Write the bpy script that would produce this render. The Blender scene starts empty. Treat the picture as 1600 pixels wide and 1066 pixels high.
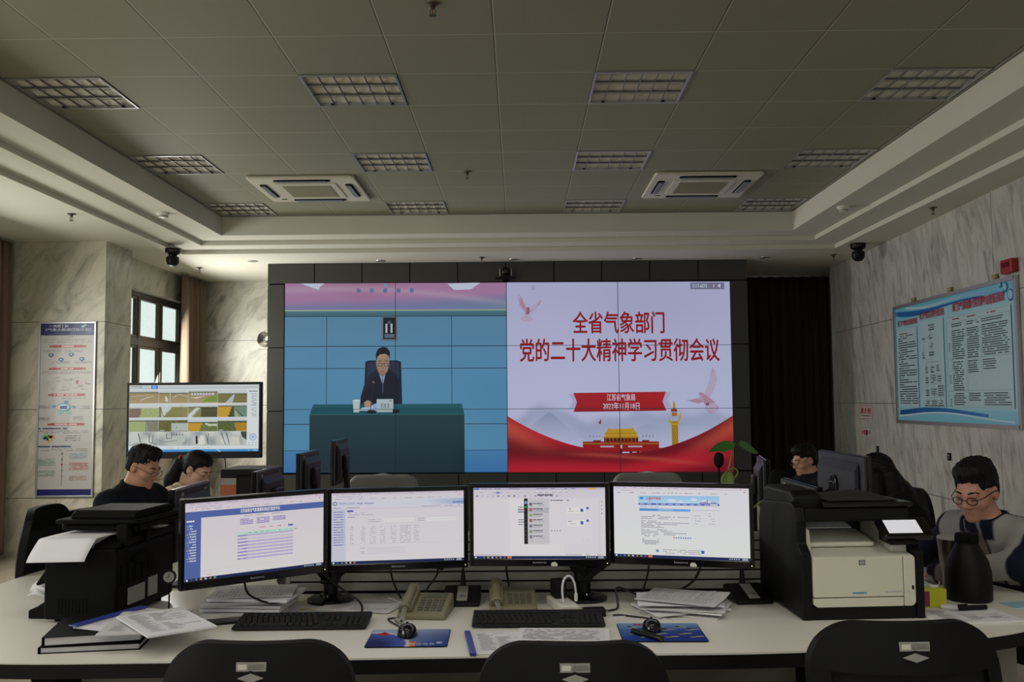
import bpy, bmesh, math, random
import numpy as np
from mathutils import Vector, Matrix

random.seed(7)
PI = math.pi
scene = bpy.context.scene
col = scene.collection

# ------------------------------------------------------------------ camera
cd = bpy.data.cameras.new('camera')
cam = bpy.data.objects.new('camera', cd)
col.objects.link(cam)
r_ = Vector((0.9999389796, 0.0075320994, -0.0080811233))
u_ = Vector((0.0085551385, -0.0651845221, 0.9978365535))
f_ = Vector((-0.0069890399, 0.9978448003, 0.0652449826))
cam.matrix_world = Matrix(((r_.x, u_.x, -f_.x, 0.0), (r_.y, u_.y, -f_.y, 0.0), (r_.z, u_.z, -f_.z, 1.52), (0, 0, 0, 1)))
cd.sensor_width = 36.0
cd.lens = 32.625
cd.clip_start = 0.05
scene.camera = cam

# ------------------------------------------------------------------ view and world
vs = scene.view_settings
vs.view_transform = 'Standard'
vs.look = 'None'
vs.exposure = 0.0
vs.gamma = 1.0
vs.use_curve_mapping = False
scene.cycles.max_bounces = 8
scene.cycles.diffuse_bounces = 5
scene.cycles.glossy_bounces = 3
scene.cycles.transmission_bounces = 4
scene.cycles.transparent_max_bounces = 8
scene.cycles.sample_clamp_indirect = 4.0
scene.cycles.caustics_reflective = False
scene.cycles.caustics_refractive = False
w = bpy.data.worlds.new('overcast_sky')
scene.world = w
w.use_nodes = True
bg = w.node_tree.nodes['Background']
bg.inputs[0].default_value = (0.86, 0.93, 1.0, 1)
bg.inputs[1].default_value = 1.5

# ------------------------------------------------------------------ daylight through the windows, and added rear and overhead fill
def area(name, loc, direction, sx, sy, power, color=(1, 1, 1)):
    l = bpy.data.lights.new(name, 'AREA')
    l.shape = 'RECTANGLE'
    l.size, l.size_y = sx, sy
    l.energy = power
    l.color = color
    o = bpy.data.objects.new(name, l)
    col.objects.link(o)
    o.location = loc
    o.rotation_euler = Vector(direction).to_track_quat('-Z', 'Y').to_euler()
    return o
DAY = (1.0, 0.985, 0.925)
area('daylight_window_near', (-5.22, 2.2, 2.0), (1, 0, -0.6), 2.4, 1.9, 72, DAY)
area('daylight_window_middle', (-5.22, 7.3, 2.0), (1, 0.0, -0.5), 2.3, 1.9, 80, DAY)
area('added_rear_fill_left', (-2.3, -3.66, 1.75), (0, 1, -0.6), 2.4, 1.6, 24, DAY)  # fill light added behind the camera, source out of view
area('added_rear_fill_right', (2.2, -3.66, 1.75), (0, 1, -0.6), 2.2, 1.6, 20, DAY)  # second added fill from the unseen rear wall
area('daylight_window_far', (-4.415, 11.0, 2.05), (1, 0.1, -0.35), 1.3, 1.3, 125, DAY)

# overhead fill over and behind the camera, added to brighten the desk
for lx_ in (-1.925, -0.125, 1.675):
    for ly_, pw_ in ((1.9, 10), (0.1, 9), (-1.7, 8)):
        area('added_overhead_fill', (lx_ + 0.0, ly_, 3.50), (0, 0, -1), 0.56, 0.56, pw_, (1.0, 0.97, 0.9))
sl = bpy.data.lights.new('hazy_sun', 'SUN'); sl.energy = 0.8; sl.angle = 0.6; sl.color = (1.0, 0.97, 0.9)
so = bpy.data.objects.new('hazy_sun', sl); col.objects.link(so)
so.rotation_euler = Vector((-0.62, -0.55, -0.75)).to_track_quat('-Z', 'Y').to_euler()

# ------------------------------------------------------------------ materials
def lin(c):
    c = c / 255.0
    return c / 12.92 if c <= 0.04045 else ((c + 0.055) / 1.055) ** 2.4
def rgb(r, g, b):
    return (lin(r), lin(g), lin(b), 1.0)

MATS = {}
def mat(name, color, rough=0.5, metal=0.0, noise=0.0, nscale=40.0, bump=0.0, bscale=200.0, spec=0.5, coat=0.0, sheen=0.0):
    m = bpy.data.materials.new(name)
    m.use_nodes = True
    nt = m.node_tree
    b = nt.nodes['Principled BSDF']
    b.inputs['Base Color'].default_value = color
    b.inputs['Roughness'].default_value = rough
    b.inputs['Metallic'].default_value = metal
    b.inputs['Specular IOR Level'].default_value = spec
    b.inputs['Coat Weight'].default_value = coat
    b.inputs['Sheen Weight'].default_value = sheen
    tc = nt.nodes.new('ShaderNodeTexCoord')
    if noise > 0:
        n = nt.nodes.new('ShaderNodeTexNoise')
        n.inputs['Scale'].default_value = nscale
        n.inputs['Detail'].default_value = 4
        nt.links.new(tc.outputs['Object'], n.inputs['Vector'])
        mx = nt.nodes.new('ShaderNodeMix')
        mx.data_type = 'RGBA'
        nt.links.new(n.outputs['Fac'], mx.inputs[0])
        mx.inputs[6].default_value = tuple(c * (1 - noise) for c in color[:3]) + (1,)
        mx.inputs[7].default_value = tuple(min(1, c * (1 + noise)) for c in color[:3]) + (1,)
        nt.links.new(mx.outputs[2], b.inputs['Base Color'])
    if bump > 0:
        n2 = nt.nodes.new('ShaderNodeTexNoise')
        n2.inputs['Scale'].default_value = bscale
        nt.links.new(tc.outputs['Object'], n2.inputs['Vector'])
        bp = nt.nodes.new('ShaderNodeBump')
        bp.inputs['Strength'].default_value = bump
        bp.inputs['Distance'].default_value = 0.002
        nt.links.new(n2.outputs['Fac'], bp.inputs['Height'])
        nt.links.new(bp.outputs['Normal'], b.inputs['Normal'])
    MATS[name] = m
    return m

def attr_mat(name, emit=0.0, rough=0.5, coat=0.0, spec=0.5, bump=0.0, bscale=300):
    m = bpy.data.materials.new(name)
    m.use_nodes = True
    nt = m.node_tree
    b = nt.nodes['Principled BSDF']
    a = nt.nodes.new('ShaderNodeAttribute')
    a.attribute_name = 'Col'
    if emit > 0:
        b.inputs['Base Color'].default_value = (0.01, 0.01, 0.01, 1)
        nt.links.new(a.outputs['Color'], b.inputs['Emission Color'])
        b.inputs['Emission Strength'].default_value = emit
    else:
        nt.links.new(a.outputs['Color'], b.inputs['Base Color'])
    b.inputs['Roughness'].default_value = rough
    b.inputs['Coat Weight'].default_value = coat
    b.inputs['Specular IOR Level'].default_value = spec
    if bump > 0:
        tc = nt.nodes.new('ShaderNodeTexCoord')
        n2 = nt.nodes.new('ShaderNodeTexNoise')
        n2.inputs['Scale'].default_value = bscale
        nt.links.new(tc.outputs['Object'], n2.inputs['Vector'])
        bp = nt.nodes.new('ShaderNodeBump')
        bp.inputs['Strength'].default_value = bump
        bp.inputs['Distance'].default_value = 0.002
        nt.links.new(n2.outputs['Fac'], bp.inputs['Height'])
        nt.links.new(bp.outputs['Normal'], b.inputs['Normal'])
    MATS[name] = m
    return m

M_SCREEN = attr_mat('screen_glow', emit=1.0, rough=0.35, spec=0.2)
M_PRINT = attr_mat('printed_sheet', rough=0.35, coat=0.15)
M_PAPERINK = attr_mat('paper_with_ink', rough=0.8, spec=0.2)
M_SKIN = attr_mat('skin', rough=0.5, spec=0.35)
M_CLOTH = attr_mat('woven_cloth', rough=0.9, spec=0.15, bump=0.35, bscale=260)

def marble(name, base, vein, ang, stretch=5.0, seam_axis=None, seed=0.0, scale=1.0, seams=(2.372, 1.478, 0.584), vseams=()):
    """polished marble slabs: streaks along one slant, joints between the slabs"""
    m = bpy.data.materials.new(name)
    m.use_nodes = True
    nt = m.node_tree
    L = nt.links
    N = nt.nodes
    b = N['Principled BSDF']
    tc = N.new('ShaderNodeTexCoord')
    mp = N.new('ShaderNodeMapping')
    mp.vector_type = 'POINT'
    L.new(tc.outputs['Object'], mp.inputs['Vector'])
    # the surface's own horizontal axis is passed through swizzle below
    sx = N.new('ShaderNodeSeparateXYZ')
    L.new(tc.outputs['Object'], sx.inputs[0])
    cb = N.new('ShaderNodeCombineXYZ')
    add = N.new('ShaderNodeMath'); add.operation = 'ADD'
    L.new(sx.outputs['X'], add.inputs[0]); L.new(sx.outputs['Y'], add.inputs[1])
    L.new(add.outputs[0], cb.inputs[0]); L.new(sx.outputs['Z'], cb.inputs[1])
    rot = N.new('ShaderNodeMapping')
    rot.inputs['Rotation'].default_value = (0, 0, -ang)
    rot.inputs['Location'].default_value = (seed, seed * 0.7, seed)
    L.new(cb.outputs[0], rot.inputs['Vector'])
    st = N.new('ShaderNodeMapping')
    st.inputs['Scale'].default_value = (1.0 * scale, stretch * scale, 1)
    L.new(rot.outputs[0], st.inputs['Vector'])
    n1 = N.new('ShaderNodeTexNoise')
    n1.inputs['Scale'].default_value = 1.9
    n1.inputs['Detail'].default_value = 9
    n1.inputs['Roughness'].default_value = 0.68
    n1.inputs['Distortion'].default_value = 0.9
    L.new(st.outputs[0], n1.inputs['Vector'])
    cr = N.new('ShaderNodeValToRGB')
    e = cr.color_ramp.elements
    e[0].position = 0.33; e[0].color = vein
    e[1].position = 0.56; e[1].color = base
    mid = tuple(0.45 * v + 0.55 * q for v, q in zip(vein, base))
    k = e.new(0.43); k.color = mid
    L.new(n1.outputs['Fac'], cr.inputs[0])
    n2 = N.new('ShaderNodeTexNoise')
    n2.inputs['Scale'].default_value = 0.9
    n2.inputs['Detail'].default_value = 3
    L.new(rot.outputs[0], n2.inputs['Vector'])
    mx = N.new('ShaderNodeMix'); mx.data_type = 'RGBA'; mx.blend_type = 'MULTIPLY'
    mx.inputs[0].default_value = 0.35
    L.new(cr.outputs[0], mx.inputs[6])
    L.new(n2.outputs['Color'], mx.inputs[7])
    hs = N.new('ShaderNodeHueSaturation'); hs.inputs['Saturation'].default_value = 0.0
    L.new(n2.outputs['Color'], hs.inputs['Color']); L.new(hs.outputs[0], mx.inputs[7])
    last = mx.outputs[2]
    def seam(sock, val):
        nonlocal last
        s = N.new('ShaderNodeMath'); s.operation = 'SUBTRACT'; s.inputs[1].default_value = val
        L.new(sock, s.inputs[0])
        a = N.new('ShaderNodeMath'); a.operation = 'ABSOLUTE'; L.new(s.outputs[0], a.inputs[0])
        c = N.new('ShaderNodeMath'); c.operation = 'LESS_THAN'; c.inputs[1].default_value = 0.0035
        L.new(a.outputs[0], c.inputs[0])
        q = N.new('ShaderNodeMix'); q.data_type = 'RGBA'
        L.new(c.outputs[0], q.inputs[0]); L.new(last, q.inputs[6])
        q.inputs[7].default_value = tuple(v * 0.35 for v in vein[:3]) + (1,)
        last = q.outputs[2]
    for z in seams:
        seam(sx.outputs['Z'], z)
    for ax, v in vseams:
        seam(sx.outputs[ax], v)
    L.new(last, b.inputs['Base Color'])
    b.inputs['Roughness'].default_value = 0.32
    b.inputs['Specular IOR Level'].default_value = 0.35
    MATS[name] = m
    return m

# ------------------------------------------------------------------ tagging
def tag(o, label=None, cat=None, group=None, kind=None):
    if label: o['label'] = label
    if cat: o['category'] = cat
    if group: o['group'] = group
    if kind: o['kind'] = kind
    return o
def thing(name, label, cat, loc=(0, 0, 0), rz=0.0, group=None):
    o = bpy.data.objects.new(name, None)
    o.empty_display_size = 0.1
    col.objects.link(o)
    o.location = loc
    o.rotation_euler = (0, 0, rz)
    return tag(o, label, cat, group)
KIDS = {}
def copy_tree(o, parent=None):
    c = o.copy()
    col.objects.link(c)
    c.parent = parent
    for ch in KIDS.get(o, []):
        k = copy_tree(ch, c)
        KIDS.setdefault(c, []).append(k)
    return c
def copy_thing(o, loc, rz=None, label=None, group=None):
    c = copy_tree(o)
    c.location = loc
    if rz is not None: c.rotation_euler = (0, 0, rz)
    if label: c['label'] = label
    if group: c['group'] = group
    return c

# ------------------------------------------------------------------ mesh builder
class MB:
    def __init__(self):
        self.v = []; self.f = []; self.c = []; self.mi = []; self.usecol = False; self.cur = 0
        self.X = Matrix.Identity(4)
    def at(self, loc=(0, 0, 0), rz=0.0, rx=0.0, ry=0.0):
        self.X = Matrix.Translation(loc) @ Matrix.Rotation(rz, 4, 'Z') @ Matrix.Rotation(ry, 4, 'Y') @ Matrix.Rotation(rx, 4, 'X')
        return self
    def add(self, vs, fs, cs=None):
        n = len(self.v)
        self.v += [tuple(self.X @ Vector(p)) for p in vs]
        self.f += [tuple(i + n for i in q) for q in fs]
        self.mi += [self.cur] * len(fs)
        if cs is not None:
            self.usecol = True
            self.c += list(cs)
        else:
            self.c += [(1, 1, 1, 1)] * len(vs)
        return self
    def box(self, x0, y0, z0, x1, y1, z1, c=None):
        vs = [(x, y, z) for z in (z0, z1) for y in (y0, y1) for x in (x0, x1)]
        fs = [(0, 2, 3, 1), (4, 5, 7, 6), (0, 1, 5, 4), (2, 6, 7, 3), (0, 4, 6, 2), (1, 3, 7, 5)]
        return self.add(vs, fs, [c] * 8 if c else None)
    def cbox(self, cx, cy, cz, sx, sy, sz, c=None):
        return self.box(cx - sx / 2, cy - sy / 2, cz - sz / 2, cx + sx / 2, cy + sy / 2, cz + sz / 2, c)
    def prism(self, pts, z0, z1, c=None):
        n = len(pts)
        ar = sum(pts[i][0] * pts[(i + 1) % n][1] - pts[(i + 1) % n][0] * pts[i][1] for i in range(n))
        if ar < 0: pts = pts[::-1]
        vs = [(p[0], p[1], z0) for p in pts] + [(p[0], p[1], z1) for p in pts]
        fs = [tuple(range(n))[::-1], tuple(range(n, 2 * n))] + [(i, (i + 1) % n, n + (i + 1) % n, n + i) for i in range(n)]
        return self.add(vs, fs, [c] * len(vs) if c else None)
    def prism_axis(self, pts, a0, a1, axis='x'):
        """profile extruded along x (pts are (y, z)) or along y (pts are (x, z))"""
        n = len(pts)
        mk = (lambda a, p: (a, p[0], p[1])) if axis == 'x' else (lambda a, p: (p[0], a, p[1]))
        vs = [mk(a0, p) for p in pts] + [mk(a1, p) for p in pts]
        fs = [tuple(range(n)), tuple(range(n, 2 * n))[::-1]] + [(i, n + i, n + (i + 1) % n, (i + 1) % n) for i in range(n)]
        return self.add(vs, fs)
    def tube(self, pts, r, seg=8, closed=False, caps=True):
        pts = [Vector(p) for p in pts]
        n = len(pts)
        rs = r if isinstance(r, (list, tuple)) else [r] * n
        vs = []; fs = []
        prev = None
        for i, p in enumerate(pts):
            a = pts[(i - 1) % n] if (closed or i > 0) else pts[i]
            b = pts[(i + 1) % n] if (closed or i < n - 1) else pts[i]
            t = (b - a).normalized() if (b - a).length > 1e-9 else Vector((0, 0, 1))
            if prev is None:
                q = Vector((0, 0, 1)) if abs(t.z) < 0.9 else Vector((1, 0, 0))
                u = t.cross(q).normalized()
            else:
                u = (prev - t * prev.dot(t))
                u = u.normalized() if u.length > 1e-6 else t.cross(Vector((0, 0, 1))).normalized()
            prev = u
            w_ = t.cross(u)
            for k in range(seg):
                a_ = 2 * PI * k / seg
                vs.append(tuple(p + (u * math.cos(a_) + w_ * math.sin(a_)) * rs[i]))
        for i in range(n if closed else n - 1):
            j = (i + 1) % n
            for k in range(seg):
                k2 = (k + 1) % seg
                fs.append((i * seg + k, i * seg + k2, j * seg + k2, j * seg + k))
        if caps and not closed:
            fs.append(tuple(range(seg))[::-1]); fs.append(tuple((n - 1) * seg + k for k in range(seg)))
        return self.add(vs, fs)
    def cyl(self, p0, p1, r0, r1=None, seg=24):
        return self.tube([p0, p1], [r0, r0 if r1 is None else r1], seg)
    def lathe(self, prof, seg=32, center=(0, 0, 0)):
        vs = []; fs = []
        n = len(prof)
        for r, z in prof:
            for k in range(seg):
                a = 2 * PI * k / seg
                vs.append((center[0] + r * math.cos(a), center[1] + r * math.sin(a), center[2] + z))
        for i in range(n - 1):
            for k in range(seg):
                k2 = (k + 1) % seg
                fs.append((i * seg + k, i * seg + k2, (i + 1) * seg + k2, (i + 1) * seg + k))
        fs.append(tuple(range(seg))[::-1]); fs.append(tuple((n - 1) * seg + k for k in range(seg)))
        return self.add(vs, fs)
    def grid(self, fn, nu, nv, cf=None, thick=None):
        vs = []; cs = []
        for j in range(nv + 1):
            for i in range(nu + 1):
                u, v = i / nu, j / nv
                vs.append(tuple(fn(u, v)))
                if cf: cs.append(cf(u, v))
        fs = [(j * (nu + 1) + i, j * (nu + 1) + i + 1, (j + 1) * (nu + 1) + i + 1, (j + 1) * (nu + 1) + i) for j in range(nv) for i in range(nu)]
        if thick:
            n = len(vs)
            vs2 = vs + [(p[0] + thick[0], p[1] + thick[1], p[2] + thick[2]) for p in vs]
            fs2 = fs + [tuple(i + n for i in q)[::-1] for q in fs]
            W = nu + 1
            ring = [i for i in range(W)] + [j * W + nu for j in range(1, nv + 1)] + [nv * W + i for i in range(nu - 1, -1, -1)] + [j * W for j in range(nv - 1, 0, -1)]
            for a, b in zip(ring, ring[1:] + ring[:1]):
                fs2.append((b, a, a + n, b + n))
            return self.add(vs2, fs2, cs + cs if cf else None)
        return self.add(vs, fs, cs if cf else None)
    def ball(self, c, r, seg=16, rings=10):
        rx, ry, rz = r if isinstance(r, (tuple, list)) else (r, r, r)
        vs = [(c[0], c[1], c[2] - rz)]
        for j in range(1, rings):
            th = -PI / 2 + PI * j / rings
            for k in range(seg):
                a = 2 * PI * k / seg
                vs.append((c[0] + rx * math.cos(th) * math.cos(a), c[1] + ry * math.cos(th) * math.sin(a), c[2] + rz * math.sin(th)))
        vs.append((c[0], c[1], c[2] + rz))
        fs = []
        for k in range(seg):
            fs.append((0, 1 + (k + 1) % seg, 1 + k))
            fs.append((len(vs) - 1, 1 + (rings - 2) * seg + k, 1 + (rings - 2) * seg + (k + 1) % seg))
        for j in range(rings - 2):
            for k in range(seg):
                a, b = 1 + j * seg + k, 1 + j * seg + (k + 1) % seg
                fs.append((a, b, b + seg, a + seg))
        return self.add(vs, fs)
    def build(self, name, mats, parent=None, smooth=False, bevel=0.0, bseg=2, loc=None, rz=None, angle=40):
        me = bpy.data.meshes.new(name)
        me.from_pydata(self.v, [], self.f)
        if not isinstance(mats, (list, tuple)): mats = [mats]
        for m in mats: me.materials.append(m)
        if len(mats) > 1:
            me.polygons.foreach_set('material_index', self.mi)
        if self.usecol:
            a = me.color_attributes.new('Col', 'FLOAT_COLOR', 'POINT')
            a.data.foreach_set('color', np.array(self.c, dtype=np.float32).ravel())
        me.update()
        if smooth:
            if angle >= 180:
                me.polygons.foreach_set('use_smooth', [True] * len(me.polygons))
            else:
                me.shade_smooth() if hasattr(me, 'shade_smooth') else None
                me.set_sharp_from_angle(angle=math.radians(angle))
        o = bpy.data.objects.new(name, me)
        col.objects.link(o)
        if parent is not None:
            o.parent = parent
            KIDS.setdefault(parent, []).append(o)
        if loc is not None: o.location = loc
        if rz is not None: o.rotation_euler = (0, 0, rz)
        if bevel > 0:
            md = o.modifiers.new('bevel', 'BEVEL')
            md.width = bevel; md.segments = bseg; md.limit_method = 'ANGLE'; md.angle_limit = math.radians(35)
        return o

def rrect(w, h, r, n=5, cx=0.0, cy=0.0):
    p = []
    for (sx, sy, a0) in ((1, 1, 0), (-1, 1, 90), (-1, -1, 180), (1, -1, 270)):
        for k in range(n + 1):
            a = math.radians(a0 + 90 * k / n)
            p.append((cx + sx * (w / 2 - r) + r * math.cos(a), cy + sy * (h / 2 - r) + r * math.sin(a)))
    return p
def catmull(pts, n=6, closed=False):
    P = [Vector(p) for p in pts]
    out = []
    m = len(P)
    rng = range(m if closed else m - 1)
    for i in rng:
        p0 = P[(i - 1) % m] if (closed or i > 0) else P[i]
        p1 = P[i]; p2 = P[(i + 1) % m]
        p3 = P[(i + 2) % m] if (closed or i + 2 < m) else p2
        for k in range(n):
            t = k / n
            out.append(0.5 * ((2 * p1) + (p2 - p0) * t + (2 * p0 - 5 * p1 + 4 * p2 - p3) * t * t + (3 * p1 - p0 - 3 * p2 + p3) * t ** 3))
    if not closed: out.append(P[-1])
    return [tuple(p) for p in out]

# ------------------------------------------------------------------ flat artwork (screens, posters, printed sheets)
_TXT = {}
def glyphs(s, res=2):
    if (s, res) not in _TXT:
        c = bpy.data.curves.new('lettering', 'FONT')
        c.body = s; c.size = 1.0; c.resolution_u = res
        o = bpy.data.objects.new('lettering', c)
        m = bpy.data.meshes.new_from_object(o)
        vs = np.array([v.co[:2] for v in m.vertices]) if len(m.vertices) else np.zeros((0, 2))
        fs = [tuple(p.vertices) for p in m.polygons]
        bpy.data.objects.remove(o); bpy.data.curves.remove(c); bpy.data.meshes.remove(m)
        _TXT[(s, res)] = (vs, fs)
    return _TXT[(s, res)]

class Art:
    """a flat picture: P(u, v) maps picture units to points, each layer lies a little in front of the last"""
    def __init__(self, x0, y0, x1, y1, o, ux, uy, nrm, step=0.0004):
        self.x0, self.y0, self.x1, self.y1 = x0, y0, x1, y1
        self.o, self.ux, self.uy, self.n = Vector(o), Vector(ux), Vector(uy), Vector(nrm).normalized()
        self.step = step; self.lay = 0
        self.mb = MB()
    def P(self, x, y):
        return tuple(self.o + self.ux * ((x - self.x0) / (self.x1 - self.x0)) + self.uy * ((y - self.y0) / (self.y1 - self.y0)) + self.n * (self.lay * self.step))
    def up(self, k=1):
        self.lay += k; return self
    def poly(self, pts, c):
        self.mb.add([self.P(*p) for p in pts], [tuple(range(len(pts)))], c if isinstance(c, list) else [c] * len(pts)); return self
    def rect(self, x0, y0, x1, y1, c):
        return self.poly([(x0, y0), (x1, y0), (x1, y1), (x0, y1)], c)
    def vgrad(self, x0, y0, x1, y1, c0, c1):
        return self.poly([(x0, y0), (x1, y0), (x1, y1), (x0, y1)], [c0, c0, c1, c1])
    def hgrad(self, x0, y0, x1, y1, c0, c1):
        return self.poly([(x0, y0), (x1, y0), (x1, y1), (x0, y1)], [c0, c1, c1, c0])
    def frame(self, x0, y0, x1, y1, t, c):
        self.rect(x0, y0, x1, y0 + t, c); self.rect(x0, y1 - t, x1, y1, c)
        self.rect(x0, y0, x0 + t, y1, c); return self.rect(x1 - t, y0, x1, y1, c)
    def disc(self, cx, cy, r, c, n=20, ry=None):
        ry = ry or r
        return self.poly([(cx + r * math.cos(2 * PI * k / n), cy + ry * math.sin(2 * PI * k / n)) for k in range(n)], c)
    def line(self, pts, t, c):
        for (ax, ay), (bx, by) in zip(pts, pts[1:]):
            L = math.hypot(bx - ax, by - ay) or 1
            nx, ny = -(by - ay) / L * t / 2, (bx - ax) / L * t / 2
            self.poly([(ax + nx, ay + ny), (bx + nx, by + ny), (bx - nx, by - ny), (ax - nx, ay - ny)], c)
        return self
    def paint(self, x0, y0, x1, y1, nx, ny, fn):
        vs = []; cs = []
        for j in range(ny + 1):
            for i in range(nx + 1):
                x = x0 + (x1 - x0) * i / nx; y = y0 + (y1 - y0) * j / ny
                vs.append(self.P(x, y)); cs.append(fn(x, y))
        fs = [(j * (nx + 1) + i, j * (nx + 1) + i + 1, (j + 1) * (nx + 1) + i + 1, (j + 1) * (nx + 1) + i) for j in range(ny) for i in range(nx)]
        self.mb.add(vs, fs, cs); return self
    def text(self, s, x0, y0, x1, y1, c, res=2, bold=0.0):
        """lettering fitted to the box x0..x1, y0 (top) .. y1 (bottom)"""
        vs, fs = glyphs(s, res)
        if not len(vs): return self
        a, b = vs.min(0), vs.max(0)
        self.lay += 0.5
        offs = [(0, 0)] if not bold else [(-bold, 0), (bold, 0), (0, bold), (0, -bold)]
        for dx, dy in offs:
            q = [(x0 + dx + (v[0] - a[0]) / (b[0] - a[0]) * (x1 - x0), y1 + dy + (v[1] - a[1]) / (b[1] - a[1]) * (y0 - y1)) for v in vs]
            self.mb.add([self.P(*p) for p in q], fs, [c] * len(q))
            self.lay += 0.05
        self.lay -= 0.5 + 0.05 * len(offs)
        return self
    def scrib(self, x0, y, x1, h, c, rnd, dens=0.72, word=(2.0, 7.0), unit=1.0):
        """a line of small unreadable print"""
        x = x0; self.lay += 0.5
        while x < x1:
            L = rnd.uniform(*word) * unit
            if rnd.random() < dens:
                self.rect(x, y, min(x1, x + L), y + h, c)
            x += L + 0.6 * unit
        self.lay -= 0.5
        return self
    def dim(self, fn):
        self.mb.c = [tuple(v * w_ for v, w_ in zip(c[:3], fn(p))) + (1.0,) for p, c in zip(self.mb.v, self.mb.c)]; return self
    def build(self, name, m, parent):
        return self.mb.build(name, m, parent)
def V4(c, k=1.0):
    return (c[0] * k, c[1] * k, c[2] * k, 1.0)
def mixc(a, b, t):
    t = max(0.0, min(1.0, t))
    return tuple(a[i] + (b[i] - a[i]) * t for i in range(3)) + (1.0,)
def sstep(a, b, x):
    t = max(0.0, min(1.0, (x - a) / (b - a)))
    return t * t * (3 - 2 * t)
# ================================================================== materials of the room
MARB_L = marble('marble_left', rgb(222, 215, 195), rgb(150, 144, 130), math.radians(54), stretch=2.6, seed=3.1)
MARB_B = marble('marble_back', rgb(214, 211, 196), rgb(138, 135, 124), math.radians(52), stretch=2.4, seed=8.3, seams=(2.39, 1.5, 0.6))
MARB_R = marble('marble_right', rgb(205, 203, 195), rgb(142, 140, 135), math.radians(74), stretch=3.6, seed=1.7, scale=1.3,
                seams=(2.36, 1.47, 0.60), vseams=(('Y', 9.35), ('Y', 7.55), ('Y', 5.75), ('Y', 3.95), ('Y', 11.15)))
PLASTER = mat('ceiling_plaster', rgb(205, 202, 188), 0.9, noise=0.02, nscale=3)
DARKWALL = mat('rear_wall_paint', rgb(150, 146, 135), 0.8)
CURT = mat('brown_curtain', rgb(124, 106, 92), 0.95, noise=0.06, nscale=120, bump=0.3, bscale=400, spec=0.1)
CURT_D = mat('dark_curtain', rgb(62, 50, 42), 0.95, noise=0.08, nscale=120, bump=0.3, bscale=400, spec=0.1)
ALU = mat('window_aluminium', rgb(96, 92, 86), 0.4, metal=0.3)
SILV = mat('brushed_aluminium', rgb(176, 176, 174), 0.38, metal=0.8)
BLACK = mat('black_plastic', rgb(10, 10, 11), 0.45, spec=0.25, noise=0.05, nscale=200, bump=0.1, bscale=900)
GLOSSB = mat('gloss_black', rgb(12, 12, 14), 0.15)
BLACKM = mat('matt_black', rgb(8, 8, 9), 0.8, spec=0.15)
WHITEP = mat('white_plastic', rgb(214, 212, 200), 0.45)
CLAD = mat('dark_grey_cladding', rgb(50, 50, 45), 0.5, noise=0.04, nscale=4)
GAP = mat('black_gap', rgb(8, 8, 8), 0.9)
STEEL = mat('dull_steel', rgb(128, 125, 114), 0.3, metal=1.0, noise=0.03, nscale=30)
CHROME = mat('polished_steel', rgb(200, 198, 190), 0.18, metal=1.0, noise=0.03, nscale=30)
RUST = mat('tarnished_brass', rgb(96, 86, 70), 0.4, metal=0.7)
RED = mat('red_enamel', rgb(150, 22, 24), 0.4)
WOOD_D = mat('dark_wood', rgb(44, 27, 19), 0.5, noise=0.25, nscale=14)

def ceiling_tile_material():
    m = bpy.data.materials.new('perforated_metal_tile')
    m.use_nodes = True
    nt = m.node_tree; N = nt.nodes; L = nt.links
    b = N['Principled BSDF']
    tc = N.new('ShaderNodeTexCoord'); s = N.new('ShaderNodeSeparateXYZ')
    L.new(tc.outputs['Object'], s.inputs[0])
    def cellpos(sock, off, size):
        a = N.new('ShaderNodeMath'); a.operation = 'ADD'; a.inputs[1].default_value = -off; L.new(sock, a.inputs[0])
        d = N.new('ShaderNodeMath'); d.operation = 'DIVIDE'; d.inputs[1].default_value = size; L.new(a.outputs[0], d.inputs[0])
        r = N.new('ShaderNodeMath'); r.operation = 'FRACT'; L.new(d.outputs[0], r.inputs[0])
        return r.outputs[0]
    def lt(sock, v):
        c = N.new('ShaderNodeMath'); c.operation = 'LESS_THAN'; c.inputs[1].default_value = v; L.new(sock, c.inputs[0]); return c.outputs[0]
    fx = cellpos(s.outputs['X'], -2.525, 0.6)
    fy = cellpos(s.outputs['Y'], 4.9007, 0.5967)
    n = N.new('ShaderNodeTexNoise'); n.inputs['Scale'].default_value = 0.7; L.new(tc.outputs['Object'], n.inputs['Vector'])
    base = N.new('ShaderNodeMix'); base.data_type = 'RGBA'
    L.new(n.outputs['Fac'], base.inputs[0])
    base.inputs[6].default_value = rgb(138, 137, 118); base.inputs[7].default_value = rgb(149, 148, 129)
    # perforation
    vo = N.new('ShaderNodeTexVoronoi'); vo.inputs['Scale'].default_value = 130; vo.inputs['Randomness'].default_value = 0.0
    L.new(tc.outputs['Object'], vo.inputs['Vector'])
    h = lt(vo.outputs['Distance'], 0.22)
    m1 = N.new('ShaderNodeMix'); m1.data_type = 'RGBA'; L.new(h, m1.inputs[0]); L.new(base.outputs[2], m1.inputs[6]); m1.inputs[7].default_value = rgb(106, 105, 90)
    # joints: dark line, with a highlight painted as a lighter edge beside it
    def joint(last, sock, v, colr):
        q = N.new('ShaderNodeMix'); q.data_type = 'RGBA'; L.new(lt(sock, v), q.inputs[0]); L.new(last, q.inputs[6]); q.inputs[7].default_value = colr; return q.outputs[2]
    last = joint(m1.outputs[2], fx, 0.022, rgb(180, 178, 160))
    last = joint(last, fx, 0.010, rgb(70, 69, 60))
    last = joint(last, fy, 0.020, rgb(186, 184, 166))
    last = joint(last, fy, 0.006, rgb(104, 102, 92))
    L.new(last, b.inputs['Base Color'])
    b.inputs['Roughness'].default_value = 0.62
    b.inputs['Specular IOR Level'].default_value = 0.22
    return m
TILE = ceiling_tile_material()

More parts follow.
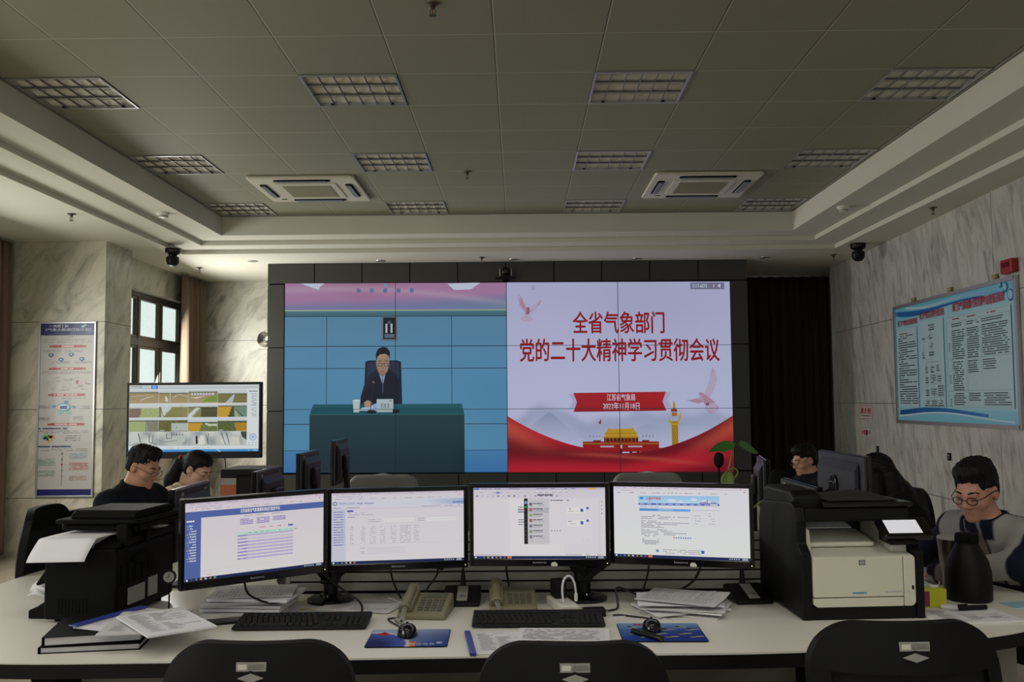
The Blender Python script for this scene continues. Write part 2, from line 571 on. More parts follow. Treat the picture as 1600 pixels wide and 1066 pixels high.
def floor_material():
    m = bpy.data.materials.new('beige_floor_tiles')
    m.use_nodes = True
    nt = m.node_tree; N = nt.nodes; L = nt.links
    b = N['Principled BSDF']
    tc = N.new('ShaderNodeTexCoord')
    br = N.new('ShaderNodeTexBrick')
    br.offset = 0.0
    br.inputs['Scale'].default_value = 1.0
    br.inputs['Brick Width'].default_value = 0.8; br.inputs['Row Height'].default_value = 0.8
    br.inputs['Mortar Size'].default_value = 0.003
    br.inputs['Color1'].default_value = rgb(176, 165, 146); br.inputs['Color2'].default_value = rgb(170, 160, 142)
    br.inputs['Mortar'].default_value = rgb(110, 102, 90)
    L.new(tc.outputs['Object'], br.inputs['Vector'])
    L.new(br.outputs['Color'], b.inputs['Base Color'])
    b.inputs['Roughness'].default_value = 0.22
    return m
FLOORM = floor_material()

def S(o): o['kind'] = 'structure'; return o

# ================================================================== floor, walls
ZS, ZT = 3.205, 3.509
S(MB().box(-8, -3.7, -0.1, 5, 13.2, 0).build('floor', FLOORM))
# right wall runs very slightly askew
def wr(y, off=0.0): return 3.863 + (y - 7.0) * 0.0358 + off
S(MB().prism([(wr(-3.7), -3.7), (wr(-3.7, 0.3), -3.7), (wr(11.83, 0.3), 11.83), (wr(11.83), 11.83)], 0, 3.7).build('wall_right', MARB_R))
S(MB().box(4.5, 11.83, 0, 4.7, 12.9, 3.7).build('wall_right_recess', DARKWALL))
S(MB().box(-4.72, 12.72, 0, 5, 12.95, 3.7).build('wall_back', MARB_B))
b = MB()
for (x0, x1, z0, z1) in ((-5.6, -3.6, 0, 3.7), (-1.0, 1.0, 0, 3.7), (3.4, 5.0, 0, 3.7), (-3.6, -1.0, 0, 0.85), (-3.6, -1.0, 2.6, 3.7), (1.0, 3.4, 0, 0.85), (1.0, 3.4, 2.6, 3.7)):
    b.box(x0, -3.9, z0, x1, -3.7, z1)
S(b.build('wall_rear', DARKWALL))
S(MB().box(-5.65, 9.44, 0, -4.235, 10.08, 3.7).build('wall_left_pillar', MARB_L))
def wall_with_windows(name, x0, x1, y0, y1, wins, z0, z1, m):
    b = MB()
    ys = y0
    for a, c in wins:
        b.box(x0, ys, 0, x1, a, 3.7)
        b.box(x0, a, 0, x1, c, z0); b.box(x0, a, z1, x1, c, 3.7)
        ys = c
    b.box(x0, ys, 0, x1, y1, 3.7)
    return S(b.build(name, m))
wall_with_windows('wall_left', -5.6, -5.3, -3.7, 9.44, [(0.9, 3.5), (6.1, 8.5)], 1.0, 2.85, MARB_L)
wall_with_windows('wall_left_far', -4.60, -4.42, 10.08, 12.72, [(10.3, 12.4)], 0.95, 2.86, MARB_B)
S(MB().box(-7.9, 6.0, 0, -7.6, 26.0, 6.0).build('exterior_wall', mat('pebble_dash', rgb(214, 216, 208), 0.95, noise=0.16, nscale=28, bump=0.6, bscale=60)))
# door in the recess by the right wall
d = MB().box(4.36, 11.86, 0, 4.42, 12.68, 2.42).build('door_1', WOOD_D); S(d)
MB().cyl((4.36, 11.95, 1.02), (4.30, 11.95, 1.02), 0.012).cyl((4.31, 11.95, 1.02), (4.31, 12.08, 1.02), 0.010).build('door_handle', SILV, d)
S(MB().box(4.34, 11.84, 2.42, 4.48, 12.72, 3.3).build('trim_2', BLACKM))
S(MB().box(3.985, 11.80, 0, 4.05, 11.86, 3.205).build('trim_3', SILV))

# glazing
GLASS = bpy.data.materials.new('window_glass'); GLASS.use_nodes = True
_n = GLASS.node_tree.nodes; _l = GLASS.node_tree.links
_t = _n.new('ShaderNodeBsdfTransparent'); _t.inputs[0].default_value = (0.93, 0.96, 0.94, 1)
_g = _n.new('ShaderNodeBsdfGlossy'); _g.inputs['Roughness'].default_value = 0.03
_m = _n.new('ShaderNodeMixShader'); _m.inputs[0].default_value = 0.05
_l.new(_t.outputs[0], _m.inputs[1]); _l.new(_g.outputs[0], _m.inputs[2])
_l.new(_m.outputs[0], _n['Material Output'].inputs[0])

def window(name, x, y0, y1, z0, z1, splits, ztr):
    b = MB()
    t, d = 0.05, 0.07
    b.box(x - d, y0, z1 - t, x, y1, z1).box(x - d, y0, z0, x, y1, z0 + t).box(x - d, y0, z0 + t, x, y0 + t, z1 - t).box(x - d, y1 - t, z0 + t, x, y1, z1 - t)
    for s in splits: b.box(x - d, s - 0.03, z0 + t, x, s + 0.03, z1 - t)
    b.box(x - d * 0.98, y0 + t, ztr - 0.045, x - 0.001, y1 - t, ztr + 0.045)
    fr = S(b.build(name, ALU))
    ys = [y0 + t] + [q for s in splits for q in (s - 0.03, s + 0.03)] + [y1 - t]
    for k in range(0, len(ys), 2):
        for (za, zb) in ((z0 + t, ztr - 0.045), (ztr + 0.045, z1 - t)):
            sb = MB(); q = 0.028
            a, c = ys[k] + 0.004, ys[k + 1] - 0.004; za2, zb2 = za + 0.004, zb - 0.004
            sb.box(x - 0.055, a, za2, x - 0.012, a + q, zb2).box(x - 0.055, c - q, za2, x - 0.012, c, zb2)
            sb.box(x - 0.055, a + q, za2, x - 0.012, c - q, za2 + q).box(x - 0.055, a + q, zb2 - q, x - 0.012, c - q, zb2)
            o = sb.build('sash', ALU, fr)
            MB().box(x - 0.036, a + q, za2 + q, x - 0.030, c - q, zb2 - q).build('pane', GLASS, fr)
    return fr
window('window_1', -4.52, 10.3, 12.4, 0.95, 2.86, [11.0, 11.69], 2.27)
window('window_2', -5.42, 0.9, 3.5, 1.0, 2.85, [1.77, 2.63], 2.24)
window('window_3', -5.42, 6.1, 8.5, 1.0, 2.85, [6.9, 7.7], 2.24)

for nm, x0, x1 in (('added_window_4', -3.6, -1.0), ('added_window_5', 1.0, 3.4)):  # unseen rear windows, added to bring light from behind the camera
    b = MB(); xm = (x0 + x1) / 2
    b.box(x0, -3.84, 0.85, x1, -3.78, 0.90).box(x0, -3.84, 2.55, x1, -3.78, 2.6).box(x0, -3.84, 0.9, x0 + 0.05, -3.78, 2.55).box(x1 - 0.05, -3.84, 0.9, x1, -3.78, 2.55).box(xm - 0.03, -3.84, 0.9, xm + 0.03, -3.78, 2.55)
    fr = S(b.build(nm, ALU))
    MB().box(x0 + 0.05, -3.815, 0.9, xm - 0.03, -3.809, 2.55).build('pane', GLASS, fr); MB().box(xm + 0.03, -3.815, 0.9, x1 - 0.05, -3.809, 2.55).build('pane', GLASS, fr)

# ================================================================== ceiling
FIX = [(i, j) for j in (1, 4, 7) for i in (-1, 2, 5, 8)]
xs = [-3.135, -3.125 + 0.0] + [-2.525 + 0.6 * i for i in range(0, 10)] + [2.90]
def cx(i): return -2.525 + 0.6 * i
def cy(j): return 4.9007 + 0.5967 * j
b = MB()
b.add([(-3.14, -3.7, ZT), (2.905, -3.7, ZT), (2.905, cy(-1), ZT), (-3.14, cy(-1), ZT)], [(0, 3, 2, 1)])
for j in range(-1, 9):
    y0, y1 = cy(j), (cy(j + 1) if j < 8 else 9.705)
    for i in range(-2, 10):
        x0 = cx(i) if i > -2 else -3.14
        x1 = cx(i + 1) if i < 9 else 2.905
        if (i, j) in FIX: continue
        b.add([(x0, y0, ZT), (x1, y0, ZT), (x1, y1, ZT), (x0, y1, ZT)], [(0, 3, 2, 1)])
S(b.build('ceiling', TILE))
S(MB().box(-5.7, -3.7, 3.72, 5.0, 12.95, 3.8).build('ceiling_slab', PLASTER))
lv = [(3.30, 0), (3.253, 1), (ZS, 2)]
XL = [-3.135, -3.465, -3.775, -5.62]; XR = [2.902, 3.235, 3.55, 4.75]; YF = [9.702, 10.04, 10.335, 12.75]
b = MB()
for z, k in lv:
    b.box(XL[k + 1], -3.7, z, XL[k], YF[k], 3.70)
    b.box(XR[k], -3.7, z, XR[k + 1], YF[k], 3.70)
    b.box(XL[k + 1], YF[k], z, XR[k + 1], YF[k + 1], 3.70)
S(b.build('ceiling_soffit', PLASTER))
# shadow-gap edge angle round the tray
b = MB()
b.box(-3.135, -3.7, ZT - 0.012, -3.118, 9.702, ZT + 0.002).box(2.885, -3.7, ZT - 0.012, 2.902, 9.702, ZT + 0.002)
b.box(-3.118, 9.685, ZT - 0.012, 2.885, 9.702, ZT + 0.002)
S(b.build('trim_1', mat('edge_angle', rgb(120, 118, 105), 0.6)))

# ---------------------------------------------------------------- recessed louvre lights
REFL = mat('fixture_reflector', rgb(240, 236, 224), 0.5, metal=0.0)
BLADE = mat('louvre_blade', rgb(112, 112, 110), 0.45, metal=0.3)
TUBE = mat('fluorescent_tube_off', rgb(232, 232, 226), 0.3)
def louvre_light():
    t = thing('recessed_ceiling_light', 'x', 'ceiling light', (0, 0, ZT))
    w2, d2 = 0.298, 0.296
    b = MB()
    for (x0, y0, x1, y1) in ((-w2, -d2, w2, -d2 + 0.014), (-w2, d2 - 0.014, w2, d2), (-w2, -d2 + 0.014, -w2 + 0.014, d2 - 0.014), (w2 - 0.014, -d2 + 0.014, w2, d2 - 0.014)):
        b.box(x0, y0, -0.008, x1, y1, 0.09)
    b.build('frame', SILV, t)
    b = MB()                                        # three trough reflectors
    for k in range(3):
        y0 = -0.282 + 0.188 * k
        pr = [(y0 + 0.188 * q / 8, 0.015 + 0.010 * math.sin(PI * q / 8)) for q in range(9)]
        b.grid(lambda u, v, pr=pr: (-0.284 + 0.568 * u, pr[int(round(v * 8))][0], pr[int(round(v * 8))][1]), 1, 8, thick=(0, 0, 0.004))
    b.build('reflector', REFL, t, smooth=True)
    for k in range(3):
        y0 = -0.188 + 0.188 * k
        MB().cyl((-0.27, y0, 0.020), (0.27, y0, 0.020), 0.004, seg=10).build('lamp_tube', TUBE, t, smooth=True)
    b = MB()
    for k in range(1, 6):
        x = -0.284 + 0.568 * k / 6
        b.box(x - 0.002, -0.282, 0.0, x + 0.002, 0.282, 0.014)
    for k in range(1, 3):
        y = -0.282 + 0.188 * k
        b.prism_axis([(y - 0.007, 0.001), (y + 0.007, 0.001), (y + 0.002, 0.014), (y - 0.002, 0.014)], -0.284, 0.284, 'x')
    b.build('louvre', BLADE, t)
    for sx in (-0.2, 0.2):
        MB().box(sx - 0.010, d2 - 0.034, -0.003, sx + 0.010, d2 - 0.020, 0.004).build('clip', BLACKM, t)
    MB().box(-0.297, -0.295, 0.093, 0.297, 0.295, 0.1).build('housing', WHITEP, t)
    return t
rows = {1: 'front row of ceiling lights', 4: 'middle row of ceiling lights', 7: 'far row of ceiling lights by the soffit step'}
whr = {-1: 'against the left edge of the raised ceiling', 2: 'left of the centre aisle', 5: 'right of the centre aisle', 8: 'against the right edge of the raised ceiling'}
base = louvre_light()
for n_, (i, j) in enumerate(FIX):
    x, y = cx(i) + 0.3, cy(j) + 0.29835
    lab = 'square louvred light, %s, %s' % ({1: 'front row', 4: 'middle row', 7: 'far row'}[j], whr[i])
    if n_ == 0:
        base.location = (x, y, ZT); base['label'] = lab; base['group'] = 'recessed louvre lights'
    else:
        copy_thing(base, (x, y, ZT), None, lab, 'recessed louvre lights')

# ---------------------------------------------------------------- ceiling cassettes
CREAM = mat('aged_white_plastic', rgb(204, 200, 180), 0.45)
GRILLE = mat('air_grille', rgb(150, 142, 118), 0.6)
FLAP = mat('grey_blue_flap', rgb(120, 124, 134), 0.5)
def cassette(x, y, lab):
    t = thing('air_conditioner_cassette', lab, 'air conditioner', (x, y, ZT), 0, 'ceiling air conditioners')
    H = 0.475
    b = MB()
    b.prism(rrect(2 * H, 2 * H, 0.03), -0.028, -0.002)
    b.build('panel', CREAM, t, bevel=0.008)
    b = MB()
    b.prism(rrect(0.56, 0.56, 0.01), -0.036, -0.027)
    g = b.build('intake_frame', CREAM, t, bevel=0.004)
    b = MB()
    for k in range(34):
        yy = -0.215 + 0.43 * k / 33
        b.box(-0.215, yy - 0.0035, -0.040, 0.215, yy + 0.0035, -0.0365)
    for k in range(34):
        xx = -0.215 + 0.43 * k / 33
        b.box(xx - 0.0025, -0.218, -0.0385, xx + 0.0025, 0.218, -0.0362)
    b.build('intake_grille', GRILLE, t)
    for a in range(4):
        R = Matrix.Rotation(a * PI / 2, 4, 'Z')
        b = MB(); b.X = R
        b.prism([(p[0], p[1]) for p in rrect(0.50, 0.062, 0.02, cx=0, cy=-0.385)], -0.034, -0.0275)
        sl = b.build('air_outlet', BLACKM, t)
        b = MB(); b.X = R
        b.prism_axis([(-0.405, -0.037), (-0.362, -0.0345), (-0.362, -0.0435), (-0.405, -0.046)], -0.22, 0.22, 'x')
        b.build('flap', FLAP, t, bevel=0.003)
    MB().box(-0.36, 0.34, -0.032, -0.31, 0.352, -0.026).build('badge', BLACKM, t)
    return t
cassette(-1.9, 8.45, 'square white ceiling cassette air conditioner left of the aisle')
cassette(1.68, 8.45, 'square white ceiling cassette air conditioner right of the aisle')

# ---------------------------------------------------------------- sprinklers, detectors, downlights
def sprinkler():
    t = thing('fire_sprinkler', 'x', 'sprinkler', (0, 0, 0))
    MB().lathe([(0.006, 0), (0.036, 0), (0.034, -0.006), (0.016, -0.012), (0.010, -0.016)], 24).build('escutcheon', RUST, t, smooth=True)
    b = MB().lathe([(0.012, -0.010), (0.013, -0.026), (0.009, -0.030), (0.004, -0.030)], 16)
    for s in (-1, 1): b.tube([(s * 0.009, 0, -0.028), (s * 0.014, 0, -0.042), (s * 0.010, 0, -0.056), (0, 0, -0.062)], 0.0022, 6)
    b.build('frame_arms', RUST, t)
    MB().cyl((0, 0, -0.030), (0, 0, -0.060), 0.0026, seg=8).build('bulb', RED, t)
    b = MB().lathe([(0.003, -0.062), (0.019, -0.063), (0.019, -0.065), (0.003, -0.066)], 12)
    b.build('deflector', RUST, t)
    return t
sp = sprinkler()
SPR = [(-0.414, 4.51, ZT, 'brass fire sprinkler hanging from the tiled ceiling nearest the camera'),
       (-0.431, 7.904, ZT, 'brass fire sprinkler on the tiled ceiling between the two air conditioners'),
       (-3.93, 8.06, ZS, 'fire sprinkler on the plaster soffit in front of the marble pillar'),
       (-3.93, 11.34, ZS, 'fire sprinkler on the soffit between curtain and video wall'),
       (-0.42, 10.73, ZS, 'fire sprinkler on the soffit above the middle of the video wall'),
       (3.69, 10.79, ZS, 'fire sprinkler on the soffit beyond the right dome camera'),
       (3.675, 8.14, ZS, 'fire sprinkler on the soffit above the blue notice board')]
for k, (x, y, z, lab) in enumerate(SPR):
    if k == 0: sp.location = (x, y, z); sp['label'] = lab; sp['group'] = 'fire sprinklers'
    else: copy_thing(sp, (x, y, z), 0.3 * k, lab, 'fire sprinklers')
def detector(x, y, z, lab):
    t = thing('smoke_detector', lab, 'smoke detector', (x, y, z), 0, 'smoke detectors')
    MB().lathe([(0.01, 0), (0.058, 0), (0.058, -0.016), (0.052, -0.02), (0.01, -0.02)], 28).build('base', WHITEP, t, smooth=True)
    MB().lathe([(0.044, -0.019), (0.046, -0.034), (0.036, -0.044), (0.004, -0.048)], 28).build('sensor_head', WHITEP, t, smooth=True)
    MB().lathe([(0.040, -0.0335), (0.0472, -0.0335), (0.0472, -0.0375), (0.040, -0.0375)], 28).build('vent_slot', BLACKM, t)
detector(-3.30, 8.52, 3.30, 'round white smoke detector on the left soffit step')
detector(3.02, 8.53, 3.30, 'round white smoke detector on the right soffit step')
for x, y, lab in ((-3.134, 10.867, 'small recessed downlight on the soffit left of the video wall'), (-1.628, 10.933, 'small recessed downlight over the conference picture'),
                  (-0.05, 10.925, 'small recessed downlight just above the camera on the video wall'), (1.413, 10.942, 'small recessed downlight over the red slide'),
                  (2.928, 10.933, 'small recessed downlight right of the video wall')):
    t = thing('downlight', lab, 'downlight', (x, y, ZS), 0, 'small recessed downlights')
    MB().lathe([(0.045, 0), (0.060, 0), (0.058, -0.006), (0.045, -0.004)], 28).build('rim', SILV, t, smooth=True)
    MB().lathe([(0.002, -0.001), (0.0445, -0.001), (0.040, -0.002), (0.002, -0.0015)], 24).build('lamp_opening', BLACKM, t)

# ---------------------------------------------------------------- dome cameras under the soffit
def dome_camera(x, y, lab, a):
    t = thing('ceiling_dome_camera', lab, 'security camera', (x, y, ZS), a, 'black dome cameras')
    MB().lathe([(0.02, 0), (0.080, 0), (0.082, -0.012), (0.078, -0.050), (0.050, -0.066), (0.02, -0.066)], 32).build('mount', BLACK, t, smooth=True)
    MB().lathe([(0.040, -0.064), (0.046, -0.074), (0.042, -0.086), (0.03, -0.09)], 28).build('neck', GLOSSB, t, smooth=True)
    MB().lathe([(0.030, -0.084), (0.064, -0.090), (0.068, -0.110), (0.066, -0.140), (0.058, -0.168), (0.036, -0.188), (0.006, -0.194)], 32).build('camera_ball', BLACK, t, smooth=True)
    MB().cyl((0, -0.055, -0.135), (0, -0.074, -0.140), 0.026, 0.024).build('lens', GLOSSB, t, smooth=True)
    b = MB()
    for k in range(3): b.cbox(-0.03 + 0.03 * k, -0.0805, -0.028, 0.012, 0.004, 0.006)
    b.build('status_light', mat('status_amber_' + ('one' if x < 0 else 'two'), rgb(190, 120, 60), 0.4), t)
dome_camera(-3.74, 9.95, 'black dome camera under the soffit beside the marble pillar', 0.35)
dome_camera(3.70, 10.03, 'black dome camera under the soffit by the right marble wall', -0.35)

# ---------------------------------------------------------------- curtains
def curtain(name, lab, p0, p1, z0, z1, folds, depth, m, seed, nrm):
    rnd = random.Random(seed)
    ph = [rnd.uniform(-0.4, 0.4) for _ in range(folds + 2)]
    am = [rnd.uniform(0.6, 1.2) for _ in range(folds + 2)]
    def fn(u, v):
        s = u * folds; k = int(min(folds, s)); f = s - k
        a = am[k] * (1 - f) + am[k + 1] * f
        p = ph[k] * (1 - f) + ph[k + 1] * f
        o = depth * a * math.sin(2 * PI * s + p + 0.25 * math.sin(3 * v + k)) * (0.55 + 0.45 * (1 - v) ** 0.6)
        o += 0.25 * depth * math.sin(2 * PI * s * 2.3 + 2 * ph[k])
        x = p0[0] + (p1[0] - p0[0]) * u + nrm[0] * o
        y = p0[1] + (p1[1] - p0[1]) * u + nrm[1] * o
        return (x, y, z0 + (z1 - z0) * v)
    b = MB().grid(fn, folds * 14, 14, thick=(nrm[0] * 0.004, nrm[1] * 0.004, 0))
    t = thing('curtain', lab, 'curtain', (0, 0, 0))
    b.build('drape', m, t, smooth=True, angle=180)
    MB().box(min(p0[0], p1[0]) - 0.01, min(p0[1], p1[1]) - 0.01, z1, max(p0[0], p1[0]) + 0.01, max(p0[1], p1[1]) + 0.01, z1 + 0.02).build('curtain_rail', SILV, t)
curtain('curtain', 'brown floor-length curtain gathered beside the visible window', (-4.29, 11.78), (-4.29, 12.62), 0.04, 3.18, 5, 0.085, CURT, 3, (1, 0))
curtain('curtain', 'brown curtain at the left edge, in front of the marble pillar', (-5.17, 8.62), (-5.17, 9.36), 0.04, 3.18, 5, 0.06, CURT, 5, (1, 0))
curtain('curtain', 'dark brown curtain closing off the corner right of the video wall', (2.55, 12.55), (4.25, 12.55), 0.04, 3.18, 12, 0.05, CURT_D, 9, (0, -1))
# ================================================================== video wall
vw = thing('video_wall', 'large video wall in dark grey cladding showing a conference and a red and white slide', 'video wall', (-0.14, 11.09, 0))
def vx(x): return -2.808 + (x - 444.0) / 699.5 * 5.348
def vz(y): return 2.952 - (y - 441.5) / 296.5 * 2.267
VY = 11.09
b = MB()
def lx(x): return vx(x) + 0.14      # parent-local
# backing carcass
b.box(lx(417), 0.03, 0.0, lx(1171), 0.85, ZS)
b.build('carcass', GAP, vw)
b = MB()
jx = [417, 490.5, 565.5, 641, 716.5, 792, 868, 943, 1018.6, 1094.6, 1171]
g = 0.006
for a, c in zip(jx, jx[1:]):
    b.box(lx(a) + (g if a > 417 else 0), 0.0, vz(441.5) + 0.012, lx(c) - (g if c < 1171 else 0), 0.03, ZS)
    b.box(lx(a) + (g if a > 417 else 0), 0.0, vz(806), lx(c) - (g if c < 1171 else 0), 0.03, vz(738) - 0.012)
    b.box(lx(a) + (g if a > 417 else 0), 0.0, 0.0, lx(c) - (g if c < 1171 else 0), 0.03, vz(806) - 0.012)
jy = [441.5, 541.5, 641, 738]
for a, c in zip(jy, jy[1:]):
    z1, z0 = vz(a) - g, vz(c) + g
    b.box(lx(417), 0.0, z0, vx(444) + 0.14 - 0.010, 0.03, z1)
    b.box(vx(1143.5) + 0.14 + 0.010, 0.0, z0, lx(1171), 0.03, z1)
b.build('cladding', CLAD, vw)

A = Art(444, 441.5, 1143.5, 738, (vx(444) + 0.14, 0.012, 2.964), (5.348, 0, -0.025), (0, 0, -2.267), (0, -1, 0), step=0.0006)
# ---- left half: the conference picture
BL1, BL2, BL3 = rgb(92, 140, 172), rgb(96, 152, 192), rgb(84, 140, 178)
def left_bg(x, y):
    u = (x - 444) / 349.0
    if y < 485:
        v = (y - 441) / 44.0
        c = mixc(rgb(176, 128, 168), rgb(126, 128, 172), sstep(0.55, 1.0, v + 0.28 * u))
        c = mixc(c, rgb(168, 112, 146), 0.7 * sstep(0.3, 0.0, abs(u - 0.35) + v * 0.25))
        wv = v - (0.25 + 0.55 * u - 0.25 * math.sin(3 * u))
        c = mixc(c, rgb(186, 164, 186), 0.6 * math.exp(-(wv * 9) ** 2))
        c = mixc(c, rgb(110, 138, 164), 0.7 * sstep(0.55, 1.0, u) * sstep(0.4, 0.9, v))
        return c
    if y < 493: return mixc(rgb(84, 128, 140), rgb(64, 104, 118), (y - 485) / 8)
    if y < 704:
        c = mixc(BL1, rgb(92, 148, 186), sstep(493, 600, y))
        c = mixc(c, rgb(100, 156, 188), 0.7 * sstep(600, 700, y))
        return mixc(c, rgb(76, 134, 176), 0.5 * abs(u - 0.5) * 2 * sstep(493, 640, y))
    return mixc(rgb(76, 132, 180), rgb(60, 118, 178), (y - 704) / 34)
A.paint(444, 441.5, 793, 738, 116, 99, left_bg)
A.up()
A.poly([(468, 441.5), (507, 441.5), (499, 447), (497, 452)], rgb(204, 210, 232))
A.poly([(700, 443), (738, 441.5), (752, 441.5), (737, 452), (711, 453)], rgb(204, 210, 232))
A.line([(444, 484.5), (793, 484.5)], 1.8, rgb(176, 186, 158))
for k in range(5): A.rect(557 + k * 21, 450, 563 + k * 21, 456.5, rgb(104, 120, 164))
A.disc(602.5, 445, 3, rgb(120, 160, 180))
lc = rgb(34, 62, 84)
for yy, x0, x1 in ((494, 444, 793), (541.2, 444, 793), (576, 444, 793), (663, 444, 485), (663, 726, 793)): A.line([(x0, yy), (x1, yy)], 1.1, lc)
for xx in (510, 706.5): A.line([(xx, 494), (xx, 632)], 1.0, lc)
A.line([(444, 704), (484, 704)], 1.0, rgb(52, 90, 116)); A.line([(726, 704), (793, 704)], 1.0, rgb(52, 90, 116))
A.up()
A.rect(596.5, 494.5, 621.5, 533, rgb(104, 116, 122)); A.up()
A.rect(599, 496, 619, 530, rgb(22, 30, 42)); A.up()
A.rect(602.5, 506, 605.5, 520, rgb(190, 196, 206)); A.rect(610.5, 506, 613.5, 520, rgb(190, 196, 206))
A.disc(608.5, 504, 3, rgb(70, 84, 110), 12); A.rect(601, 522, 617, 528, rgb(96, 108, 122)); A.up()
# chair, man at the table
A.poly([(571, 566), (576, 563.5), (621, 563.5), (627, 566), (629, 640), (568, 640)], rgb(22, 30, 50)); A.up()
A.poly([(574, 568), (580, 566), (617, 566), (623, 569), (624, 600), (573, 600)], rgb(38, 52, 78)); A.up()
JK, JK2 = rgb(22, 26, 44), rgb(33, 38, 60)
A.poly([(563, 636), (564, 620), (571, 596), (579, 583), (592, 577), (606, 577), (618, 582), (625, 598), (627, 637), (620, 638), (575, 637)], [JK2, JK, JK2, JK2, JK, JK, JK2, JK, JK2, JK, JK]); A.up()
A.poly([(591, 578), (604, 578), (601, 592), (598.5, 602), (595, 592)], rgb(150, 170, 196)); A.up()
A.line([(598, 584), (598.5, 615)], 1.2, rgb(80, 92, 120)); A.up()
SK = rgb(164, 134, 112)
A.poly([(588.5, 556), (588, 570), (590.5, 580), (595, 587.5), (600, 588), (605.5, 581), (608.5, 570), (608.5, 556), (600, 549)], [SK, SK, SK, rgb(140, 112, 96), rgb(140, 112, 96), SK, SK, SK, rgb(176, 150, 130)]); A.up()
A.poly([(588, 566), (587.4, 553), (591, 545.5), (598, 542), (605, 543.5), (609.5, 550), (609.5, 563), (608, 557), (603, 553), (594, 554), (590, 558)], rgb(26, 24, 30)); A.up()
A.frame(590.5, 567.5, 597.5, 573, 0.8, rgb(58, 54, 60)); A.frame(600.5, 567.5, 607.3, 573, 0.8, rgb(58, 54, 60)); A.line([(597.5, 569), (600.5, 569)], 0.8, rgb(58, 54, 60))
A.line([(591, 564.5), (597, 564.2)], 1.0, rgb(50, 40, 40)); A.line([(601, 564.2), (607, 564.5)], 1.0, rgb(50, 40, 40))
A.poly([(598.4, 571), (600.6, 576.5), (597.6, 577)], rgb(146, 112, 96)); A.line([(595.5, 581), (602, 581)], 1.1, rgb(126, 84, 82)); A.up()
# table
A.poly([(490, 632), (722, 631.5), (726, 648), (484, 648)], [rgb(30, 92, 104), rgb(34, 96, 106), rgb(28, 82, 94), rgb(28, 82, 94)]); A.up()
def cloth(x, y):
    c = mixc(rgb(34, 62, 72), rgb(28, 50, 60), sstep(648, 738, y))
    return mixc(c, rgb(20, 44, 54), 0.6 * sstep(700, 724, x) * sstep(690, 720, y))
A.paint(484, 647.5, 726, 738, 30, 12, cloth); A.up()
A.line([(484, 648), (726, 648)], 1.2, rgb(52, 108, 116)); A.up()
A.poly([(551.5, 626), (563, 626), (561.5, 644.5), (553, 644.5)], rgb(190, 204, 206)); A.disc(557.2, 626, 5.8, rgb(214, 224, 226), 14, 1.4)
A.poly([(565, 638), (588, 632), (590, 642), (560, 642)], rgb(186, 200, 222)); A.up()
A.poly([(569, 629), (575, 625.5), (582, 629), (579, 637), (571, 637)], rgb(182, 146, 122))
A.poly([(584, 632), (590, 630), (589, 640), (582, 640)], rgb(136, 178, 224)); A.up()
A.line([(584, 598), (579, 644)], 1.2, rgb(40, 44, 56)); A.disc(584, 597.5, 1.8, rgb(150, 90, 90), 10); A.poly([(573, 646), (576, 641), (586, 641), (589, 646)], rgb(18, 24, 36)); A.up()
A.poly([(589, 624), (615, 624), (615, 644.5), (589, 644.5)], [rgb(186, 198, 206)] * 2 + [rgb(170, 184, 194)] * 2); A.up()
for k in range(3):
    x = 595.5 + k * 4.8
    A.line([(x, 632.2), (x + 3.8, 632)], 0.7, rgb(84, 90, 100)); A.line([(x + 0.4, 634.6), (x + 3.4, 634.4)], 0.7, rgb(84, 90, 100)); A.line([(x + 1.9, 631), (x + 1.7, 637)], 0.7, rgb(84, 90, 100)); A.line([(x + 0.2, 637.2), (x + 3.8, 637)], 0.7, rgb(84, 90, 100))
A.rect(609, 626, 613, 627.5, rgb(92, 104, 120))
A.rect(614, 640, 624, 646, rgb(16, 24, 34)); A.up()

# ---- right half: the slide
WH = rgb(206, 206, 228)
def slide_bg(x, y):
    u, v = (x - 793) / 351.0, (y - 441) / 297.0
    c = mixc(rgb(202, 198, 224), rgb(208, 210, 232), sstep(0.0, 0.7, v))
    c = mixc(c, rgb(216, 214, 236), 0.6 * math.exp(-((u - 0.25) ** 2 + (v - 0.6) ** 2) * 6))
    c = mixc(c, rgb(190, 188, 212), 0.6 * math.exp(-((u - 0.62) ** 2 * 14 + (v - 0.12) ** 2 * 30)))
    ridge = 0.73 - 0.09 * math.exp(-((u - 0.17) * 9) ** 2) - 0.05 * math.exp(-((u - 0.62) * 6) ** 2) - 0.045 * math.exp(-((u - 0.9) * 7) ** 2) + 0.01 * math.sin(40 * u)
    if v > ridge - 0.02:
        c = mixc(c, rgb(172, 178, 200), 0.75 * sstep(ridge - 0.02, ridge + 0.04, v) * (1 - sstep(ridge + 0.03, ridge + 0.2, v)))
    return c
A.paint(793, 441.5, 1143.5, 738, 117, 99, slide_bg); A.up()
# mountains
A.poly([(822, 672), (840, 658), (853, 648), (858, 646), (866, 650), (880, 662), (896, 678), (920, 694), (820, 690)], [rgb(192, 196, 216), rgb(180, 186, 206), rgb(166, 172, 194), rgb(160, 166, 190), rgb(166, 172, 194), rgb(180, 186, 206), rgb(194, 198, 218), WH, WH]); A.up()
A.poly([(985, 672), (1012, 664), (1036, 668), (1060, 662), (1090, 664), (1110, 678), (1105, 696), (1000, 698)], [rgb(192, 196, 216), rgb(176, 182, 204), rgb(184, 190, 210), rgb(174, 180, 202), rgb(182, 188, 208), WH, WH, WH]); A.up()
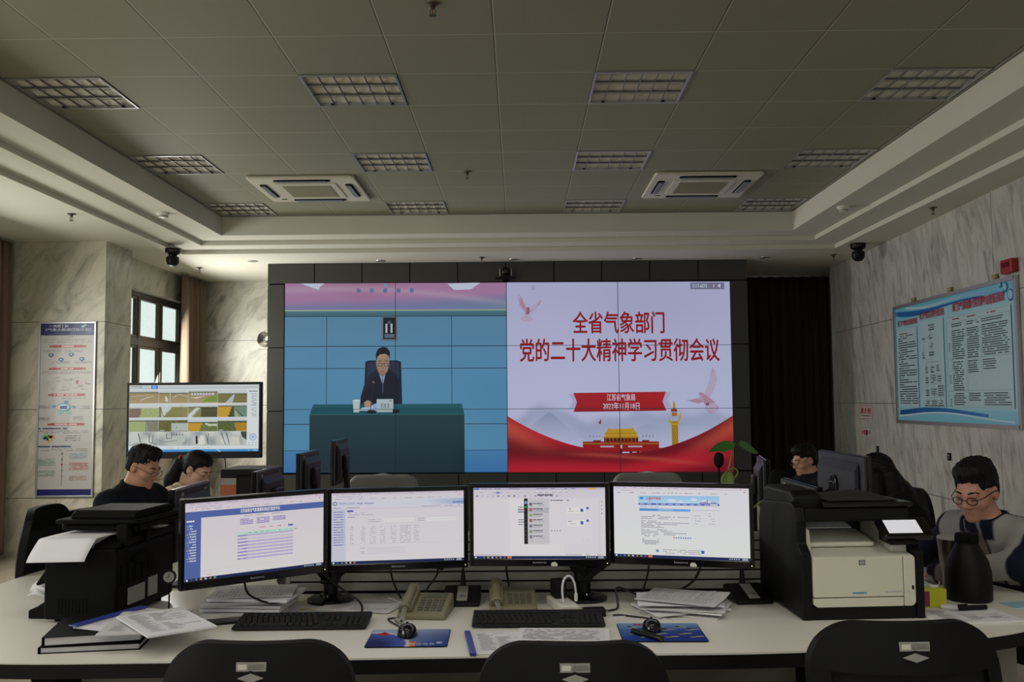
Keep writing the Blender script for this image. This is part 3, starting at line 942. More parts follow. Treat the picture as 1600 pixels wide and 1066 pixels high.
# doves
def feather(pts, c0, c1):
    A.poly(pts, [c0 if k % 2 else c1 for k in range(len(pts))]); A.up()
P1, P2, P3 = rgb(196, 150, 168), rgb(208, 188, 206), rgb(150, 100, 116)
feather([(812, 459), (818, 468), (823, 480), (825, 486), (820, 487), (814, 478), (811, 467)], P1, P2)
feather([(848, 469), (842, 473), (834, 479), (828, 485), (831, 489), (839, 484), (845, 476)], P2, P1)
feather([(823, 482), (828, 480), (830, 488), (827, 495), (822, 492)], P3, P1)
feather([(822, 492), (828, 492), (834, 500), (829, 504), (820, 503), (814, 499)], P2, rgb(202, 176, 194))
feather([(1113, 575), (1118, 582), (1120, 596), (1116, 610), (1108, 622), (1096, 626), (1101, 614), (1108, 598), (1111, 584)], P2, rgb(204, 172, 190))
feather([(1091, 616), (1096, 615), (1106, 622), (1116, 630), (1111, 638), (1102, 636), (1093, 624)], P1, P2)
feather([(1071, 627), (1082, 626), (1094, 623), (1098, 630), (1090, 633), (1080, 630)], P1, rgb(206, 178, 196))
feather([(1102, 632), (1116, 632), (1122, 638), (1118, 646), (1108, 648), (1100, 640)], rgb(208, 184, 202), P1)
A.disc(1093.5, 617, 2.2, P1, 10); A.rect(1102, 632, 1107, 635, rgb(120, 70, 84)); A.up()
# gate with two tiered yellow roofs
RD, RD2, YE, YE2 = rgb(168, 28, 32), rgb(128, 22, 28), rgb(214, 166, 38), rgb(176, 116, 24)
A.poly([(905, 707), (905, 702), (910, 702), (910, 691), (1028, 691), (1028, 701), (1034, 701), (1034, 707)], RD); A.up()
A.rect(911, 693.2, 1027, 695.2, YE2)
for k, x in enumerate((940.5, 951.5, 966.5, 982, 993)):
    h = 7 if k == 2 else 5.4
    A.poly([(x, 711), (x, 711 - h * 0.6), (x + 1.2, 711 - h), (x + 3.4, 711 - h), (x + 4.6, 711 - h * 0.6), (x + 4.6, 711)], rgb(74, 34, 40))
A.rect(937, 697.5, 958, 700, rgb(206, 186, 190)); A.rect(980, 697.5, 1002, 700, rgb(206, 186, 190)); A.rect(967.5, 696.5, 971, 701.5, rgb(196, 206, 170)); A.up()
A.rect(926, 689, 938, 692, RD2); A.rect(1002, 689, 1013, 692, RD2)
A.rect(943, 684.5, 996, 691, rgb(96, 30, 22)); A.up()
for k in range(9): A.rect(945 + k * 5.7, 685.5, 946.6 + k * 5.7, 691, rgb(160, 84, 32))
A.poly([(939, 685.5), (944, 682.5), (947, 679.5), (992, 679.5), (995, 682.5), (999, 685.5)], YE); A.rect(946, 677, 993, 680, rgb(120, 36, 26)); A.up()
A.poly([(941.5, 680.5), (947, 676), (949, 671.5), (950, 670), (953, 671.5), (984, 671), (988, 669.5), (989, 671.5), (991.5, 676), (996, 680)], YE); A.up()
A.line([(945, 678.4), (993, 678.2)], 0.9, YE2); A.line([(943, 684.3), (996, 684.3)], 0.9, YE2)
for x in (920.5, 926, 931.5, 936, 1003, 1008, 1013, 1018): A.line([(x, 684), (x + 1.2, 681.5)], 1.0, rgb(96, 90, 104))
A.line([(938, 664), (938.4, 657)], 0.6, rgb(70, 40, 50)); A.poly([(934.5, 663), (938.5, 655.5), (938.2, 664)], rgb(186, 28, 32)); A.up()
# ornate yellow column
def colmn(x, y):
    q = math.sin(x * 2.1 + y * 0.9) + math.sin(y * 1.7 - x * 1.3)
    return mixc(rgb(222, 176, 48), rgb(128, 82, 22), 0.5 + 0.35 * q)
A.paint(1048, 660, 1058, 703, 10, 36, colmn); A.up()
A.poly([(1044, 655), (1049, 663), (1057, 663), (1061, 650), (1063.5, 645), (1062, 656), (1058, 666), (1048, 666), (1043.5, 660)], rgb(214, 166, 44)); A.up()
A.rect(1047.5, 641, 1057, 645, rgb(150, 60, 40)); A.rect(1048.5, 646, 1056.5, 652, rgb(196, 120, 40)); A.poly([(1050, 641), (1051, 631), (1052.5, 628), (1054, 633), (1055, 641)], rgb(206, 156, 40)); A.up()
# silk
def silk_top(x):
    u = (x - 793) / 351.0
    return 652 + 55 * math.sin(PI * min(1, max(0, u)) ** 1.0) ** 0.62 if True else 0
def silk(u, v):
    x = 793 + 350.5 * u
    t = 651 + 58 * (1 - abs(2 * u - 1) ** 2.0) * (0.95 if u < .5 else 1.0)
    return x, t + (738 - t) * v
vs = []; cs = []; nu, nv = 110, 26
for j in range(nv + 1):
    for i in range(nu + 1):
        u, v = i / nu, j / nv
        x, y = silk(u, v)
        vs.append(A.P(x, y))
        s = 0.5 + 0.5 * math.sin(7 * v * (0.6 + 0.5 * abs(2 * u - 1)) + 5 * u + 1.3 * math.sin(4 * u))
        c = mixc(rgb(126, 16, 34), rgb(206, 34, 50), s)
        e = abs(2 * u - 1)
        c = mixc(c, rgb(214, 92, 66), 0.75 * sstep(0.45, 1.0, e) * math.exp(-((v - 0.22 - 0.2 * (1 - e)) * 5) ** 2))
        c = mixc(c, rgb(208, 84, 66), 0.6 * math.exp(-((y - (708 + 24 * u * u)) / 3.2) ** 2) * sstep(0.2, 0.4, u) * (1 - sstep(0.7, 0.95, u)))
        c = mixc(c, rgb(120, 18, 34), 0.55 * math.exp(-((v - 0.5) * 6) ** 2) * sstep(0.5, 1.0, e))
        cs.append(c)
A.mb.add(vs, [(j * (nu + 1) + i, j * (nu + 1) + i + 1, (j + 1) * (nu + 1) + i + 1, (j + 1) * (nu + 1) + i) for j in range(nv) for i in range(nu)], cs)
A.up()
# ribbon
A.poly([(889, 617), (904, 617), (904, 640), (889, 640), (896, 628)], rgb(198, 190, 214)); A.poly([(1049, 614.5), (1034, 614.5), (1034, 638), (1049, 638), (1042, 626)], rgb(196, 188, 212)); A.up()
A.poly([(896, 615.5), (1040, 614), (1034.5, 629), (1040.5, 643.5), (896, 645), (901.5, 630)], [rgb(186, 36, 44), rgb(190, 36, 44), rgb(190, 34, 42), rgb(172, 28, 36), rgb(168, 28, 36), rgb(182, 32, 40)]); A.up()
WT = rgb(232, 222, 226)
A.text('江苏省气象局', 948, 617.2, 992, 627.8, WT, 3, 0.12)
A.text('2022年11月18日', 942, 630.4, 998.6, 641.6, WT, 3, 0.12)
DR = rgb(160, 22, 32)
A.text('全省气象部门', 896.8, 488.5, 1039.5, 522.4, DR, 4, 0.5)
A.text('党的二十大精神学习贯彻会议', 813.5, 530.6, 1124.8, 566.4, DR, 4, 0.5)
A.rect(1081.5, 443.2, 1134.5, 453.8, rgb(132, 130, 152)); A.up()
A.text('5117-6573', 1085, 445.8, 1107.3, 451.2, rgb(232, 232, 240), 2, 0.1)
A.line([(1110.5, 444.8), (1110.5, 452)], 0.5, rgb(170, 168, 186))
A.rect(1117.3, 446, 1119, 450, rgb(226, 226, 236)); A.line([(1116, 445), (1120.5, 451.5)], 0.7, rgb(206, 60, 60)); A.line([(1118.2, 450), (1118.2, 452)], 0.5, rgb(226, 226, 236))
A.poly([(1124.5, 447), (1126, 447), (1128.5, 444.8), (1128.5, 452), (1126, 450), (1124.5, 450)], rgb(232, 232, 240))
A.frame(832.5, 447.5, 837.5, 453.5, 0.5, rgb(120, 120, 140)); A.line([(834, 450), (836, 450)], 0.5, rgb(120, 120, 140)); A.line([(834, 451.7), (836, 451.7)], 0.5, rgb(120, 120, 140)); A.up()
# seams between the panels of the wall
for xx in (618.5, 793, 967.5): A.line([(xx, 441.5), (xx, 738)], 0.9, rgb(30, 34, 44))
for yy in (541.2, 640): A.line([(444, yy), (1143.5, yy)], 0.8, rgb(44, 52, 66))
A.dim(lambda p: (0.70, 0.72, 0.72) if p[0] < vx(793) + 0.14 - 0.001 else (0.58, 0.61, 0.69))
A.build('screen', M_SCREEN, vw)

# conference camera on top of the screen
t = thing('conference_camera', 'small black conference camera on a bracket above the middle of the video wall', 'camera', (-0.147, 11.03, 3.0))
b = MB().box(-0.12, -0.06, -0.012, 0.12, 0.06, 0.0).box(-0.03, 0.02, -0.05, 0.03, 0.06, -0.012)
b.build('bracket', BLACKM, t, bevel=0.003)
MB().lathe([(0.01, 0), (0.065, 0), (0.06, 0.022), (0.01, 0.024)], 24).build('base', GLOSSB, t, smooth=True)
b = MB()
for s in (-1, 1): b.prism_axis([(-0.02, 0.02), (0.02, 0.02), (0.02, 0.10), (0.008, 0.115), (-0.008, 0.115), (-0.02, 0.10)], s * 0.062, s * 0.074, 'x')
b.build('yoke', SILV, t, bevel=0.003)
MB().ball((0, 0, 0.075), 0.054, 20, 14).build('camera_head', BLACK, t, smooth=True)
MB().cyl((0, -0.045, 0.072), (0, -0.064, 0.070), 0.026, 0.023).build('lens', GLOSSB, t, smooth=True)

# ================================================================== television with 16 camera views
TVY = 9.2
tv = thing('television', 'large black television showing a grid of sixteen field camera views', 'television', (-3.222, TVY, 0), 0.0)
W, Hh, zb = 1.342, 0.752, 0.985
b = MB().box(-W / 2, 0.0, zb, W / 2, 0.055, zb + Hh)
b.build('body', BLACK, tv, bevel=0.006)
b = MB().box(-0.38, 0.055, zb + 0.08, 0.38, 0.10, zb + Hh - 0.12)
b.build('rear_housing', BLACKM, tv, bevel=0.01)
st = MB()
st.box(-0.06, 0.10, 0.04, 0.06, 0.16, zb + Hh - 0.1)
st.box(-0.30, -0.20, 0.02, -0.22, 0.30, 0.05).box(0.22, -0.20, 0.02, 0.30, 0.30, 0.05).box(-0.22, 0.10, 0.02, 0.22, 0.16, 0.05)
for sx in (-0.26, 0.26):
    for sy in (-0.17, 0.27): st.cyl((sx - 0.012, sy, 0.022), (sx + 0.012, sy, 0.022), 0.022, seg=14)
st.build('stand', BLACKM, tv)
X0, Y0, X1, Y1 = 203.0, 602.5, 405.5, 710.5
T = Art(X0, Y0, X1, Y1, (-W / 2 + 0.026, -0.001, zb + Hh - 0.026), (W - 0.052, 0, 0), (0, 0, -(Hh - 0.092)), (0, -1, 0), step=0.0005)
T.rect(X0, Y0, X1, Y1, rgb(222, 226, 230)); T.up()
T.vgrad(X0, Y0, X1, 608.6, rgb(218, 222, 226), rgb(186, 192, 200))
T.vgrad(X0, 706.3, X1, Y1, rgb(94, 170, 226), rgb(38, 120, 196)); T.up()
T.rect(237, 603, 247.5, 608.8, rgb(52, 132, 220)); T.frame(239.5, 604.2, 244.5, 607.8, 0.8, rgb(220, 234, 250))
T.disc(231, 605.8, 2.0, rgb(196, 204, 170), 12); T.up()
rnd = random.Random(11)
T.scrib(205, 604, 224, 0.9, rgb(90, 96, 104), rnd); T.scrib(205, 606.3, 223, 0.7, rgb(130, 136, 144), rnd)
sky = rgb(214, 218, 222)
def cell(cxn, cyn): return X0 + 0.3 + cxn * 46.0, 609.4 + cyn * 22.95
def scene_fn(k):
    rr = random.Random(100 + k)
    hz = rr.uniform(0.12, 0.3)
    bnd = 'r'
    G1, G2, BR, YL, DK = rgb(122, 138, 72), rgb(156, 166, 112), rgb(150, 132, 92), rgb(192, 148, 40), rgb(62, 70, 46)
    def f(u, v):
        n = 0.5 + 0.5 * math.sin(u * 61 + 3 * math.sin(v * 37 + k)) * math.sin(v * 53 + 2 * math.sin(u * 29))
        if v < hz: return mixc(sky, rgb(196, 202, 206), v / hz * 0.6)
        if v < hz + 0.10 and k not in (4, 5): return mixc(DK, rgb(96, 104, 80), n)
        d = (v - hz) / (1 - hz)
        if k in (0, 1, 2): c = mixc(rgb(150, 130, 92), rgb(176, 156, 116), d * 0.7 + 0.3 * n)
        elif k == 3: c = mixc(rgb(110, 108, 76), rgb(136, 122, 66), n)
        elif k == 4: c = mixc(rgb(120, 100, 84), rgb(140, 118, 100), n) if u < 0.42 - 0.05 * d else mixc(rgb(150, 166, 104), rgb(176, 186, 132), n)
        elif k == 5: c = rgb(206, 208, 206) if u < 0.45 - 0.3 * d and u > 0.1 else mixc(rgb(106, 122, 62), rgb(158, 142, 96), n * 0.6 + 0.4 * u)
        elif k == 6: c = mixc(DK, rgb(92, 84, 64), n) if u > 0.45 else (rgb(212, 214, 216) if abs(u - 0.36 + 0.34 * d) < 0.07 + 0.03 * d else mixc(G1, BR, n))
        elif k == 7: c = mixc(YL, rgb(206, 166, 60), n) if u < 0.5 - 0.15 * d else (rgb(110, 140, 124) if u > 0.55 else DK)
        elif k == 8: c = mixc(G2, rgb(168, 182, 124), n) if u < 0.55 else mixc(rgb(110, 122, 92), rgb(150, 140, 130), n)
        elif k == 9: c = rgb(184, 190, 186) if (u > 0.46 and 0.25 < d < 0.95) else mixc(rgb(84, 84, 44), rgb(118, 116, 56), n)
        elif k == 10: c = mixc(YL, rgb(204, 158, 44), n) if u < 0.5 - 0.12 * d else (rgb(204, 206, 196) if abs(d - 0.28 - 0.2 * (u - 0.6)) < 0.10 and u > 0.6 else mixc(G1, rgb(86, 96, 48), n))
        elif k == 11: c = mixc(YL, rgb(160, 118, 40), n) if u > 0.55 + 0.1 * d else mixc(rgb(70, 80, 44), rgb(104, 116, 62), n)
        else: c = G1
        return c
    return f
for j in range(3):
    for i in range(4):
        k = j * 4 + i; x, y = cell(i, j); f = scene_fn(k)
        T.paint(x, y, x + 45.6, y + 22.4, 26, 14, lambda X, Y, x=x, y=y, f=f: f((X - x) / 45.6, (Y - y) / 22.4))
T.up()
wl = rgb(216, 216, 212)
x, y = cell(0, 0); T.line([(x + 18, y + 17), (x + 38, y + 10)], 1.0, wl); T.line([(x + 4, y + 11), (x + 30, y + 9)], 0.5, wl)
x, y = cell(1, 0); T.line([(x + 17.5, y), (x + 17.5, y + 22)], 0.8, rgb(206, 208, 214)); T.line([(x + 22, y + 14), (x + 31, y + 8), (x + 45, y + 12)], 0.8, wl); T.poly([(x + 10, y + 10), (x + 13, y + 13), (x + 15, y + 20), (x + 10, y + 19)], wl)
x, y = cell(2, 0); T.rect(x + 4, y + 6.2, x + 40, y + 9.6, rgb(206, 206, 214))
for q in range(7): T.rect(x + 7 + q * 4.5, y + 6.8, x + 9 + q * 4.5, y + 8.8, rgb(52, 58, 82))
T.poly([(x + 30, y + 13), (x + 45.5, y + 9.5), (x + 45.5, y + 20), (x + 22, y + 21)], rgb(120, 148, 58)); T.poly([(x + 2, y + 14), (x + 28, y + 11), (x + 14, y + 15)], wl)
x, y = cell(3, 0); T.poly([(x + 12, y + 22), (x + 24, y + 9), (x + 26.5, y + 9), (x + 23, y + 22)], rgb(186, 192, 200))
x, y = cell(1, 1); T.line([(x + 35, y), (x + 35, y + 22)], 0.5, rgb(150, 90, 80)); T.line([(x + 2, y + 6), (x + 8, y + 21)], 0.8, rgb(60, 64, 50))
x, y = cell(3, 1); T.poly([(x + 26, y + 8), (x + 34, y + 22), (x + 28, y + 22)], rgb(178, 170, 110)); T.line([(x + 27, y + 9), (x + 40, y + 22)], 1.0, rgb(40, 52, 40))
x, y = cell(0, 2); T.line([(x + 26, y + 6), (x + 29, y + 22)], 2.0, rgb(150, 156, 160))
for q in (9, 11):
    x, y = cell(q - 8, 2); T.rect(x + 2, y + 20, x + 9, y + 21, wl)
x, y = cell(1, 2); T.line([(x + 14, y + 9), (x + 12.5, y + 22)], 0.8, DK if 0 else rgb(56, 60, 40)); T.line([(x + 28, y + 14), (x + 28, y + 18)], 0.5, rgb(60, 60, 60)); 
# the four indoor views
for i in range(4):
    x, y = cell(i, 3)
    T.paint(x, y, x + 45.6, y + 22.4, 10, 8, lambda X, Y, x=x, y=y: mixc(rgb(150, 158, 160), rgb(216, 216, 212), 0.5 + 0.5 * math.sin((X - x) * 0.16 + i) * math.cos((Y - y) * 0.2)))
T.up()
bk = rgb(34, 38, 46)
x, y = cell(0, 3); T.poly([(x, y + 3), (x + 14, y + 2), (x + 18, y + 16), (x + 2, y + 20)], rgb(206, 208, 206)); T.line([(x + 15, y + 2), (x + 18, y + 16)], 1.2, bk); T.line([(x + 32, y + 4), (x + 32, y + 16), (x + 44, y + 20)], 0.9, bk); T.line([(x + 38, y + 5), (x + 37, y + 18)], 0.9, bk)
x, y = cell(1, 3); T.poly([(x + 10, y + 12), (x + 40, y + 4), (x + 43, y + 14), (x + 34, y + 21), (x + 10, y + 18)], rgb(190, 196, 194)); T.line([(x + 13, y + 2), (x + 13, y + 11), (x + 21, y + 10), (x + 21, y + 1)], 0.8, bk); T.line([(x + 10, y + 16), (x + 30, y + 14)], 0.8, bk)
for q in range(4): T.disc(x + 24 + q * 4.6, y + 4.3, 1.1, rgb(70, 76, 90), 8)
x, y = cell(2, 3); T.poly([(x + 12, y + 8), (x + 15, y + 5), (x + 16, y + 19), (x + 12.5, y + 20)], bk); T.poly([(x + 20, y + 6), (x + 25, y + 6), (x + 28, y + 20), (x + 16, y + 21)], rgb(224, 222, 216)); T.line([(x + 28, y + 3), (x + 32, y + 20)], 0.8, bk); T.line([(x + 32, y + 2), (x + 31, y + 16)], 0.8, bk)
x, y = cell(3, 3); T.poly([(x + 22, y + 8), (x + 34, y + 8), (x + 36, y + 22), (x + 18, y + 22)], rgb(214, 212, 202)); T.poly([(x + 36, y), (x + 45.5, y), (x + 45.5, y + 14), (x + 38, y + 8)], rgb(66, 70, 66))
for q in range(5): T.line([(x + 2 + q * 4, y + 2), (x + 10 + q * 3, y + 21)], 0.9, bk if q % 2 else wl)
T.up()
T.rect(389, 609, X1, 706.3, rgb(224, 228, 232)); T.up()
T.rect(390, 612.5, 403.5, 614, rgb(120, 126, 134))
for q in range(18): T.scrib(395 if q % 3 else 393, 617 + q * 2.1, 402.5, 0.8, rgb(120, 140, 170) if q in (7, 8, 9) else rgb(150, 156, 162), rnd)
T.disc(396.5, 694 - 7, 6.2, rgb(176, 200, 222), 20); T.up(); T.disc(396.5, 687, 4.0, rgb(206, 218, 230), 18); T.up(); T.disc(396.5, 687, 2.0, rgb(140, 172, 206), 14)
for q in range(3):
    T.rect(390 + q * 5.2, 696, 392 + q * 5.2, 697, rgb(150, 160, 170)); T.rect(390 + q * 5.2, 699.5, 392 + q * 5.2, 700.5, rgb(150, 160, 170))
T.scrib(262, 703.8, 330, 0.7, rgb(170, 172, 178), rnd); T.scrib(386, 708.3, 404, 0.9, rgb(210, 226, 240), rnd)
T.poly([(339, 706.3), (341, 706.3), (348, Y1), (344, Y1)], rgb(170, 210, 240))
T.dim(lambda p: (0.78, 0.80, 0.78))
T.build('screen', M_SCREEN, tv)
MB().tube(catmull([(0.28, 0.09, zb + 0.04), (0.29, 0.10, zb - 0.1), (0.275, 0.16, zb - 0.4), (0.3, 0.2, 0.03)], 6), 0.005, 6).build('power_cable', BLACKM, tv, smooth=True)

# ================================================================== poster on the pillar
PY = 9.436
po = thing('information_poster', 'tall narrow framed poster with dark blue header on the marble pillar', 'poster', (-4.607, PY, 0))
pw, p0z, p1z = 0.585, 0.592, 2.372
b = MB()
b.box(-pw / 2, -0.018, p0z, pw / 2, 0.0, p0z + 0.018).box(-pw / 2, -0.018, p1z - 0.018, pw / 2, 0.0, p1z).box(-pw / 2, -0.018, p0z + 0.018, -pw / 2 + 0.018, 0.0, p1z - 0.018).box(pw / 2 - 0.018, -0.018, p0z + 0.018, pw / 2, 0.0, p1z - 0.018)
b.build('frame', SILV, po, bevel=0.002)
Q = Art(74, 58, 384, 1016, (-pw / 2 + 0.018, -0.008, p1z - 0.018), (pw - 0.036, 0, 0), (0, 0, -(p1z - p0z - 0.036)), (0, -1, 0), step=0.0006)
Q.rect(74, 58, 384, 1016, rgb(178, 174, 170)); Q.up()
Q.hgrad(74, 58, 384, 124, rgb(22, 24, 84), rgb(30, 36, 104)); Q.rect(74, 982, 384, 1016, rgb(24, 22, 92)); Q.up()
Q.text('一张图了解', 122, 64, 232, 79, rgb(214, 216, 222)); Q.text('《气象大数据行动计划》', 100, 84, 366, 100, rgb(214, 216, 222))
Q.poly([(305, 74), (330, 62), (340, 64), (326, 78), (312, 82)], rgb(150, 190, 196)); Q.poly([(330, 112), (384, 92), (384, 104), (345, 118)], rgb(58, 92, 160))
rnd = random.Random(5)
gy, rd, bl = rgb(120, 120, 124), rgb(160, 44, 50), rgb(48, 84, 140)
Q.scrib(195, 131, 262, 4, gy, rnd, unit=2)
for k in range(3): Q.scrib(90, 147 + k * 8, 372, 2.6, gy, rnd, unit=2)
for (y, tx) in ((186, 4), (312, 4), (458, 8), (622, 7)):
    Q.poly([(122, y - 5), (138, y - 5), (138, y + 5), (122, y + 5), (128, y)], rd); Q.poly([(340, y - 5), (324, y - 5), (324, y + 5), (340, y + 5), (334, y)], rd)
    Q.rect(140, y - 7, 322, y + 7, rd); Q.up()
    Q.scrib(231 - 9 * tx, y - 4.5, 231 + 9 * tx, 9, rgb(206, 176, 176), rnd, dens=0.9, unit=1.6)
for x0, y in ((90, 208), (210, 208), (140, 272), (268, 272)):
    for k in range(2): Q.scrib(x0, y + k * 7, x0 + 105, 2.4, gy, rnd, unit=2)
for x, y in ((136, 234), (253, 232), (194, 260), (314, 257)):
    Q.disc(x, y, 16, bl, 18, 10); Q.poly([(x - 5, y + 8), (x + 5, y + 8), (x, y + 17)], bl)
Q.up()
for x, y in ((136, 234), (253, 232), (194, 260), (314, 257)): Q.disc(x, y, 5, rgb(190, 206, 226), 10, 4)
for k in range(2): Q.scrib(80, 328 + k * 8, 370, 2.4, gy, rnd, unit=2)
for k in range(26):
    x, y = rnd.uniform(90, 350), rnd.uniform(356, 430)
    Q.scrib(x, y, x + rnd.uniform(14, 34), 2.4, rnd.choice([gy, gy, rgb(110, 150, 160)]), rnd, unit=1.5)
Q.rect(284, 378, 296, 396, rgb(150, 40, 44)); Q.rect(306, 380, 342, 392, rgb(190, 160, 168))
for k in range(5): Q.line([(118 + k * 44, 420), (160 + k * 30, 368)], 0.8, rgb(150, 156, 160))
Q.scrib(204, 476, 346, 2.6, gy, rnd, unit=2)
Q.disc(214, 527, 42, rgb(84, 150, 186), 26, 23); Q.up(); Q.disc(214, 527, 33, rgb(206, 208, 208), 26, 17); Q.up(); Q.rect(194, 519, 236, 537, rgb(50, 92, 146)); Q.poly([(172, 526), (184, 518), (188, 540), (176, 540)], rgb(214, 168, 90))
for x, y in ((158, 522), (272, 525), (190, 560), (246, 556), (228, 497)): Q.disc(x, y, 12, rgb(70, 140, 176) if y < 530 else rgb(120, 190, 180), 14, 7)
for x0, y in ((76, 515), (308, 520), (76, 582), (272, 580)):
    for k in range(3): Q.scrib(x0, y + k * 7, x0 + 58, 2.6, gy, rnd, unit=2)
Q.scrib(76, 641, 236, 8, rgb(60, 74, 116), rnd, dens=0.92, unit=1.8); Q.scrib(76, 741, 262, 8, rgb(60, 74, 116), rnd, dens=0.92, unit=1.8)
for y in (658, 667, 758, 767): Q.scrib(80, y, 360, 2.4, gy, rnd, unit=2)
for x, y, c in ((110, 694, (92, 158, 110)), (125, 684, (120, 176, 96)), (142, 690, (226, 176, 60)), (152, 692, (220, 130, 50)), (118, 702, (60, 150, 170)), (138, 703, (190, 190, 70))): Q.disc(x, y, 15, rgb(*c), 16, 9)
Q.poly([(126, 706), (136, 706), (140, 724), (122, 724)], rgb(220, 140, 60))
for k in range(3): Q.scrib(228, 684 + k * 13, 316, 3, rgb(90, 92, 96), rnd, unit=2)
Q.line([(213, 776), (212, 960)], 2.0, rgb(130, 134, 136))
for y, c in ((785, gy), (815, rgb(110, 150, 110)), (844, rd), (878, rgb(110, 160, 110)), (908, rgb(200, 150, 100))): Q.disc(213, y, 5, c, 10)
for x0, x1, y, n_, c in ((254, 356, 782, 5, rgb(120, 160, 170)), (74, 176, 812, 6, rgb(120, 160, 130)), (254, 364, 836, 6, rgb(190, 80, 84)), (72, 172, 878, 5, rgb(120, 150, 110)), (254, 356, 908, 4, rgb(160, 140, 110))):
    for k in range(n_): Q.scrib(x0, y + k * 7, x1, 2.8, c, rnd, unit=2, dens=0.85)
Q.build('printed_sheet', M_PRINT, po)

# ================================================================== notice board on the right wall
def wall_r_pt(y, z, off): return (wr(y) - off, y, z)
by0, by1 = 9.72, 7.17            # far end, near end
nb = thing('notice_board', 'large light blue framed notice board with red titles on the right marble wall', 'notice board', (wr((by0 + by1) / 2), (by0 + by1) / 2, 0))
ny0 = Vector((0.0358, 1, 0)).normalized()
def loc(y, z, off):
    p = wall_r_pt(y, z, off); q = nb.location
    return (p[0] - q.x, p[1] - q.y, z)
zt0, zt1, zb0, zb1 = 2.464, 2.452, 1.283, 1.288
b = MB()
def bar(ya, za, yb, zb_, wd):
    a, c = Vector(loc(ya, za, 0.016)), Vector(loc(yb, zb_, 0.016))
    dd = (c - a).normalized(); nn = Vector((-1, 0.0358, 0)).normalized(); up = dd.cross(nn)
    vs = []
    for p in (a, c):
        for s, tt in ((-1, -1), (1, -1), (1, 1), (-1, 1)): vs.append(tuple(p + up * s * wd + nn * tt * 0.013))
    b.add(vs, [(0, 1, 2, 3), (7, 6, 5, 4), (0, 4, 5, 1), (1, 5, 6, 2), (2, 6, 7, 3), (3, 7, 4, 0)])
bar(by0, zt0, by1, zt1, 0.016); bar(by0, zb0, by1, zb1, 0.016); bar(by0, zb0 - 0.016, by0, zt0 + 0.016, 0.016); bar(by1, zb1 - 0.016, by1, zt1 + 0.016, 0.02)
b.build('frame', SILV, nb)
o_ = Vector(loc(by0, zt0, 0.012)); ux_ = Vector(loc(by1, zt0, 0.012)) - o_; uy_ = Vector((0, 0, -(zt0 - zb0)))
B = Art(0, 0, 255, 118, o_, ux_, uy_, (-1, 0.0358, 0), step=0.0006)
def board_bg(x, y):
    c = mixc(rgb(112, 190, 214), rgb(150, 206, 220), sstep(0, 60, y))
    return mixc(c, rgb(110, 186, 212), sstep(95, 118, y) * 0.8)
B.paint(0, 0, 255, 118, 20, 20, board_bg); B.up()
def wave(f0, f1, x0, x1, c0, c1, n=40):
    for k in range(n):
        a, e = x0 + (x1 - x0) * k / n, x0 + (x1 - x0) * (k + 1) / n
        t0, t1 = k / n, (k + 1) / n
        B.poly([(a, f0(t0)), (e, f0(t1)), (e, f1(t1)), (a, f1(t0))], [mixc(c0, c1, t0), mixc(c0, c1, t1), mixc(c0, c1, t1), mixc(c0, c1, t0)])
    B.up()
PALE = rgb(178, 206, 214)
B.poly([(4, 22), (18, 14), (50, 13), (110, 10), (150, 12), (200, 9), (250, 14), (250, 105), (4, 105)], rgb(156, 204, 218)); B.up()
wave(lambda t: 4 + 7 * t + 2 * math.sin(5 * t), lambda t: 7 + 8 * t + 4 * math.sin(5 * t + .4), 0, 200, rgb(40, 110, 180), rgb(30, 70, 150))
wave(lambda t: 2 + 6 * t + 2 * math.sin(7 * t), lambda t: 4 + 7 * t + 2 * math.sin(7 * t), 30, 235, rgb(200, 226, 236), rgb(90, 170, 214))
wave(lambda t: 106 + 3 * math.sin(4 * t + 3), lambda t: 110 + 1.6 * math.sin(4 * t + 2.6), 6, 200, rgb(30, 84, 150), rgb(40, 120, 190))
wave(lambda t: 110 + 3 * math.sin(5 * t + 2.6), lambda t: 111.4 + 3 * math.sin(5 * t + 2.6), 4, 245, rgb(214, 232, 240), rgb(180, 216, 232))
for cxx, cyy, r in ((246, 14, 5), (238, 7, 4), (230, 4, 2.6)):
    B.disc(cxx, cyy, r, rgb(36, 96, 150), 18, r * 1.0); B.up(); B.disc(cxx - .4, cyy - .4, r * 0.72, rgb(150, 206, 224), 18); B.up()
for x0, x1, y0 in ((7, 58, 24), (64, 120, 20), (128, 246, 21)): B.rect(x0, y0, x1, 103, PALE)
B.up()
rT = rgb(170, 30, 44)
B.text('海门市气象局信息报送制度', 8, 14.5, 60, 20.5, rT, 2, 0.1); B.text('海门市气象局突发事件处置流程图', 66, 11.5, 122, 18.2, rT, 2, 0.1)
B.text('海门市气象局重大突发事件信息报送标准', 140, 9.5, 236, 17.5, rT, 2, 0.2)
rnd = random.Random(21)
ink = rgb(56, 66, 76)
y = 28
while y < 100:
    B.scrib(9 + (3 if rnd.random() < 0.3 else 0), y, 9 + rnd.choice([47, 47, 44, 24, 12]), 1.0, rT if y in (28,) else ink, rnd, dens=0.93, unit=0.6); y += 2.35
def fbox(x, y, w_, h):
    B.frame(x, y, x + w_, y + h, 0.25, ink)
    for k in range(max(1, int(h / 2))): B.scrib(x + 0.8, y + 0.8 + 2 * k, x + w_ - 0.8, 0.9, ink, rnd, dens=0.9, unit=0.5)
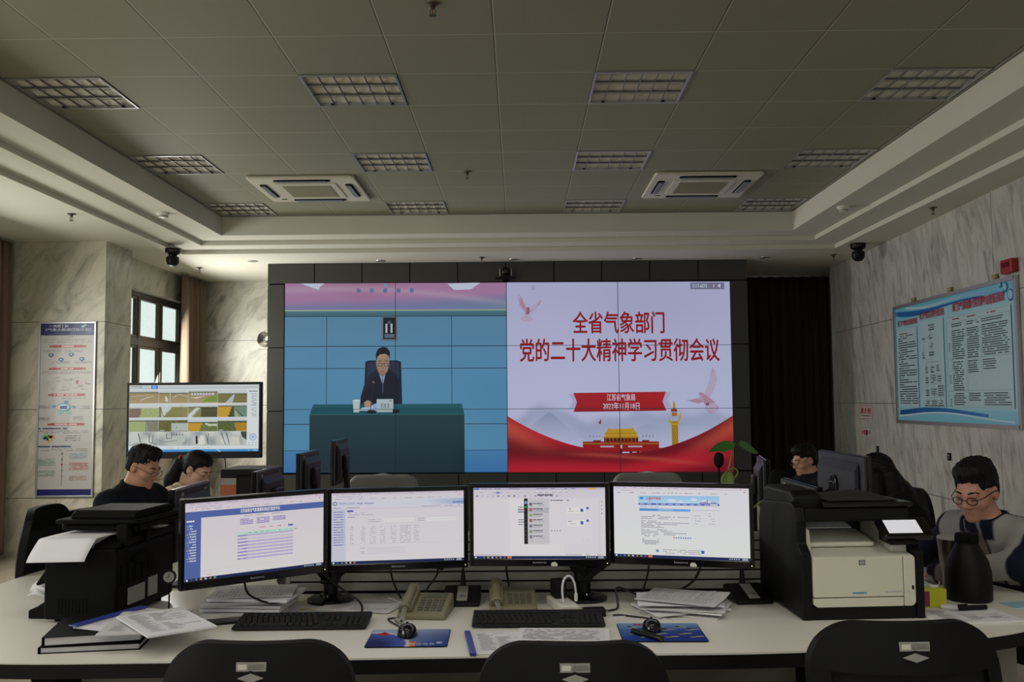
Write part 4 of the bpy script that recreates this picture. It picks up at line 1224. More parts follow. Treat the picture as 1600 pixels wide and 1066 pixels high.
for (x, y, w_, h) in ((86, 24, 14, 6), (70, 36, 8, 3), (87, 34, 8, 4), (88, 42, 8, 5), (70, 50, 6, 6), (86, 50, 12, 4), (76, 64, 6, 6), (88, 64, 9, 6), (102, 63, 8, 6), (75, 74, 8, 6), (88, 72, 12, 9), (103, 73, 9, 7), (75, 86, 9, 6), (88, 85, 12, 7), (103, 82, 14, 11), (75, 96, 9, 5.5), (88, 96, 13, 5), (104, 96, 10, 5)): fbox(x, y, w_, h)
for pts in ([(93, 30), (93, 34)], [(78, 37.5), (87, 36)], [(92, 38), (92, 42)], [(74, 39), (74, 50)], [(92, 47), (92, 64)], [(79, 60), (106, 60)], [(79, 60), (79, 64)], [(106, 60), (106, 63)], [(79, 70), (79, 74)], [(94, 70), (94, 72)], [(107, 69), (107, 73)], [(79, 80), (79, 96)], [(94, 81), (94, 96)], [(109, 80), (109, 96)]): B.line(pts, 0.3, ink)
B.scrib(72, 101, 116, 0.9, ink, rnd, dens=0.9, unit=0.6)
for xx in (128, 137, 166, 194, 246): B.line([(xx, 22), (xx, 102)], 0.25, rgb(120, 150, 160))
for yy in (22, 26.5, 60, 88, 102): B.line([(128, yy), (246, yy)], 0.25, rgb(110, 140, 150))
for x0, x1, ya, yb in ((138, 164, 28, 31), (168, 192, 28, 31), (196, 243, 28, 30), (138, 164, 34, 59), (168, 192, 34, 59), (196, 243, 33, 59), (138, 160, 62, 87), (168, 188, 62, 72), (196, 222, 62, 70), (138, 163, 90, 100), (168, 190, 90, 97), (196, 243, 90, 101)):
    y = ya
    while y < yb:
        B.scrib(x0, y, x0 + (x1 - x0) * rnd.uniform(0.75, 1), 0.95, ink, rnd, dens=0.93, unit=0.6); y += 1.9
for yy in (45, 74, 95):
    for k in range(4): B.rect(131, yy + 2 * k, 133, yy + 1.2 + 2 * k, ink)
for x0 in (140, 170, 206): B.scrib(x0, 23.6, x0 + 16, 1.1, rT, rnd, dens=0.95, unit=0.6)
B.build('printed_sheet', M_PRINT, nb)
bb = MB()
for yv in (9.2, 8.35, 7.5):
    p = loc(yv, 2.487, 0.018)
    bb.box(p[0] - 0.012, p[1] - 0.035, p[2] - 0.005, p[0] + 0.012, p[1] + 0.035, p[2] + 0.03)
    bb.build('hanging_clip', mat('brass_clip_%d' % int(yv * 10), rgb(150, 130, 80), 0.5), nb, bevel=0.004); bb = MB()

al = thing('fire_alarm_sounder', 'red alarm box on the right wall above the notice board corner', 'fire alarm', (wr(7.23), 7.23, 2.535))
MB().box(-0.060, -0.085, -0.045, 0.0, 0.085, 0.065).build('housing', RED, al, bevel=0.008)
MB().box(-0.066, -0.05, 0.0, -0.058, 0.05, 0.04).build('strobe_lens', mat('red_lens', rgb(96, 10, 14), 0.2), al)

def wall_sign(y0, y1, z0, z1, name, lab, drawfn):
    ym = (y0 + y1) / 2
    t = thing(name, lab, 'sign', (wr(ym), ym, (z0 + z1) / 2), 0)
    hw, hh = abs(y1 - y0) / 2, (z1 - z0) / 2
    MB().box(-0.006, -hw, -hh, 0.0, hw, hh).build('plate', WHITEP, t)
    a = Art(0, 0, 100, 60, (-0.0064, hw, hh), (0, -2 * hw, 0), (0, 0, -2 * hh), (-1, 0, 0), step=0.0006)
    drawfn(a)
    a.build('printed_face', M_PRINT, t)
def d1(a):
    a.rect(0, 0, 100, 60, rgb(198, 194, 188)); a.up(); a.frame(2, 1.5, 98, 58.5, 2, rgb(176, 60, 64)); a.up()
    a.text('消火栓', 10, 10, 92, 36, rgb(168, 24, 34), 2, 0.8)
    rr = random.Random(3); a.scrib(14, 43, 88, 4, rgb(90, 80, 80), rr, dens=0.9, unit=2)
def d2(a):
    a.rect(0, 0, 100, 60, rgb(196, 190, 186)); a.up(); a.frame(2, 1.5, 98, 58.5, 1.6, rgb(176, 120, 120)); a.up()
    a.text('火', 8, 14, 34, 44, rgb(168, 24, 34), 2, 0.8); a.text('警', 32, 14, 52, 46, rgb(168, 24, 34), 2, 0.5); a.rect(54, 12, 66, 48, rgb(30, 28, 30)); a.text('119', 68, 16, 92, 40, rgb(168, 24, 34), 2, 0.6)
wall_sign(10.955, 10.55, 1.285, 1.445, 'fire_hydrant_sign', 'white sign with red frame and three large red characters on the right wall', d1)
wall_sign(10.93, 10.60, 1.08, 1.185, 'fire_telephone_sign', 'smaller white and red sign directly under the red framed sign', d2)
for y, z, lab in ((10.40, 0.96, 'small black wall socket on the right wall below the white signs'), (8.53, 0.987, 'small black wall socket on the right wall above the man in the navy jacket')):
    t = thing('wall_socket', lab, 'socket', (wr(y), y, z), 0, 'black sockets on the right wall')
    MB().box(-0.008, -0.035, -0.035, 0, 0.035, 0.035).build('plate', BLACKM, t, bevel=0.003)
    MB().box(-0.0105, -0.014, 0.004, -0.007, 0.014, 0.018).box(-0.0105, -0.010, -0.018, -0.007, 0.010, -0.008).build('outlet', SILV, t)

t = thing('emergency_light', 'round chrome emergency lamp on the back wall at the edge of the video wall', 'emergency light', (-3.47, 12.72, 2.40))
MB().box(-0.11, -0.05, -0.13, 0.11, 0, -0.05).build('case', WHITEP, t, bevel=0.008)
b = MB(); b.X = Matrix.Rotation(PI / 2, 4, 'X')
b.lathe([(0.02, 0.0), (0.10, 0.0), (0.115, 0.05), (0.11, 0.075), (0.095, 0.072), (0.05, 0.035), (0.01, 0.03)], 28)
b.build('lamp_bowl', CHROME, t, smooth=True)
# ================================================================== the ring desk
DZ = 0.75
DESKTOP = mat('white_desk_laminate', rgb(234, 230, 218), 0.3, noise=0.015, nscale=5)
EDGE = mat('black_edge_band', rgb(11, 11, 12), 0.5, spec=0.25)
DGREY = mat('grey_desk_panel', rgb(118, 117, 108), 0.6)
LGREY = mat('light_grey_panel', rgb(150, 149, 143), 0.5)
SLATM = mat('slatted_aluminium_panel', rgb(158, 157, 148), 0.45, metal=0.15)
outer = [(-2.15, 7.3), (-2.15, 6.6), (-1.96, 6.05), (-1.86, 5.6), (-1.87, 5.05), (-2.02, 4.75), (-2.225, 4.46), (-2.255, 4.0), (-2.22, 3.55), (-2.10, 3.16), (-1.90, 2.93), (-1.6, 2.835), (-1.08, 2.832), (-0.319, 2.862), (0.30, 2.882), (0.753, 2.895), (1.168, 2.952), (1.554, 3.085), (1.75, 3.20), (1.92, 3.37), (1.995, 3.55), (2.0, 3.72), (1.955, 3.89), (1.87, 4.2), (1.82, 4.7), (1.86, 5.4), (1.93, 6.2), (1.95, 7.3)]
inner = [(1.16, 7.3), (1.16, 6.0), (1.15, 4.8), (1.10, 4.3), (0.98, 3.99), (0.80, 3.94), (0.0, 3.92), (-0.80, 3.90), (-1.0, 3.96), (-1.10, 4.3), (-1.13, 4.8), (-1.13, 6.0), (-1.13, 7.3)]
oc, ic = catmull(outer, 6), catmull(inner, 6)
dk = thing('ring_desk', 'long white curved control desk with black edge carrying the monitors and printers', 'desk', (0, 0, 0))
loop = [tuple(p[:2]) for p in oc] + [tuple(p[:2]) for p in ic]
def offs(loop, d):
    n = len(loop); out = []
    for i in range(n):
        a, b_, c = Vector(loop[i - 1]), Vector(loop[i]), Vector(loop[(i + 1) % n])
        t = (c - a).normalized(); out.append((b_.x + t.y * d, b_.y - t.x * d))
    return out
ar = sum(loop[i][0] * loop[(i + 1) % len(loop)][1] - loop[(i + 1) % len(loop)][0] * loop[i][1] for i in range(len(loop)))
if ar < 0: loop = loop[::-1]
MB().prism(offs(loop, -0.004), DZ - 0.03, DZ).build('desktop', DESKTOP, dk)
MB().prism(loop, DZ - 0.048, DZ - 0.006).build('edge_band', EDGE, dk)
# panels under the top, drawer fronts, legs
b = MB()
b.box(-1.50, 3.22, 0.08, 1.60, 3.25, DZ - 0.05)
b.build('modesty_panel', DGREY, dk)
for (x0, x1, y0, y1) in ((-1.585, -1.505, 3.05, 3.7), (0.93, 1.0, 3.1, 3.7), (-0.03, 0.03, 3.1, 3.7), (1.60, 1.67, 3.2, 3.75)):
    MB().box(x0, y0, 0, x1, y1, DZ - 0.05).build('leg_panel', BLACKM if x0 < 1.5 else DGREY, dk, bevel=0.004)
for (xa, ya) in ((-2.0, 4.9), (-1.25, 4.9), (-1.85, 6.9), (-1.25, 6.9), (1.8, 5.0), (1.25, 5.0), (1.85, 6.9), (1.25, 6.9)):
    MB().cyl((xa, ya, 0), (xa, ya, DZ - 0.05), 0.03).build('leg', SILV, dk, smooth=True)
# slatted screen behind the monitors
t = thing('slatted_tool_rail', 'low grey slatted panel standing on the desk behind the four monitors', 'desk screen', (0.05, 3.80, DZ))
b = MB()
b.box(-0.98, 0.012, 0.0, 0.98, 0.03, 0.235)
b.build('back_panel', BLACKM, t)
for q in range(6):
    z = 0.012 + q * 0.0385
    b = MB().prism_axis([(0.011, z), (-0.004, z + 0.002), (-0.006, z + 0.028), (0.002, z + 0.033), (0.011, z + 0.033)], -0.98, 0.98, 'x')
    b.build('slat', SLATM, t)
for s in (-1, 1): MB().box(s * 0.985 - 0.006, -0.012, 0, s * 0.985 + 0.006, 0.035, 0.24).build('end_cap', LGREY, t)

# ================================================================== monitors
M_BACK = mat('monitor_back_plastic', rgb(26, 26, 31), 0.5, bump=0.1, bscale=700)
LOGO = mat('silver_lettering', rgb(150, 150, 156), 0.35)
LED = bpy.data.materials.new('power_led'); LED.use_nodes = True
LED.node_tree.nodes['Principled BSDF'].inputs['Emission Color'].default_value = (0.9, 1.0, 0.3, 1); LED.node_tree.nodes['Principled BSDF'].inputs['Emission Strength'].default_value = 1.0
def plate_text(a, s, x0, y0, x1, y1, c): a.text(s, x0, y0, x1, y1, c, 2)
def monitor_body(t, W, H, zc, bez=(0.0155, 0.017, 0.0155, 0.028), deep=0.045):
    """screen faces local -y, panel centre at height zc; bez = left, top, right, bottom"""
    l, tp, r, bt = bez
    z0, z1 = zc - H / 2, zc + H / 2
    b = MB()
    b.box(-W / 2, -0.010, z0, -W / 2 + l, 0.012, z1).box(W / 2 - r, -0.010, z0, W / 2, 0.012, z1)
    b.box(-W / 2 + l, -0.010, z1 - tp, W / 2 - r, 0.012, z1).box(-W / 2 + l, -0.010, z0, W / 2 - r, 0.012, z0 + bt)
    b.build('bezel', GLOSSB, t, bevel=0.003)
    b = MB().box(-W / 2 + 0.004, 0.010, z0 + 0.004, W / 2 - 0.004, 0.026, z1 - 0.004)
    b.prism_axis([(0.026, z0 + 0.02), (deep, z0 + 0.05), (deep, z1 - 0.07), (0.026, z1 - 0.03)], -W / 2 + 0.06, W / 2 - 0.06, 'x')
    return b.build('back_shell', M_BACK, t, bevel=0.004)

def desk_monitor(pa, pb, label, draw, seedname):
    """pa, pb: (x, y, ztop, zbottom) of the left and right edges"""
    a, c = Vector(pa[:2]), Vector(pb[:2])
    W = (c - a).length; H = (pa[2] - pa[3] + pb[2] - pb[3]) / 2; zc = (pa[2] + pa[3] + pb[2] + pb[3]) / 4
    rz = math.atan2(c.y - a.y, c.x - a.x)
    t = thing('computer_monitor', label, 'monitor', ((a.x + c.x) / 2, (a.y + c.y) / 2, zc), rz, 'four lit desk monitors')
    monitor_body(t, W, H, 0.0)
    l, tp, r, bt = 0.0155, 0.017, 0.0155, 0.028
    A2 = Art(0, 0, 160, 90, (-W / 2 + l, -0.006, H / 2 - tp), (W - l - r, 0, 0), (0, 0, -(H - tp - bt)), (0, -1, 0), step=0.00025)
    draw(A2)
    A2.dim(lambda p: (0.84, 0.84, 0.81) if seedname == 3 else (0.80, 0.80, 0.71))
    A2.build('screen', M_SCREEN, t)
    L2 = Art(0, 0, 100, 10, (-0.05, -0.0103, -H / 2 + 0.020), (0.10, 0, 0), (0, 0, -0.010), (0, -1, 0), step=0.0002)
    L2.text('lenovo', 25, 1, 75, 9, rgb(170, 170, 176))
    L2.mb.build('brand_lettering', M_PRINT, t)
    MB().box(W / 2 - 0.012, -0.0112, -H / 2 + 0.010, W / 2 - 0.009, -0.0098, -H / 2 + 0.013).build('power_light', LED, t)
    return t, rz
def taskbar(a, n=7, rnd=None, c=rgb(24, 36, 86)):
    a.rect(0, 86.6, 160, 90, c); a.up()
    cols = [rgb(220, 226, 236), rgb(70, 90, 140), rgb(110, 130, 170), rgb(220, 180, 90), rgb(200, 210, 220), rgb(206, 120, 60), rgb(90, 190, 120), rgb(200, 70, 60), rgb(70, 130, 210)]
    for k in range(n): a.rect(1.5 + k * 5, 87.3, 3.6 + k * 5, 89.3, cols[k % len(cols)])
    for k in range(5): a.rect(136 + k * 2.6, 87.6, 137.4 + k * 2.6, 89, rgb(190, 196, 210))
    a.rect(151, 87.2, 157, 88, rgb(206, 210, 222)); a.rect(150.5, 88.6, 157.5, 89.4, rgb(206, 210, 222)); a.up()
LIL = rgb(222, 216, 236)
INK, INKL, BLU = rgb(120, 116, 140), rgb(170, 164, 190), rgb(84, 104, 178)
def tabs(a, rnd, top=rgb(212, 200, 226)):
    a.rect(0, 0, 160, 3, top); a.up()
    for k in range(6): a.scrib(3 + k * 21, 1.1, 15 + k * 21, 0.8, INKL, rnd, unit=0.5)
    a.scrib(3, 4.4, 40, 0.7, INKL, rnd, unit=0.5)
    for k in range(10): a.scrib(4 + k * 14, 7.2, 12 + k * 14, 0.8, INKL, rnd, unit=0.5)
    a.rect(150, 1, 151.4, 2, rgb(220, 110, 110)); a.rect(154, 4, 156, 5.6, rgb(226, 130, 130)); a.up()
def draw_one(a):
    rnd = random.Random(1)
    a.vgrad(0, 0, 160, 90, rgb(222, 212, 232), rgb(226, 222, 234)); a.up()
    tabs(a, rnd)
    a.up(); a.rect(0, 10, 160, 17.5, BLU); a.rect(0, 17.5, 17, 86.6, BLU); a.up()
    a.text('江苏省综合气象观测系统运行监控平台', 60, 11, 106, 15.6, rgb(236, 232, 246), 2, 0.08)
    a.scrib(1.5, 20, 10, 1.8, rgb(226, 226, 244), rnd, unit=0.6, dens=0.95)
    for k in range(14): a.rect(2 + (k % 3) * 1.0, 26 + k * 3.1, 2.8 + (k % 3), 27 + k * 3.1, rgb(226, 226, 244)); a.scrib(4 + (k % 3), 25.6 + k * 3.1, 12, 1.4, rgb(206, 208, 236), rnd, unit=0.6, dens=0.9)
    a.scrib(61, 18.6, 110, 1.6, rgb(196, 190, 204), rnd, unit=0.8)
    for x0, n in ((60, 4), (79, 4), (98, 3)):
        for k in range(n): a.scrib(x0, 23 + k * 1.9, x0 + 15, 1.0, rgb(130, 112, 206), rnd, unit=0.6, dens=0.92)
    a.scrib(82, 34.5, 112, 1.0, rgb(206, 130, 150), rnd, unit=0.6); a.rect(116, 34.3, 122, 36.5, rgb(90, 110, 200))
    a.rect(57, 39, 122, 42, rgb(190, 226, 222)); a.up()
    for k in range(8): a.rect(57, 42 + k * 3.9, 122, 44 + k * 3.9, rgb(190, 178, 228) if k % 2 == 0 or k > 1 else rgb(206, 200, 232))
    a.up()
    for k in range(9): a.line([(69 + k * 6.6, 39), (69 + k * 6.6, 73)], 0.15, rgb(180, 170, 214)); a.scrib(70 + k * 6.6, 40, 74 + k * 6.6, 0.8, rgb(80, 150, 130), rnd, unit=0.5)
    for k in range(8): a.scrib(57.5, 42.6 + k * 3.9, 68, 0.9, rgb(120, 108, 190), rnd, unit=0.5, dens=0.95)
    a.line([(17, 79), (160, 77)], 0.2, rgb(206, 204, 214)); a.scrib(24, 83.5, 34, 0.8, rgb(220, 150, 150), rnd, unit=0.5)
    taskbar(a, 7)
def draw_two(a):
    rnd = random.Random(2)
    a.vgrad(0, 0, 160, 90, rgb(220, 214, 236), rgb(226, 222, 236)); a.up()
    tabs(a, rnd)
    a.rect(0, 9.5, 160, 17, rgb(214, 216, 240)); a.up(); a.poly([(112, 9.5), (160, 9.5), (160, 17), (122, 17)], [rgb(208, 214, 240), rgb(170, 190, 232), rgb(160, 180, 228), rgb(210, 214, 240)]); a.rect(146, 13.6, 160, 15.6, rgb(104, 120, 196)); a.up()
    a.disc(4, 13.4, 2.6, rgb(96, 110, 150), 14); a.up(); a.disc(4, 13.4, 1.5, rgb(214, 216, 240), 12)
    a.text('气象资料业务系统', 8, 11.8, 28, 15, rgb(100, 108, 190)); a.scrib(30, 12.6, 37, 1.9, rgb(150, 150, 196), rnd, unit=0.6, dens=0.95); a.scrib(39, 12.8, 50, 1.6, rgb(150, 150, 196), rnd, unit=0.5)
    a.scrib(2, 18.2, 36, 1.0, rgb(150, 150, 200), rnd, unit=0.6); a.scrib(108, 18.2, 156, 0.9, rgb(170, 160, 190), rnd, unit=0.6)
    a.line([(0, 20.3), (160, 20.3)], 0.3, rgb(160, 160, 214))
    a.rect(0, 20.8, 17, 86.6, rgb(206, 208, 234)); a.up()
    for k in range(14): a.rect(1, 23 + k * 3.2, 16, 24.9 + k * 3.2, rgb(190, 194, 228)); a.scrib(2.5, 23.5 + k * 3.2, 14, 0.9, rgb(110, 116, 190), rnd, unit=0.6, dens=0.9)
    a.rect(18.5, 22, 26, 24.2, rgb(84, 92, 190)); a.up()
    a.scrib(20, 25.4, 40, 0.8, INKL, rnd, unit=0.6); a.scrib(21, 27.6, 50, 0.8, INKL, rnd, unit=0.6); a.scrib(19, 30.4, 28, 0.8, rgb(140, 130, 190), rnd, unit=0.6)
    for y in (34, 36.6): a.scrib(40, y, 58, 0.8, INKL, rnd, unit=0.6); a.rect(62, y - 0.4, 100, y + 1.2, rgb(232, 230, 242)); a.scrib(104, y, 112, 0.8, INKL, rnd, unit=0.6); a.rect(114, y - 0.4, 150, y + 1.2, rgb(232, 230, 242))
    for y in [43 + k * 2.6 for k in range(9)]:
        for x, w_ in ((22, 4), (35, 5), (46, 7), (58, 6), (71, 6), (82, 13), (99, 6)): a.scrib(x, y, x + w_, 1.0, rgb(176, 172, 186), rnd, unit=0.7, dens=0.8, word=(1, 3))
    a.line([(18, 66.5), (158, 64.5)], 0.25, rgb(200, 200, 220))
    for y in (70, 72.4, 74.8, 77): a.scrib(34, y, 40, 0.8, INKL, rnd, unit=0.5); a.rect(42, y - 0.4, 88, y + 1.3, rgb(216, 212, 228))
    taskbar(a, 6)
def draw_three(a):
    rnd = random.Random(3)
    a.vgrad(0, 0, 160, 90, rgb(218, 212, 234), rgb(228, 222, 238)); a.up()
    a.rect(0, 0, 160, 2.6, rgb(196, 190, 226)); a.up(); a.rect(0.5, 0.4, 7, 2.4, rgb(92, 100, 220)); a.rect(140, 0.4, 149, 2.6, rgb(230, 176, 90))
    for k in range(7): a.scrib(9 + k * 17, 0.8, 22 + k * 17, 0.9, rgb(120, 112, 160), rnd, unit=0.6)
    a.rect(28, 5.2, 32, 7.2, rgb(96, 110, 220))
    for k in range(14): a.scrib(8 + k * 8, 5.6, 12 + k * 8, 0.9, INKL, rnd, unit=0.5, dens=0.95)
    for k in range(16): a.rect(3 + k * 6.5, 9.2, 5.6 + k * 6.5, 11.6, rnd.choice([INKL, rgb(200, 196, 216), rgb(150, 150, 180)]))
    a.scrib(78, 8, 97, 2.4, rgb(110, 106, 130), rnd, unit=0.7, dens=0.9)
    a.rect(0, 13.4, 160, 84, rgb(224, 220, 236)); a.up(); a.rect(44, 13.4, 110, 84, rgb(230, 226, 240)); a.up()
    for y, w_ in ((24, 6), (27, 8), (30.4, 7), (40, 7), (43, 8), (46.2, 6)): a.scrib(54.5, y, 54.5 + w_, 1.1, INK, rnd, unit=0.6, dens=0.95)
    a.rect(54, 26.4, 61, 32, rgb(190, 190, 206)); a.line([(110, 60), (110, 86)], 0.2, rgb(200, 198, 210)); a.up()
    # chat window
    a.rect(61.5, 13.6, 145, 71.5, rgb(226, 222, 240)); a.up(); a.rect(66, 13.6, 92, 71.5, rgb(206, 204, 220)); a.rect(61.5, 13.6, 66, 71.5, rgb(28, 28, 34)); a.up()
    a.rect(62.3, 17, 65.2, 20.6, rgb(150, 160, 220)); a.rect(62.9, 23.6, 64.6, 25.4, rgb(60, 206, 110))
    for k in range(8): a.rect(63.1, 29.3 + k * 5, 64.3, 30.6 + k * 5, rgb(78, 80, 90))
    a.rect(66, 25.4, 92, 32, rgb(188, 186, 206)); a.up()
    cols = [rgb(90, 110, 130), rgb(196, 90, 96), rgb(150, 170, 110), rgb(170, 90, 90), rgb(110, 120, 160), rgb(140, 160, 140), rgb(120, 130, 150)]
    for k in range(7): a.rect(68, 19 + k * 6.9, 71.4, 23 + k * 6.9, cols[k]); a.scrib(72.6, 19.4 + k * 6.9, 84, 1.2, rgb(84, 80, 100), rnd, unit=0.6, dens=0.95); a.scrib(72.6, 21.8 + k * 6.9, 86, 0.8, rgb(160, 156, 176), rnd, unit=0.6)
    a.scrib(93.5, 15.4, 116, 1.3, rgb(100, 96, 120), rnd, unit=0.6, dens=0.95)
    for y in (25, 41): a.rect(114, y, 135, y + 8, rgb(236, 234, 244)); a.scrib(115, y + 1.4, 121, 1.0, INK, rnd, unit=0.5); a.scrib(115, y + 4.6, 127, 0.8, INKL, rnd, unit=0.5); a.up(); a.poly([(130, y + 1.4), (132.2, y + 1.4), (133.4, y + 2.6), (133.4, y + 5.8), (130, y + 5.8)], rgb(76, 92, 200)); a.disc(138.6, y + 1, 1.7, rgb(92, 104, 190), 14)
    for k in range(4): a.disc(95 + k * 3.4, 54.6, 0.8, rgb(130, 126, 150), 8)
    a.scrib(132, 70 - 3, 140, 1.4, rgb(206, 212, 220), rnd, unit=0.6)
    a.rect(152.6, 15, 153, 84, rgb(200, 196, 214))
    for k in range(4): a.rect(155.2, 17 + k * 5, 156.6, 18.4 + k * 5, rgb(130, 120, 190))
    a.scrib(2, 84.6, 32, 0.9, INKL, rnd, unit=0.6); a.scrib(112, 84.6, 156, 0.9, INKL, rnd, unit=0.8)
    taskbar(a, 8)
    a.rect(41, 86.8, 46, 89.8, rgb(206, 120, 80))
def draw_four(a):
    rnd = random.Random(4)
    a.vgrad(0, 0, 160, 90, rgb(222, 220, 232), rgb(226, 228, 228)); a.up()
    tabs(a, rnd, rgb(214, 206, 222))
    for k in range(8): a.rect(6 + k * 16, 6.6, 7.4 + k * 16, 8, rnd.choice([rgb(210, 90, 90), rgb(90, 150, 220), rgb(120, 190, 120), rgb(230, 180, 90)]))
    a.poly([(30, 11.4), (126, 10.4), (126, 22.4), (30, 23)], [rgb(140, 200, 236), rgb(150, 196, 238), rgb(206, 224, 244), rgb(180, 222, 244)]); a.up()
    for x, y, r in ((70, 17, 5), (80, 19, 4), (96, 15, 4), (110, 18, 6)): a.disc(x, y, r, rgb(206, 226, 244), 16, r * 0.5)
    a.up()
    a.disc(34, 14.4, 2.6, rgb(70, 140, 200), 14, 1.6); a.text('上海市气象局', 39, 12.4, 57, 16.4, rgb(200, 60, 80), 2, 0.08); a.scrib(39, 17.6, 57, 0.8, rgb(210, 120, 130), rnd, unit=0.6)
    for k in range(14): a.rect(103 + k * 1.5, 19.6 - rnd.uniform(0.5, 2.4), 104 + k * 1.5, 20.4, rgb(120, 100, 160))
    a.line([(112, 12.4), (112, 20)], 0.4, rgb(150, 110, 160)); a.disc(112, 16.6, 0.9, rgb(170, 90, 140), 8)
    a.poly([(30, 20.6), (126, 19.8), (126, 22.6), (30, 23.2)], rgb(86, 112, 196)); a.up()
    for k in range(10): a.scrib(32 + k * 8.5, 21.2, 37 + k * 8.5, 0.8, rgb(216, 222, 244), rnd, unit=0.5, dens=0.95)
    a.rect(115, 20.6, 124, 22, rgb(236, 238, 248))
    a.scrib(32, 25, 58, 0.8, INKL, rnd, unit=0.6)
    a.hgrad(31, 27.4, 92, 30.6, rgb(70, 140, 220), rgb(120, 170, 232)); a.rect(94.5, 27.4, 126, 29, rgb(206, 208, 224)); a.up()
    a.scrib(54, 28.4, 72, 1.1, rgb(190, 214, 244), rnd, unit=0.6)
    a.frame(94.5, 29, 126, 47, 0.2, rgb(200, 200, 210))
    for k in range(5): a.scrib(97, 32 + k * 3.2, 104, 0.8, INKL, rnd, unit=0.5); a.scrib(113, 32 + k * 3.2, 120, 0.8, INKL, rnd, unit=0.5)
    a.scrib(47, 35.4, 56, 0.9, INK, rnd, unit=0.5)
    for y, x1 in ((37.6, 90), (39.8, 70), (43, 56), (45, 90), (47, 76), (49, 56), (51, 60), (54, 64), (56, 70), (58, 88), (60, 74), (62, 50)): a.scrib(33, y, x1, 0.8, rgb(140, 136, 160), rnd, unit=0.6, dens=0.85)
    for k in range(4): a.scrib(34, 66 + k * 2, 54, 0.9, rgb(130, 128, 150), rnd, unit=0.6)
    for k in range(8): a.rect(71 + k * 2.8, 63.2, 72.8 + k * 2.8, 64.6, rgb(226, 90, 60) if k == 0 else rgb(80, 110, 200))
    for k in range(3): a.scrib(58, 79 + k * 2.2, 104, 0.8, rgb(150, 148, 160), rnd, unit=0.6)
    a.disc(52, 81, 1.9, rgb(110, 140, 210), 14); a.rect(103.6, 79, 107.4, 83, rgb(70, 100, 190))
    taskbar(a, 9)
    a.rect(41, 86.8, 46, 89.8, rgb(206, 120, 80)); a.rect(0, 86.6, 0.1, 86.7, LIL)
MON = [((-1.1385, 3.13, 1.2005, 0.8955), (-0.7175, 3.47, 1.2065, 0.901), 'leftmost of the four lit monitors, web page with purple striped table', draw_one),
       ((-0.718, 3.49, 1.1995, 0.8925), (-0.200, 3.575, 1.2015, 0.8945), 'second lit monitor from the left, pale lilac list page', draw_two),
       ((-0.189, 3.52, 1.2115, 0.9045), (0.3335, 3.50, 1.2175, 0.9105), 'third lit monitor from the left, document page with a dark-edged chat window', draw_three),
       ((0.342, 3.555, 1.211, 0.9045), (0.8505, 3.417, 1.2165, 0.911), 'rightmost of the four lit monitors, web page with blue city banner', draw_four)]
MONS = [desk_monitor(a, c, lab, fn, k) for k, (a, c, lab, fn) in enumerate(MON)]
# small printed stickers on the bezels of the two right-hand screens belong to those screens
for k, px in ((2, 0.055), (3, 0.045)):
    t, rz = MONS[k]
    MB().prism_axis([(px - 0.012, -0.1525), (px + 0.010, -0.1525), (px + 0.012, -0.146), (px + 0.004, -0.137), (px - 0.008, -0.138), (px - 0.013, -0.144)], -0.0108, -0.0100, 'y').build('sticker', WHITEP, t)

# dual monitor arms
def dual_arm(x, y, targets, lab):
    t = thing('twin_screen_stand', lab, 'monitor stand', (x, y, DZ), 0, 'double monitor stands')
    MB().lathe([(0.01, 0), (0.092, 0.0), (0.092, 0.010), (0.08, 0.018), (0.045, 0.022), (0.04, 0.03), (0.01, 0.03)], 32).build('base', GLOSSB, t, smooth=True)
    MB().cyl((0, 0, 0.028), (0, 0, 0.135), 0.028).build('post', BLACK, t, smooth=True)
    MB().box(-0.035, -0.035, 0.07, 0.035, 0.035, 0.115).build('clamp', BLACK, t, bevel=0.008)
    for (tx, ty, tz) in targets:
        p0 = Vector((0, -0.01, 0.09)); p3 = Vector((tx - x, ty - y, tz - DZ)); d = p3 - p0
        p1 = p0 + Vector((d.x * 0.35, d.y * 0.3 + 0.02, d.z * 0.45)); 
        b = MB()
        dd = (p1 - p0).normalized(); sd = Vector((-dd.y, dd.x, 0)).normalized() * 0.022 if abs(dd.z) < 0.99 else Vector((0.02, 0, 0))
        b.tube([p0, p1, p0 + d * 0.75, p3], [0.026, 0.024, 0.02, 0.018], 8)
        b.build('arm', BLACK, t, smooth=True)
        MB().ball(tuple(p1), 0.030, 14, 10).build('joint', GLOSSB, t, smooth=True)
        MB().cbox(p3.x, p3.y + 0.012, p3.z, 0.10, 0.012, 0.10).build('mount_plate', BLACK, t, bevel=0.003)
dual_arm(-0.74, 3.67, [(-0.93, 3.385, 1.03), (-0.47, 3.60, 1.03)], 'black double-armed stand carrying the two left lit screens')
dual_arm(0.245, 3.675, [(0.06, 3.575, 1.05), (0.61, 3.56, 1.05)], 'black double-armed stand carrying the two right lit screens')

